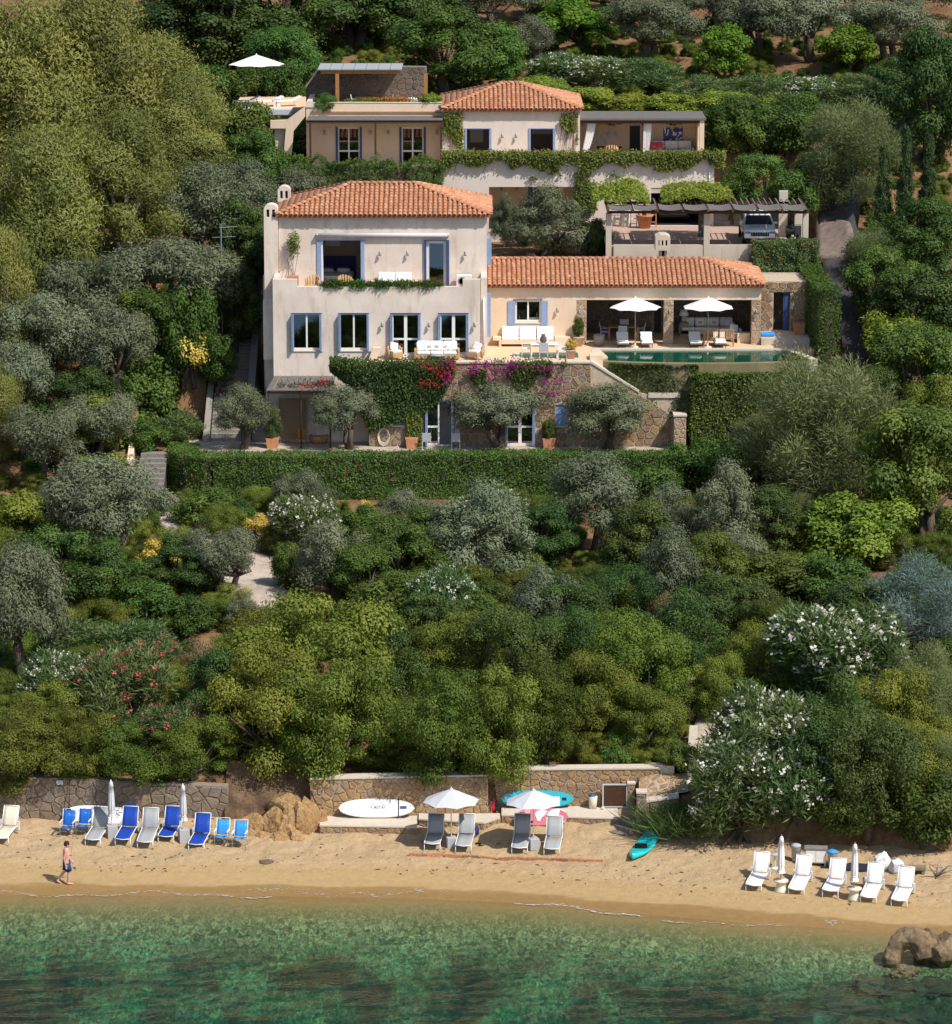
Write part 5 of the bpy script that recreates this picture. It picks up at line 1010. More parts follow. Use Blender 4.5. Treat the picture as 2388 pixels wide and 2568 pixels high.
# ================================================================== VEGETATION
def leaf_mat(name, lo, hi, trans=0.28, gloss=0.35, objvar=0.14, huevar=0.02):
    m, n, b = new_mat(name); at = N(n, 'ShaderNodeAttribute', attribute_name='tint')
    mid=tuple((a+c)/2 for a,c in zip(lo,hi));r=ramp(n,[(0.0,lo),(0.55,mid),(1.0,hi)]);n.links.new(at.outputs['Fac'],r.inputs['Fac'])
    oi=N(n,'ShaderNodeObjectInfo');mr=N(n,'ShaderNodeMapRange');mr.inputs[3].default_value=1-objvar;mr.inputs[4].default_value=1+objvar;n.links.new(oi.outputs['Random'],mr.inputs[0])
    wn=N(n,'ShaderNodeTexWhiteNoise',noise_dimensions='1D');n.links.new(oi.outputs['Random'],wn.inputs['W']);mh=N(n,'ShaderNodeMapRange');mh.inputs[3].default_value=.5-huevar;mh.inputs[4].default_value=.5+huevar;n.links.new(wn.outputs['Value'],mh.inputs[0])
    hs=N(n,'ShaderNodeHueSaturation');n.links.new(mr.outputs[0],hs.inputs['Value']);n.links.new(mh.outputs[0],hs.inputs['Hue']);n.links.new(r.outputs[0],hs.inputs['Color']);n.links.new(hs.outputs[0],b.inputs['Base Color'])
    b.inputs['Roughness'].default_value = 0.55; b.inputs['Specular IOR Level'].default_value = gloss
    tl=N(n,'ShaderNodeBsdfTranslucent');bc=N(n,'ShaderNodeMixRGB',blend_type='MULTIPLY');bc.inputs[0].default_value=1;bc.inputs[2].default_value=(1.25,1.25,0.55,1);n.links.new(hs.outputs[0],bc.inputs[1]);n.links.new(bc.outputs[0],tl.inputs[0])
    mx=N(n,'ShaderNodeMixShader');mx.inputs[0].default_value=trans;n.links.new(b.outputs[0],mx.inputs[1]);n.links.new(tl.outputs[0],mx.inputs[2]);n.links.new(mx.outputs[0],n.nodes['Material Output'].inputs[0])
leaf_mat('leaf_olive', (0.090, 0.112, 0.055), (0.215, 0.240, 0.145), .15, .15, .2)
leaf_mat('leaf_euc', (0.105, 0.130, 0.030), (0.300, 0.305, 0.085), .25, .15, .18, .012)
leaf_mat('leaf_mastic', (0.058, 0.092, 0.013), (0.190, 0.222, 0.036), .22, .15, .38, .025)
leaf_mat('leaf_laurel', (0.042, 0.085, 0.015), (0.140, 0.210, 0.038), .28, .25, .25, .025)
leaf_mat('leaf_dark', (0.028, 0.058, 0.014), (0.095, 0.145, 0.030), .22, .25, .25, .025)
leaf_mat('leaf_lime', (0.117, 0.169, 0.0156), (0.299, 0.351, 0.0455), .3, .35)
leaf_mat('leaf_broad', (0.055, 0.115, 0.010), (0.150, 0.240, 0.022), .3, .2, .15)
leaf_mat('leaf_oleander', (0.0455, 0.091, 0.026), (0.1495, 0.2145, 0.065), .25, .4)
leaf_mat('leaf_tamarisk', (0.095, 0.130, 0.050), (0.255, 0.295, 0.130), .3, .15, .12)
leaf_mat('leaf_blue', (0.0715, 0.117, 0.104), (0.195, 0.26, 0.234), .25, .25)
leaf_mat('leaf_cypress', (0.026, 0.052, 0.0195), (0.091, 0.13, 0.039), .15, .25)
leaf_mat('leaf_yellow', (0.39, 0.286, 0.039), (0.858, 0.676, 0.156), .25, .35)
leaf_mat('leaf_cane', (0.117, 0.195, 0.039), (0.286, 0.377, 0.104), .3, .35)
leaf_mat('leaf_dry', (0.13, 0.0975, 0.0455), (0.312, 0.247, 0.13), .2, .2)
leaf_mat('leaf_ivy', (0.065, 0.104, 0.013), (0.195, 0.2275, 0.039), .25, .35)
leaf_mat('petal_white', (0.70, 0.68, 0.62), (0.85, 0.84, 0.80), .3, .2, .03, 0)
leaf_mat('petal_pink', (0.50, 0.05, 0.08), (0.80, 0.20, 0.22), .3, .2, .1, .01)
leaf_mat('petal_magenta', (0.26, 0.015, 0.16), (0.52, 0.08, 0.36), .35, .2, .1, .01)
leaf_mat('petal_red', (0.40, 0.01, 0.04), (0.70, 0.06, 0.10), .3, .2, .1, .01)
leaf_mat('petal_orange', (0.45, 0.10, 0.02), (0.75, 0.28, 0.06), .3, .2, .1, .01)
def unit(a): return a / np.maximum(np.linalg.norm(a, axis=-1, keepdims=True), 1e-9)
def leaves_mesh(name, parts):
    """parts: list of (pos, axis, normal, length, width, tint, material)"""
    V = []; T = []; MI = []; mats = []
    for pos, ax, nr, ln, wd, ti, mat in parts:
        if mat not in mats: mats.append(mat)
        ax = unit(ax); side = unit(np.cross(ax, nr)); nn = unit(np.cross(side, ax)); L = ln[:, None]; Wd = wd[:, None]
        V.append(np.stack([pos,pos+ax*L*.45+side*Wd*.5+nn*Wd*.12,pos+ax*L,pos+ax*L*.45-side*Wd*.5+nn*Wd*.12],1));T.append(ti);MI.append(np.full(len(pos),mats.index(mat),np.int32))
    V = np.concatenate(V).reshape(-1, 3).astype(np.float32); T = np.concatenate(T).astype(np.float32); MI = np.concatenate(MI); n = len(T)
    me = bpy.data.meshes.new(name); me.vertices.add(4 * n); me.vertices.foreach_set('co', V.ravel())
    me.loops.add(4*n);me.loops.foreach_set('vertex_index',np.arange(4*n,dtype=np.int32));me.polygons.add(n);me.polygons.foreach_set('loop_start',np.arange(0,4*n,4,dtype=np.int32));me.polygons.foreach_set('material_index',MI)
    a = me.attributes.new('tint', 'FLOAT', 'FACE'); a.data.foreach_set('value', T)
    for mt in mats: me.materials.append(MATS[mt])
    me.update(calc_edges=True); return me
def sph(rg, n): return unit(rg.normal(size=(n, 3)))
def foliage(rg, Cn, Rd, n, L, Wd, mat, droop=0., up=.35, flat=.8, inner=.5, upright=0., out=.0, jit=.3):
    """leaves gathered in clumps with centres Cn and radii Rd"""
    w_ = Rd ** 2; k = rg.choice(len(Cn), n, p=w_ / w_.sum()); d = sph(rg, n); d[:, 2] += .18; d = unit(d)
    r = Rd[k] * (inner + (1 - inner) * rg.random(n) ** .6) * (1 + .18 * rg.normal(size=n)); pos = Cn[k] + d * r[:, None] * np.array([1, 1, flat])
    nr = unit(d + jit * rg.normal(size=(n, 3)) + np.array([0, 0, up])); t = unit(np.cross(nr, sph(rg, n)))
    ax = unit(t + np.array([0, 0, -1.0]) * droop + np.array([0, 0, 1.0]) * upright + d * out)
    ln = L * (.7 + .6 * rg.random(n)); wd = Wd * (.7 + .6 * rg.random(n)); cv = .1 + rg.random(len(Cn)) * .6
    ti = np.clip(cv[k] + .3 * rg.random(n) + .05 * rg.normal(size=n), 0, 1)
    return pos, ax, nr, ln, wd, ti, mat
def shell(rg, n, c, semi, lo=.45, zmin=-1.0):
    out_ = []
    while len(out_) < n:
        d = unit(rg.normal(size=3)); 
        if d[2] < zmin: continue
        p = d * (lo + (1 - lo) * rg.random() ** .5)
        if all(np.linalg.norm((p - q)) > .85 / n ** .36 for q in out_) or rg.random() < .1: out_.append(p)
    return np.array(out_) * np.array(semi) + np.array(c)
def trunk_mesh(rg, Cn, fork, r, mat, base_lean=.15, stems=1, reach=.9, nb=10):
    m = MB(); top = []
    for s_ in range(stems):
        b=np.array([rg.normal()*.08*stems,rg.normal()*.08*stems,-.4]);f=np.array([rg.normal()*base_lean,rg.normal()*base_lean,fork]);mid=(b+f)/2+rg.normal(size=3)*.07
        m.tube([b, mid, f], [r * 1.35, r, r * .8], 7); top.append(f)
    sel = rg.choice(len(Cn), min(nb, len(Cn)), replace=False)
    for i in sel:
        f = top[rg.integers(len(top))]; e = f + (Cn[i] - f) * reach; mid = (f + e) / 2 + rg.normal(size=3) * .18 + np.array([0, 0, -.12])
        m.tube([f - np.array([0, 0, .05]), mid, e], [r * .6, r * .34, r * .1], 5)
    me_o = m.build('trunk', mat, None, True, recalc=False); me = me_o.data; bpy.data.objects.remove(me_o); return me
SPEC = {}   # species -> list of (W, H, [(part name, mesh)])
def add_species(key, W0, H0, parts): SPEC.setdefault(key, []).append((W0, H0, parts))
for s_ in range(3):
    rg=np.random.default_rng(100+s_);Cn=shell(rg,26,(0,0,2.5),(1.8,1.6,1.25),.4,-.8);Cn[:,0] += .12*(Cn[:,2]-2.2)*(s_-1)*2;Rd=.36+.55*rg.random(26) ** 1.3
    add_species('olive',4.5,4.3,[('trunk',trunk_mesh(rg,Cn,1.35,.17,'bark',.25,2)),('crown',leaves_mesh('olive_crown',[foliage(rg,Cn,Rd,21000,.15,.042,'leaf_olive',.1,.3,.85,.25)]))])
    rg = np.random.default_rng(120 + s_); Cn = shell(rg, 30, (0, 0, 1.75), (1.75, 1.75, 1.45), .45, -.95); Rd = .34 + .55 * rg.random(30) ** 1.3
    add_species('olive_low',4.5,3.7,[('trunk',trunk_mesh(rg,Cn,.7,.15,'bark',.2,2)),('crown',leaves_mesh('olive_bush_crown',[foliage(rg,Cn,Rd,22000,.15,.042,'leaf_olive',.1,.3,.85,.25)]))])
    rg=np.random.default_rng(140+s_);Cn=shell(rg,52,(0,0,5.9),(2.5,2.5,5.0),.62,-1);Cn[:,:2] *= (1.12-.045*Cn[:,2:3]);Rd=.55+.75*rg.random(52) ** 1.5
    add_species('euc',6.0,11.6,[('trunk',trunk_mesh(rg,Cn,3.5,.3,'bark_pale',.2,1,.85,14)),('crown',leaves_mesh('eucalyptus_crown',[foliage(rg,Cn,Rd,56000,.22,.05,'leaf_euc',.9,.45,1.2,.45)]))])
    rg = np.random.default_rng(160 + s_); Cn = shell(rg, 44, (0, 0, 1.75), (2.1, 2.1, 1.65), .55, -.85); Rd = .30 + .62 * rg.random(44) ** 1.6
    add_species('mastic',5.2,3.9,[('trunk',trunk_mesh(rg,Cn,.6,.14,'bark',.2,3)),('crown',leaves_mesh('mastic_crown',[foliage(rg,Cn,Rd,32000,.10,.055,'leaf_mastic',-.1,.5,.66,.5)]))])
    rg = np.random.default_rng(180 + s_); Cn = shell(rg, 44, (0, 0, 3.1), (2.4, 2.4, 2.5), .45, -.9); Rd = .5 + .45 * rg.random(44)
    add_species('carob',6.0,6.2,[('trunk',trunk_mesh(rg,Cn,1.5,.22,'bark',.2,2)),('crown',leaves_mesh('evergreen_crown',[foliage(rg,Cn,Rd,30000,.17,.09,'leaf_dark',.1,.4,.75,.3)]))])
for s_ in range(2):
    rg=np.random.default_rng(190+s_);Cn=shell(rg,40,(0,0,1.9),(2.1,2.0,1.9),.5,-.85);Cn[:,2] += .5*rg.random(40);Rd=.28+.6*rg.random(40) ** 1.5
    add_species('wild',5.2,4.2,[('trunk',trunk_mesh(rg,Cn,.7,.14,'bark',.3,3)),('crown',leaves_mesh('wild_crown',[foliage(rg,Cn,Rd,22000,.14,.05,'leaf_dark',0,.4,.9,.35,.3)]))])
    for key, mat in (('laurel', 'leaf_laurel'), ('lime', 'leaf_lime')):
        rg = np.random.default_rng(200 + s_ + len(key)); Cn = shell(rg, 30, (0, 0, 1.35), (1.2, 1.2, 1.2), .4, -.9); Rd = .32 + .25 * rg.random(30)
        add_species(key,3.1,3.0,[('stem',trunk_mesh(rg,Cn,.5,.08,'bark',.1,3)),('foliage',leaves_mesh(key+'_foliage',[foliage(rg,Cn,Rd,13000,.14,.07,mat,.0,.4,.85,.3,.15)]))])
    rg = np.random.default_rng(220 + s_); Cn = shell(rg, 26, (0, 0, 2.6), (1.7, 1.7, 1.45), .45, -.8); Rd = .42 + .35 * rg.random(26)
    add_species('mulberry',4.3,4.4,[('trunk',trunk_mesh(rg,Cn,1.2,.14,'bark',.15,1)),('crown',leaves_mesh('broadleaf_crown',[foliage(rg,Cn,Rd,11500,.20,.15,'leaf_broad',.45,.5,.8,.3)]))])
    rg = np.random.default_rng(240 + s_); Cn = shell(rg, 34, (0, 0, 3.2), (2.5, 2.5, 2.5), .45, -.9); Rd = .5 + .45 * rg.random(34)
    add_species('green',6.2,6.3,[('trunk',trunk_mesh(rg,Cn,1.5,.2,'bark',.2,2)),('crown',leaves_mesh('green_crown',[foliage(rg,Cn,Rd,26000,.17,.09,'leaf_laurel',.1,.4,.8,.3)]))])
    for key, fm_ in (('oleander_white', 'petal_white'), ('oleander_pink', 'petal_pink'), ('oleander', None)):
        rg=np.random.default_rng(260+s_+len(key));Cn=shell(rg,30,(0,0,1.45),(1.15,1.15,1.2),.4,-.85);Rd=.34+.22*rg.random(30)
        pr=[('stem',trunk_mesh(rg,Cn,.4,.06,'bark',.1,5)),('foliage',leaves_mesh(key+'_foliage',[foliage(rg,Cn,Rd,9500,.25,.042,'leaf_oleander',.0,.2,1.,.3,.75,.5)]))]
        if fm_: # flower heads at the shoot tips
            nb=220 if fm_ == 'petal_white' else 120;k=rg.choice(30,nb);d=sph(rg,nb);d[:,2]=np.abs(d[:,2])*.9+.05;d=unit(d);fc=Cn[k]+d*(Rd[k]*1.12)[:,None]
            out_=unit(fc-np.array([0,0,1.2]));fc=fc[(out_[:,2]>-.25)];q=len(fc);rep=7;P=np.repeat(fc,rep,0)+rg.normal(size=(q*rep,3))*.045;dd_=sph(rg,q*rep)
            pr.append(('flowers',leaves_mesh(key+'_flowers',[(P,dd_,sph(rg,q*rep),np.full(q*rep,.085),np.full(q*rep,.085),rg.random(q*rep),fm_)])))
        add_species(key, 3.0, 3.1, pr)
    for key, mat in (('tamarisk', 'leaf_tamarisk'), ('tamarisk_blue', 'leaf_blue')):
        rg = np.random.default_rng(280 + s_ + len(key)); Cn = shell(rg, 46, (0, 0, 2.6), (1.9, 1.9, 2.3), .35, -.8); Rd = .4 + .4 * rg.random(46)
        add_species(key,4.8,5.6,[('trunk',trunk_mesh(rg,Cn,1.0,.15,'bark',.25,3)),('crown',leaves_mesh(key+'_crown',[foliage(rg,Cn,Rd,40000 if key == 'tamarisk' else 26000,.19,.026,mat,.1,.2,1.1,.15,.7,.6)]))])
rg=np.random.default_rng(300);zz=rg.random(60) ** 1.2*5.4+.4;rr_=.48*np.clip((6.1-zz)/4.2,.12,1)*(.6+.4*rg.random(60));th=rg.random(60)*6.283;Cn=np.stack([rr_*np.cos(th),rr_*np.sin(th),zz],1)
add_species('cypress',1.45,6.3,[('trunk',trunk_mesh(rg,Cn,1.0,.09,'bark',.02,1,.9,4)),('crown',leaves_mesh('cypress_crown',[foliage(rg,Cn,np.full(60,.24),15000,.17,.05,'leaf_cypress',0,.1,1.7,.2,1.3)]))])
rg=np.random.default_rng(310);Cn=shell(rg,18,(0,0,.85),(.6,.6,.6),.4,-.8);add_species('yellow',1.75,1.7,[('stem',trunk_mesh(rg,Cn,.3,.04,'bark',.05,3)),('foliage',leaves_mesh('golden_foliage',[foliage(rg,Cn,.22+.14*rg.random(18),6500,.10,.055,'leaf_yellow',0,.4,.9,.3)]))])
def cane(rg, n, W_, H_, mat, L=.9, wd=.035):
    b=rg.normal(size=(n,3))*np.array([W_*.18,W_*.18,0]);z=rg.random(n)*H_*.62;a=rg.random(n)*6.283;o_=np.stack([np.cos(a),np.sin(a),np.full(n,1.1)],1)
    pos=b+np.stack([np.zeros(n),np.zeros(n),z],1)+o_*.1;ax=unit(o_+rg.normal(size=(n,3))*.35);return pos,ax,sph(rg,n),L*(.6+.7*rg.random(n)),np.full(n,wd),rg.random(n),mat
rg = np.random.default_rng(320); add_species('cane', 2.6, 3.4, [('blades', leaves_mesh('cane_blades', [cane(rg, 2600, 2.6, 3.4, 'leaf_cane')]))])
rg=np.random.default_rng(321);add_species('grass',1.8,1.5,[('blades',leaves_mesh('grass_blades',[cane(rg,2200,2.2,.6,'leaf_oleander',1.0,.03)]))])
rg=np.random.default_rng(322);Cn=shell(rg,24,(0,0,1.2),(1.1,1.1,1.0),.4,-.8);add_species('dry',3.0,2.6,[('stem',trunk_mesh(rg,Cn,.4,.06,'bark_pale',.2,4,1.0,20)),('foliage',leaves_mesh('dry_foliage',[foliage(rg,Cn,.35+.25*rg.random(24),6500,.12,.04,'leaf_dry',0,.3,.8,.1)]))])
def bare_mesh():
    g = random.Random(9); m = MB()
    def br(p, d, ln, r, dep):
        e=p+d*ln;mid=(p+e)/2+Vector((g.gauss(0,.06),g.gauss(0,.06),g.gauss(0,.04)))*ln;m.tube([p,mid,e],[r,r*.8,r*.6],5)
        if dep == 0: return
        for k in range(3 if dep>1 else 4):br(p+(e-p)*g.uniform(.55,1.0),(d+Vector((g.gauss(0,.5),g.gauss(0,.5),g.gauss(.1,.35)))).normalized(),ln*g.uniform(.55,.8),r*.55,dep-1)
    for k in range(3): br(Vector((0, 0, -.3)), Vector((g.gauss(0, .25), g.gauss(0, .2), 1)).normalized(), 1.7, .07, 4)
    o = m.build('branches', 'bark_pale', None, True, recalc=False); me = o.data; bpy.data.objects.remove(o); return me
add_species('bare', 3.6, 4.8, [('branches', bare_mesh())])
CATS={'olive':('olive_tree','tree'),'olive_low':('olive_tree','tree'),'euc':('eucalyptus_tree','tree'),'mastic':('mastic_shrub','shrub'),'wild':('mastic_shrub','shrub'),'carob':('evergreen_tree','tree'),'green':('evergreen_tree','tree'),'laurel':('laurel_shrub','shrub'),'lime':('golden_green_shrub','shrub'),'mulberry':('broadleaf_tree','tree'),
        'oleander_white':('oleander','shrub'),'oleander_pink':('oleander','shrub'),'oleander':('oleander','shrub'),'tamarisk':('tamarisk_tree','tree'),'tamarisk_blue':('tamarisk_tree','tree'),'cypress':('cypress_tree','tree'),'yellow':('variegated_shrub','shrub'),'cane':('giant_cane','plant'),'grass':('grass_clump','plant'),'dry':('dry_shrub','shrub'),'bare':('bare_tree','tree')}
prng = random.Random(77)
def plant(sp_, x, y, z, W_, H_, label, group=None, var=None, rz=None):
    W0, H0, parts = SPEC[sp_][prng.randrange(len(SPEC[sp_])) if var is None else var % len(SPEC[sp_])]
    nm,ct=CATS[sp_];t=thing(nm,label,ct,(x,y,z),prng.uniform(0,6.283) if rz is None else rz,group);t.scale=(W_/W0,W_/W0,H_/H0)
    for n_, me in parts:
        o = bpy.data.objects.new(n_, me); C.objects.link(o); o.parent = t
        if n_ == 'flowers': o['kind'] = 'stuff'
    return t
D = 2388 / 1849.0
GROW={'euc':(1.08,1.0),'cypress':(1.0,1.0),'bare':(1,1),'yellow':(1.05,1.0),'tamarisk':(1.15,1.05),'tamarisk_blue':(1.15,1.05),'mulberry':(1.12,1.08),'grass':(1.2,1.2)}
def veg(sp_, u, vb, w_, h_, label, Y=None, var=None, rz=None, z=None):
    """u, vb: foot of the plant in the picture; w_, h_: its size there (all in the 1849-wide view)"""
    if Y is None: x, y, g = on_terrain(u * D, vb * D)
    else: y = Y; x = pt(u * D, vb * D, Y)[0]; g = tz(x, y) if z is None else z
    s = FPX / D / (y * cp + (CAM_H - g) * sp); kw, kh = (1.0, 1.0) if Y is not None else GROW.get(sp_, (1.22, 1.15))
    return plant(sp_, x, y, g - .1, w_ / s * kw, h_ / s / math.cos(PITCH) * kh, label, None, var, rz)
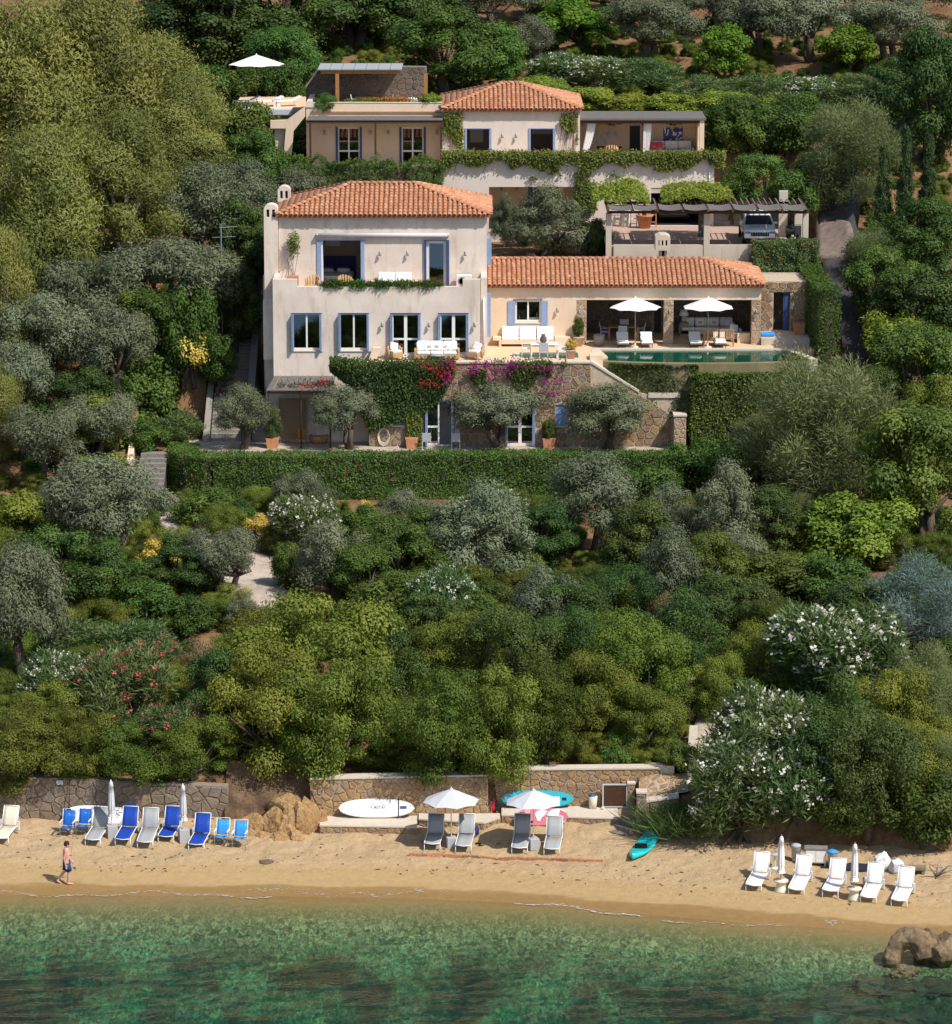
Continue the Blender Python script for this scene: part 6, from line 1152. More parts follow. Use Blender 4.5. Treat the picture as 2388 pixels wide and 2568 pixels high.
# ------------------------------------------------------------------ each tree and shrub: species, foot (u, v), width, height in the 1849-wide view
for row in [
 # eucalyptus stand, upper left
 ('euc', 40, 470, 330, 500, 'tallest yellow-green eucalyptus at the top left corner'),
 ('euc', 175, 420, 310, 470, 'eucalyptus second from the left edge, crown cut by the top of the picture'),
 ('euc', 285, 400, 280, 350, 'eucalyptus whose crown faces the dark gap left of the white parasol'),
 ('euc', 365, 430, 190, 280, 'smaller eucalyptus at the right end of the stand, near the parasol terrace'),
 ('euc', 90, 620, 270, 400, 'drooping eucalyptus low in the stand at the left edge'),
 ('euc', 235, 575, 260, 350, 'eucalyptus in the middle of the stand above the grey olives'),
 ('euc', 340, 440, 200, 260, 'eucalyptus leaning over the olives left of the chimney'),
 ('euc', 5, 760, 150, 340, 'pale eucalyptus cut by the left edge beside the olives'),
 ('euc', -10, 900, 130, 220, 'low eucalyptus foliage at the left edge below the stand'),
 # top, behind the parasol and dining pergola
 ('carob', 330, 130, 190, 180, 'dark evergreen in the shaded gap right of the eucalyptus stand'),
 ('carob', 430, 150, 260, 200, 'dark evergreen directly above the white parasol'),
 ('carob', 560, 130, 260, 200, 'dark evergreen at the top, left of the dining pergola roof'),
 ('green', 540, 190, 150, 130, 'leafy green tree between the parasol and the dining pergola'),
 ('carob', 690, 95, 250, 180, 'dark evergreen behind the dining pergola roof'),
 ('dry', 400, 130, 90, 80, 'brownish dry shrub above the parasol'),
 ('laurel', 400, 215, 110, 90, 'climbing green shrub left of the parasol pole'),
 ('laurel', 470, 222, 110, 90, 'glossy green shrub behind the parasol pole'),
 ('laurel', 545, 225, 90, 110, 'dark leafy shrub at the foot of the pergola back wall'),
 ('green', 870, 190, 210, 165, 'broad green tree overhanging the right end of the dining pergola'),
 ('green', 960, 185, 140, 130, 'green tree just left of the upper villa roof ridge'),
 ('carob', 820, 60, 200, 120, 'dark evergreen at the top edge above the dining pergola'),
 ('olive', 950, 60, 170, 110, 'grey olive at the top edge left of centre'),
 ('olive', 1030, 130, 90, 90, 'small grey olive behind the roof of the upper villa'),
 ('mulberry', 1118, 112, 150, 108, 'bright green broadleaf tree at the top, left of the round olive'),
 ('olive', 1268, 128, 165, 135, 'round grey olive with a dark trunk on bare earth, top centre'),
 ('mulberry', 1405, 162, 105, 105, 'bright green broadleaf bush tree in the middle of the upper garden'),
 ('mulberry', 1645, 150, 115, 95, 'bright green broadleaf tree at the right of the upper garden'),
 ('mulberry', 1330, 45, 90, 60, 'bright leaves of a tree at the top edge behind the round olive'),
 ('olive', 1410, 70, 170, 110, 'grey olive at the top edge right of the round olive'),
 ('olive', 1480, 110, 170, 130, 'spreading grey olive behind the two bright broadleaf trees'),
 ('olive', 1570, 120, 180, 135, 'grey olive left of the right-hand bright broadleaf tree'),
 ('olive', 1730, 130, 170, 130, 'grey olive near the top right corner'),
 ('olive', 1600, 40, 210, 110, 'grey olive at the top edge above the right-hand garden'),
 ('olive', 1770, 45, 200, 110, 'olive filling the top right corner'),
 ('olive', 1200, 30, 150, 80, 'olive foliage at the top edge above centre'),
 ('carob', 1060, 40, 160, 110, 'dark evergreen at the top edge left of the bright broadleaf tree'),
 ('oleander_white', 1075, 168, 115, 62, 'white-flowered oleander nearest the upper villa roof'),
 ('oleander_white', 1165, 178, 125, 66, 'white-flowered oleander in the middle of the upper bed'),
 ('oleander', 1255, 185, 120, 66, 'oleander without flowers at the end of the upper bed'),
 ('oleander', 1365, 212, 110, 58, 'left oleander of the lower garden row'),
 ('oleander', 1465, 215, 120, 60, 'second oleander of the lower garden row'),
 ('oleander_white', 1570, 216, 115, 62, 'white-flowered oleander of the lower garden row'),
 ('oleander', 1665, 218, 125, 66, 'right-hand oleander of the lower garden row'),
 ('lime', 1055, 212, 110, 62, 'golden green shrub touching the upper villa roof'),
 ('lime', 1140, 228, 110, 58, 'golden green shrub right of the upper villa roof'),
 ('lime', 1225, 234, 110, 56, 'golden green shrub behind the right-hand verandah roof'),
 ('lime', 1315, 236, 120, 60, 'golden green shrub above the curtains of the verandah'),
 ('lime', 1405, 240, 115, 62, 'golden green shrub above the blue painting'),
 ('laurel', 1262, 226, 60, 40, 'small dark round shrub among the golden green ones'),
 ('green', 1440, 290, 150, 95, 'light green vine tree shading the right end of the verandah'),
 ('green', 1545, 290, 150, 100, 'light green tree right of the verandah'),
 ('lime', 1510, 250, 110, 60, 'golden green shrub behind the light green tree'),
 ('tamarisk', 1655, 420, 190, 230, 'wispy green pepper-like tree right of the carport'),
 ('laurel', 1450, 392, 110, 100, 'dark shrub right of the garage door'),
 ('laurel', 1520, 398, 120, 105, 'drooping green shrub above the right end of the carport'),
 ('carob', 1800, 330, 160, 250, 'dark tree at the right edge above the cypresses'),
 ('carob', 1740, 250, 150, 130, 'dark evergreen right of the oleander row'),
 ('cypress', 1712, 470, 46, 190, 'slender dark cypress nearest the driveway'),
 ('cypress', 1755, 480, 50, 240, 'tallest of the dark cypresses at the right'),
 ('cypress', 1800, 470, 48, 215, 'dark cypress close to the right edge'),
 ('oleander_white', 1735, 330, 80, 90, 'white-flowered shrub in front of the dark cypresses'),
 # right slope beside the driveway
 ('laurel', 1720, 520, 130, 90, 'green shrub below the cypresses beside the drive'),
 ('green', 1790, 560, 170, 160, 'bushy green tree at the right edge below the cypresses'),
 ('tamarisk', 1700, 560, 110, 120, 'feathery light shrub beside the drive entrance'),
 ('green', 1715, 640, 150, 150, 'green tree overhanging the right of the driveway'),
 ('carob', 1800, 700, 190, 180, 'dark tree at the right edge halfway down the slope'),
 ('lime', 1740, 730, 130, 130, 'yellow-green shrub halfway down the right slope'),
 ('green', 1770, 830, 190, 190, 'rounded green tree right of the shaded driveway'),
 ('mastic', 1820, 900, 150, 170, 'bushy green shrub at the right edge right of the bare tree'),
 ('green', 1790, 1065, 250, 270, 'large bright green tree at the right edge below the driveway'),
 ('lime', 1665, 1105, 200, 150, 'broad-leaved bright shrub left of the large bright tree'),
 ('tamarisk', 1575, 1000, 300, 320, 'large feathery tamarisk right of the stone pillar'),
 ('tamarisk', 1660, 975, 170, 230, 'feathery tamarisk behind the bare tree'),
 ('tamarisk', 1480, 930, 140, 130, 'low feathery tamarisk beside the stone pillar'),
 ('bare', 1645, 985, 130, 220, 'leafless grey tree among the tamarisks'),
 ('tamarisk_blue', 1790, 1275, 230, 200, 'blue-grey feathery tamarisk at the right edge'),
 # between the upper villa and the main roof
 ('olive_low', 1070, 508, 150, 128, 'silvery olive between the main roof and the carport'),
 ('olive_low', 985, 480, 60, 90, 'small silvery olive beside the main roof corner'),
 ('laurel', 1150, 505, 66, 80, 'green shrub at the left post of the carport'),
 ('laurel', 1022, 478, 40, 36, 'small green shrub by the stepped path beside the main roof'),
 ('laurel', 905, 408, 100, 56, 'dark green shrub just behind the main roof ridge'),
 ('laurel', 490, 345, 130, 150, 'dark green shrub below the white plunge pool'),
 ('laurel', 440, 330, 110, 110, 'green shrub between the eucalyptus and the plunge pool'),
 ('green', 500, 430, 150, 160, 'dark leafy tree left of the upper verandah'),
 ('laurel', 610, 365, 110, 82, 'rounded green shrub left of the upper verandah'),
 ('laurel', 690, 368, 110, 70, 'green shrub below the left verandah door'),
 ('laurel', 770, 370, 110, 70, 'green shrub below the right verandah door'),
 ('laurel', 835, 372, 70, 72, 'green shrub at the left end of the ivy terrace'),
 ('olive', 560, 430, 140, 110, 'grey olive behind the two chimneys'),
 ('olive', 645, 420, 150, 95, 'grey olive behind the left slope of the main roof'),
 ('olive', 740, 400, 120, 80, 'grey olive behind the main roof ridge'),
 # left of the house
 ('olive', 400, 530, 190, 190, 'grey olive behind the television aerial'),
 ('olive', 480, 470, 140, 140, 'grey olive just left of the chimneys'),
 ('carob', 480, 560, 120, 160, 'dark tree in shade beside the tall chimney'),
 ('olive', 330, 670, 250, 190, 'wide grey olive left of the upper side stair'),
 ('olive', 400, 640, 140, 150, 'grey olive overhanging the top of the side stair'),
 ('olive', 180, 690, 200, 190, 'grey olive below the eucalyptus stand'),
 ('olive', 90, 760, 190, 180, 'grey olive second from the left edge in the middle'),
 ('olive', 230, 780, 170, 170, 'grey olive left of the bright green shrubs'),
 ('olive', 40, 850, 150, 170, 'grey olive at the left edge in the middle'),
 ('green', 300, 740, 160, 150, 'bright green tree left of the side stair'),
 ('laurel', 370, 770, 110, 180, 'tall green shrub beside the side stair'),
 ('laurel', 280, 850, 150, 170, 'glossy green shrub above the golden shrub'),
 ('laurel', 330, 820, 100, 120, 'green shrub directly behind the golden shrub'),
 ('yellow', 372, 660, 66, 48, 'yellow-tinged shrub top of the hedge by the side stair'),
 ('yellow', 362, 826, 112, 112, 'large golden variegated shrub at the foot of the side stair'),
 ('laurel', 270, 880, 100, 70, 'dark ivy-like shrub below the glossy green one'),
 ('oleander', 350, 862, 100, 56, 'low green shrub below the golden shrub'),
 ('lime', 190, 880, 130, 110, 'yellow-green rounded shrub left of the lower steps'),
 ('olive', 200, 900, 150, 130, 'grey olive left of the lower steps'),
 ('olive', 90, 950, 160, 160, 'grey olive near the left edge above the vine thicket'),
 ('lime', 200, 975, 110, 90, 'bright green round shrub beside the lower steps'),
 ('olive', 215, 1100, 250, 200, 'large grey olive left of the curved garden path'),
 ('olive', 130, 1060, 130, 120, 'grey olive behind the large one by the path'),
 ('lime', 40, 1060, 120, 110, 'yellowish shrub at the left edge above the cane'),
 ('olive_low', 295, 1010, 70, 60, 'small silvery olive on the lower steps'),
 ('olive', 430, 1165, 150, 140, 'grey olive standing beside the sunny path'),
 ('yellow', 310, 1112, 92, 70, 'golden variegated shrub beside the curved path'),
 ('yellow', 500, 1045, 56, 56, 'small round golden shrub below the long hedge'),
 ('yellow', 712, 1030, 52, 66, 'upright golden shrub below the middle of the long hedge'),
 ('laurel', 400, 1030, 120, 80, 'green shrub between the path and the long hedge'),
 ('laurel', 455, 1035, 80, 66, 'green shrub right of the path below the hedge'),
 ('cane', 8, 1230, 90, 170, 'pale green giant cane at the left edge'),
 ('olive', 50, 1330, 180, 250, 'large grey olive at the left edge above the dry bank'),
 ('green', 200, 1210, 180, 150, 'dark vine-covered tree in the left thicket'),
 ('laurel', 290, 1225, 130, 100, 'climbing green shrub left of centre in the left thicket'),
 ('laurel', 365, 1235, 100, 80, 'grey-green rounded shrub below the sunny path'),
 ('olive_low', 475, 1235, 70, 80, 'small silvery shrub at the bottom of the path'),
 ('oleander', 160, 1300, 150, 85, 'green oleander in the left thicket'),
 ('oleander', 260, 1305, 150, 90, 'green oleander right of centre in the left thicket'),
 ('oleander_white', 110, 1400, 120, 130, 'oleander with few white flowers near the left edge'),
 ('oleander_pink', 280, 1330, 130, 90, 'pink-flowered oleander highest in the left thicket'),
 ('oleander_pink', 250, 1430, 170, 160, 'large pink-flowered oleander above the left beach wall'),
 ('oleander_pink', 330, 1490, 120, 120, 'pink-flowered oleander nearest the rock outcrop'),
 ('dry', 385, 1330, 90, 90, 'dry grey shrub left of the big mastic'),
 ('dry', 400, 1420, 90, 100, 'dry brown shrub in the dark gap left of the big mastic'),
 ('mastic', 45, 1530, 190, 150, 'mastic shrub hanging over the wall at the left edge'),
 ('mastic', 150, 1520, 150, 130, 'mastic shrub above the white paddle board at the left'),
 ('mastic', 265, 1525, 170, 120, 'mastic shrub over the left beach wall behind the blue loungers'),
 ('mastic', 380, 1520, 150, 120, 'mastic shrub at the right end of the left beach wall'),
 ('mastic', 90, 1450, 150, 120, 'mastic shrub behind the one at the left edge'),
 # slope below the hedge
 ('olive_low', 590, 1000, 120, 86, 'grey olive in front of the left half of the long hedge'),
 ('oleander_white', 585, 1085, 120, 120, 'white-flowered oleander right of the small golden shrub'),
 ('olive_low', 645, 1165, 140, 160, 'silvery olive right of the sunny path'),
 ('laurel', 560, 1140, 70, 90, 'dark shrub on the right bank of the path'),
 ('laurel', 700, 1060, 80, 80, 'green shrub beside the upright golden shrub'),
 ('olive_low', 790, 1050, 120, 95, 'grey olive below the middle of the long hedge'),
 ('green', 770, 1150, 180, 140, 'olive-green bushy tree in the middle of the slope'),
 ('olive_low', 935, 1140, 210, 180, 'wide grey olive in the middle of the slope'),
 ('oleander_white', 965, 1030, 110, 80, 'white-flowered oleander below the right half of the long hedge'),
 ('olive', 1150, 1085, 190, 185, 'tallest olive of the slope, rising in front of the long hedge'),
 ('laurel', 760, 1225, 140, 110, 'dark green shrub below the bushy tree in the middle'),
 ('oleander_white', 862, 1240, 120, 130, 'white-flowered oleander in the middle of the slope'),
 ('laurel', 920, 1240, 90, 100, 'dark shrub right of the middle oleander'),
 ('olive_low', 1055, 1265, 150, 160, 'grey olive below the patch of bare earth'),
 ('laurel', 960, 1200, 90, 70, 'yellowish green shrub left of the bare earth'),
 ('laurel', 1270, 1010, 110, 110, 'green shrub at the right end of the long hedge'),
 ('laurel', 1345, 960, 110, 110, 'green flowering shrub below the stone pillar'),
 ('laurel', 1420, 960, 110, 110, 'leafy shrub left of the big tamarisk'),
 ('olive_low', 1320, 1060, 110, 120, 'grey olive below the right end of the hedge'),
 ('olive_low', 1415, 1090, 150, 170, 'grey olive in front of the big tamarisk'),
 ('olive_low', 1440, 1150, 120, 110, 'grey olive above the vine on the right slope'),
 ('dry', 1440, 1180, 60, 80, 'bare purplish shrub on the right slope'),
 ('olive_low', 1300, 1200, 140, 160, 'grey olive in the middle of the right slope'),
 ('tamarisk', 1555, 1060, 60, 110, 'small bright feathery tamarisk in front of the big one'),
 ('laurel', 1510, 1180, 170, 110, 'climbing vine-like shrub on the right slope'),
 ('laurel', 1620, 1190, 140, 110, 'green shrub left of the blue-grey tamarisk'),
 ('wild', 1200, 1230, 160, 110, 'mastic shrub right of the bare earth patch'),
 ('wild', 1390, 1270, 180, 120, 'mastic shrub below the right-hand olives'),
 ('mastic', 1510, 1290, 170, 120, 'mastic shrub above the upper white oleander'),
 ('dry', 1290, 1240, 70, 90, 'reddish dry shrub on the right slope'),
 # mastic thicket above the beach
 ('mastic', 610, 1425, 310, 260, 'yellow-green mastic crowning the big thicket left of centre'),
 ('mastic', 510, 1370, 180, 180, 'mastic at the upper left of the big thicket'),
 ('mastic', 530, 1490, 230, 230, 'large mastic above the orange rock outcrop'),
 ('mastic', 655, 1500, 230, 220, 'large mastic above the white lettered paddle board'),
 ('wild', 740, 1400, 170, 170, 'mastic in the middle of the big thicket'),
 ('mastic', 770, 1300, 150, 110, 'brownish mastic right of the thicket crown'),
 ('mastic', 870, 1520, 190, 210, 'mastic drooping over the beach wall behind the left parasol'),
 ('mastic', 960, 1510, 180, 210, 'mastic drooping over the wall between the two beach parasols'),
 ('mastic', 880, 1350, 180, 160, 'mastic in the centre of the slope above the beach'),
 ('wild', 990, 1380, 180, 170, 'mastic right of centre above the beach'),
 ('mastic', 1060, 1490, 170, 190, 'mastic above the turquoise paddle board'),
 ('mastic', 1150, 1450, 180, 180, 'mastic above the brown beach gate'),
 ('wild', 1100, 1340, 170, 130, 'mastic upper right of centre'),
 ('mastic', 1240, 1400, 190, 200, 'mastic left of the shaded beach path'),
 ('mastic', 1250, 1475, 150, 140, 'mastic over the curved end wall of the beach path'),
 ('wild', 1320, 1340, 180, 160, 'mastic above the shaded beach path'),
 ('mastic', 1200, 1320, 150, 110, 'mastic behind the group left of the beach path'),
 # right-hand shore
 ('oleander_white', 1610, 1390, 240, 210, 'large white-flowered oleander below the blue-grey tamarisk'),
 ('mastic', 1480, 1370, 150, 150, 'mastic at the head of the shaded beach path'),
 ('oleander_white', 1480, 1540, 190, 190, 'white-flowered oleander beside the shaded beach path'),
 ('oleander_white', 1440, 1655, 190, 190, 'white-flowered oleander right of the turquoise kayak'),
 ('oleander_white', 1545, 1640, 170, 170, 'white-flowered oleander above the closed white parasol'),
 ('wild', 1620, 1540, 200, 180, 'dark mastic between the two big oleanders at the right'),
 ('mastic', 1720, 1480, 180, 180, 'dark mastic below the large right-hand oleander'),
 ('wild', 1690, 1620, 200, 190, 'dark mastic above the beach cabinet'),
 ('mastic', 1780, 1560, 150, 160, 'dark mastic near the right edge above the beach'),
 ('tamarisk', 1790, 1450, 160, 210, 'yellow-green tamarisk at the right edge above the beach'),
 ('tamarisk', 1830, 1570, 100, 150, 'tamarisk foliage cut by the right edge above the beach'),
 ('laurel', 1800, 1665, 150, 150, 'green shrub at the right end of the beach'),
 ('laurel', 1640, 1655, 130, 110, 'dark shrub directly behind the beach bins'),
 ('grass', 1310, 1640, 100, 70, 'clump of long grass beside the turquoise kayak'),
 ('grass', 1360, 1645, 90, 60, 'clump of long grass below the white oleander'),
]: veg(*row)
# patio olives stand in the paving in front of the annex
for u,vb,w_,h_,lb,y in [(470,864,135,130,'olive in the paving left of the terracotta pot on the patio',194.75),(676,866,155,130,'olive in front of the annex beside the reed pergola',194.75),(965,866,220,130,'widest patio olive, between the two annex doors',194.7),(1180,864,205,130,'patio olive leaning right of the second annex door',194.7)]:
    veg('olive', u, vb, w_, h_, lb, Y=y, z=ZP + .1)
# ------------------------------------------------------------------ clipped hedges: leafy boxes with a woody core
# more interlocking trees across the middle slope
for row in [('green',830,1120,150,130,'dark bushy tree behind the wide olive in the middle of the slope'),('carob',1050,1110,130,120,'dark tree left of the tallest olive'),('carob',1240,1130,140,150,'dark tree right of the tallest olive'),('green',1370,1180,150,140,'green tree between the right-hand grey olives'),('carob',1500,1090,140,130,'dark tree at the foot of the big tamarisk'),('green',700,1180,130,120,'green tree behind the thicket crown'),('carob',840,1290,150,130,'dark tree below the middle oleander'),('green',1120,1270,170,140,'dark green tree right of the olive below the bare earth'),('carob',1430,1250,150,130,'dark tree above the head of the beach path'),('carob',1660,1260,150,130,'dark tree left of the blue-grey tamarisk'),('carob',110,1190,170,160,'dark ivy-clad tree right of the giant cane'),('carob',350,1160,130,110,'dark tree behind the golden shrub by the path'),('carob',150,860,150,130,'dark tree among the left-hand olives'),('carob',1690,880,140,150,'dark tree behind the tamarisks beside the drive'),('carob',420,1440,120,170,'dark tree in the gap left of the big mastic'),('laurel',1325,1510,70,70,'green shrub over the corner of the crazy-paved ramp'),('mastic',1390,1400,110,130,'mastic crowding the left side of the shaded beach path'),('laurel',1440,1400,90,90,'shrub above the dark path wall'),('carob',1560,1560,160,160,'dark tree behind the white oleanders on the shore')]:veg(*row)
def hedge(name, label, pts, h, th, n, mat, z0f, L=.13, Wd=.06, cat='hedge', flowers=None, seed=1, rough=.16, top=None):
    """pts: (x, y) line of the hedge; z0f: foot height along it"""
    rg=np.random.default_rng(seed);P=np.array(pts,float);seg=np.linalg.norm(np.diff(P,axis=0),axis=1);cum=np.concatenate([[0],np.cumsum(seg)]);tot=cum[-1]
    t = thing(name, label, cat, (float(P[:, 0].mean()), float(P[:, 1].mean()), float(z0f(P[0, 0]))), world=True)
    def at(s): return np.stack([np.interp(s, cum, P[:, 0]), np.interp(s, cum, P[:, 1])], -1)
    s=rg.random(n)*tot;c=at(s);d=at(np.minimum(s+.05,tot))-at(np.maximum(s-.05,0));d=d/np.maximum(np.linalg.norm(d,axis=1,keepdims=True),1e-6);nx=np.stack([d[:,1],-d[:,0]],1)
    f=rg.random(n);face=np.where(f<.46,0,np.where(f<.78,1,np.where(f<.88,2,3)));endp=rg.random(n)<.5;s=np.where(face == 3,np.where(endp,0,tot),s);c=at(s);a=rg.random(n);off=np.where(face == 0,th/2,np.where((face == 1) |(face == 3),(rg.random(n)-.5)*th,-th/2));hh=h if not callable(h) else h(c[:,0]);zz=np.where(face == 1,hh,a*hh)
    lump=(fbm(s*1.4,zz*1.4+off,seed)-.45)*rough*2.2;nrm=np.where(face[:,None] == 1,np.array([0,0,1.0]),np.concatenate([np.where(face[:,None] == 3,d*np.where(endp,-1,1)[:,None],nx*np.where(face == 2,-1,1)[:,None]),np.zeros((n,1))],1))
    pos = np.concatenate([c + nx * off[:, None], (z0f(c[:, 0]) + zz)[:, None]], 1) + nrm * (lump - rg.random(n) * .16)[:, None]
    nr = unit(nrm + .6 * rg.normal(size=(n, 3)) + np.array([0, 0, .3])); ax = unit(np.cross(nr, sph(rg, n)) + np.array([0, 0, .25]))
    ti=np.clip(fbm(s*.8,zz,seed+3)*.9+.4*rg.random(n)-.1,0,1);parts=[(pos,ax,nr,L*(.7+.6*rg.random(n)),Wd*(.7+.6*rg.random(n)),ti,mat)]
    o = bpy.data.objects.new('foliage', leaves_mesh(name, parts)); C.objects.link(o); attach(o, t)
    if flowers:
        fm_, k = flowers; i = rg.choice(n, k); q = np.repeat(pos[i] + nrm[i] * .06, 6, 0) + rg.normal(size=(k * 6, 3)) * .05
        o=bpy.data.objects.new('flowers',leaves_mesh('flowers',[(q,sph(rg,k*6),sph(rg,k*6),np.full(k*6,.1),np.full(k*6,.1),rg.random(k*6),fm_)]));C.objects.link(o);attach(o,t);o['kind']='stuff'
    m = MB(); P = P.copy(); P[0] += (P[1] - P[0]) / seg[0] * .3; P[-1] -= (P[-1] - P[-2]) / seg[-1] * .3
    for j in range(len(P) - 1):
        e=(P[j+1]-P[j])/seg[j];q=np.array([e[1],-e[0]])*(th/2-.28);ha=(h if not callable(h) else float(h(P[j:j+1,0])[0]))-.3
        vs_ = [(*(P[j] + q), z0f(P[j][0])), (*(P[j + 1] + q), z0f(P[j + 1][0])), (*(P[j + 1] - q), z0f(P[j + 1][0])), (*(P[j] - q), z0f(P[j][0]))]
        m.add(vs_ + [(a_, b_, c_ + ha) for a_, b_, c_ in vs_], [(0, 3, 2, 1), (4, 5, 6, 7), (0, 1, 5, 4), (1, 2, 6, 5), (2, 3, 7, 6), (3, 0, 4, 7)])
    m.build('woody_core', 'bark', t); return t
hedge('clipped_hedge','long clipped green hedge running below the patio and annex',[(-15.6,195.6),(-15.7,194.0),(-15.2,192.9),(-13.9,192.4),(0,192.9),(11.0,192.9)],2.45,1.5,62000,'leaf_laurel',lambda x:5.15+0*x,flowers=('petal_pink',22),seed=4)
hedge('clipped_hedge','dark clipped hedge directly below the left end of the pool wall',[(7.2,196.1),(11.9,195.75)],3.2,.7,15000,'leaf_dark',lambda x:8.6+0*x,seed=5)
hedge('ivy_bank','grey-green ivy bank below the right half of the pool wall',[(11.5,195.1),(17.9,195.0)],4.2,1.0,20000,'leaf_ivy',lambda x:7.2+0*x,L=.11,Wd=.09,cat='hedge',seed=6)
hedge('clipped_hedge','tall clipped hedge between the blue-doored store and the driveway',[(SX(1690)+.45,208.0),(SX(1690)+.6,200.2),(SX(1690)+.8,198.0)],lambda x:4.3+0*x,1.2,20000,'leaf_laurel',lambda x:11.2+0*x,seed=7)
hedge('flowering_hedge','mixed flowering shrubbery on the wall below the parked car',[(CX(1410),208.3),(CX(1700)+.5,208.3)],2.1,1.3,14000,'leaf_oleander',lambda x:14.7+0*x,seed=8,rough=.5,flowers=('petal_orange',30))
hedge('leafy_bank','overgrown green bank of shrubs below the left verandah of the upper villa',[(pt(735,390,217.4)[0],217.4),(pt(1112,390,217.4)[0],217.4)],3.6,1.3,20000,'leaf_laurel',lambda x:16.6+0*x,seed=12,rough=.9)
for row in (('green',1475,400,150,130,'green tree hiding the bank right of the garage',218.6),('laurel',1540,410,120,110,'drooping shrub at the top of the driveway',217.0),('laurel',1420,395,70,100,'dark shrub at the right corner of the garage wall',217.8),('green',1585,400,120,120,'green tree where the driveway meets the upper garden',222.0)):veg(*row[:6],Y=row[6],z=17.0)
veg('carob',455,640,120,190,'dark tree on the bank left of the side stair',Y=204.5,z=11.0);veg('laurel',425,700,90,120,'shrub on the bank beside the side stair',Y=200.5,z=9.8);veg('carob',500,560,90,140,'dark tree at the head of the side stair',Y=208.5,z=14.0)
# ivy cresting and trailing down the terrace wall of the upper villa
def trailing(label, x0, x1, ztop, Y, n, mat, depth, seed, name='ivy', cat='ivy', flowers=(), L=.13, Wd=.08, thick=.35, bias=1.0, cover=None):
    rg = np.random.default_rng(seed); x = x0 + (x1 - x0) * rg.random(n); d = rg.random(n) ** bias; prof = depth(x); keep = d < 1.0
    z = ztop - d * prof + .12 * rg.normal(size=n) * (d < .3); y = Y - thick * rg.random(n) * (1 - .6 * d)
    if cover is not None: k = fbm(x * .9, z * .9, seed) > cover(d); x, y, z, d = x[k], y[k], z[k], d[k]
    q=len(x);pos=np.stack([x,y,z],1);nr=unit(np.array([0,-1,.5])+.6*rg.normal(size=(q,3)));ax=unit(np.cross(nr,sph(rg,q))+np.array([0,0,-.6]))
    ti = np.clip(fbm(x * 1.1, z * 1.1, seed + 1) + .35 * rg.random(q) - .15, 0, 1); t = thing(name, label, cat, ((x0 + x1) / 2, Y, ztop), world=True)
    o=bpy.data.objects.new('foliage',leaves_mesh(name,[(pos,ax,nr,L*(.7+.6*rg.random(q)),Wd*(.7+.6*rg.random(q)),ti,mat)]));C.objects.link(o);attach(o,t)
    for fm_, nc, fx0, fx1, dmax in flowers:
        cx_ = fx0 + (fx1 - fx0) * rg.random(nc); cz_ = ztop + .1 - dmax * rg.random(nc) ** 1.3; k = 46
        p = np.repeat(np.stack([cx_, np.full(nc, Y - thick - .06), cz_], 1), k, 0) + rg.normal(size=(nc * k, 3)) * np.array([.2, .07, .13])
        o=bpy.data.objects.new('blossom',leaves_mesh('blossom',[(p,sph(rg,nc*k),sph(rg,nc*k),np.full(nc*k,.08),np.full(nc*k,.08),rg.random(nc*k),fm_)]));C.objects.link(o);attach(o,t);o['kind']='stuff'
    m = MB()
    for k in range(10):
        xx=x0+(x1-x0)*(k+.5)/10;dp=float(depth(np.array([xx]))[0]);m.tube([(xx,Y-.04,ztop),(xx+.15*math.sin(k),Y-.05,ztop-dp*.45),(xx-.1,Y-.04,ztop-dp*.85)],[.02,.015,.008],5)
    m.build('vine_stems', 'bark', t); return t
trailing('ivy cresting the terrace wall of the upper villa and trailing down it',gx0,gx1+.6,zgt+.32,G.Y-.02,26000,'leaf_ivy',lambda x:1.0+.9*fbm(x*.55,x*0,3)+1.0*np.exp(-((x-GX(900))/.9) ** 2),21,bias=2.0,thick=.5,cover=lambda d:.18+.42*np.minimum(1,d*1.3))
trailing('ivy climbing the wall from below beside the recessed upper door',GX(880),GX(1010),GZ(640),G.Y-.02,2600,'leaf_ivy',lambda x:1.9+0*x,22,cover=lambda d:.42+0*d)
trailing('ivy strand climbing the left corner of the upper villa',UX(120),UX(235),UZ(240),U.Y-.02,2600,'leaf_ivy',lambda x:2.5+0*x,23,cover=lambda d:.52+0*d)
trailing('ivy strand climbing the right corner of the upper villa',UX(800),UX(900),UZ(240),U.Y-.02,2600,'leaf_ivy',lambda x:2.6+0*x,24,cover=lambda d:.55+0*d)
trailing('dark bougainvillea with red and purple blossom hanging over the left of the annex',NX(830),NX(1140),zc+.25,NN.Y-.05,22000,'leaf_dark',lambda x:np.interp(x,[NX(830),NX(880),NX(925),NX(1060),NX(1110),NX(1140)],[.6,1.5,3.9,3.0,2.0,.8]),25,'bougainvillea','climber',[('petal_red',8,NX(1060),NX(1140),1.5),('petal_magenta',4,NX(1080),NX(1140),1.2)],thick=.8,bias=1.0)
trailing('magenta bougainvillea spilling over the middle of the annex wall',NX(1180),NX(1420),zc+.12,NN.Y-.05,5200,'leaf_dark',lambda x:1.3+.5*np.sin(x*3),26,'bougainvillea','climber',[('petal_magenta',16,NX(1180),NX(1310),1.0),('petal_magenta',10,NX(1330),NX(1410),2.2)],thick=.35,bias=1.4,cover=lambda d:.40+0*d)
trailing('red bougainvillea sprigs on the reed pergola',pt(700,955,195.6)[0],pt(840,955,195.6)[0],11.05,195.6,260,'leaf_dark',lambda x:.5+0*x,27,'bougainvillea','climber',[('petal_red',3,pt(725,955,195.6)[0],pt(830,955,195.6)[0],.35)],thick=.9)
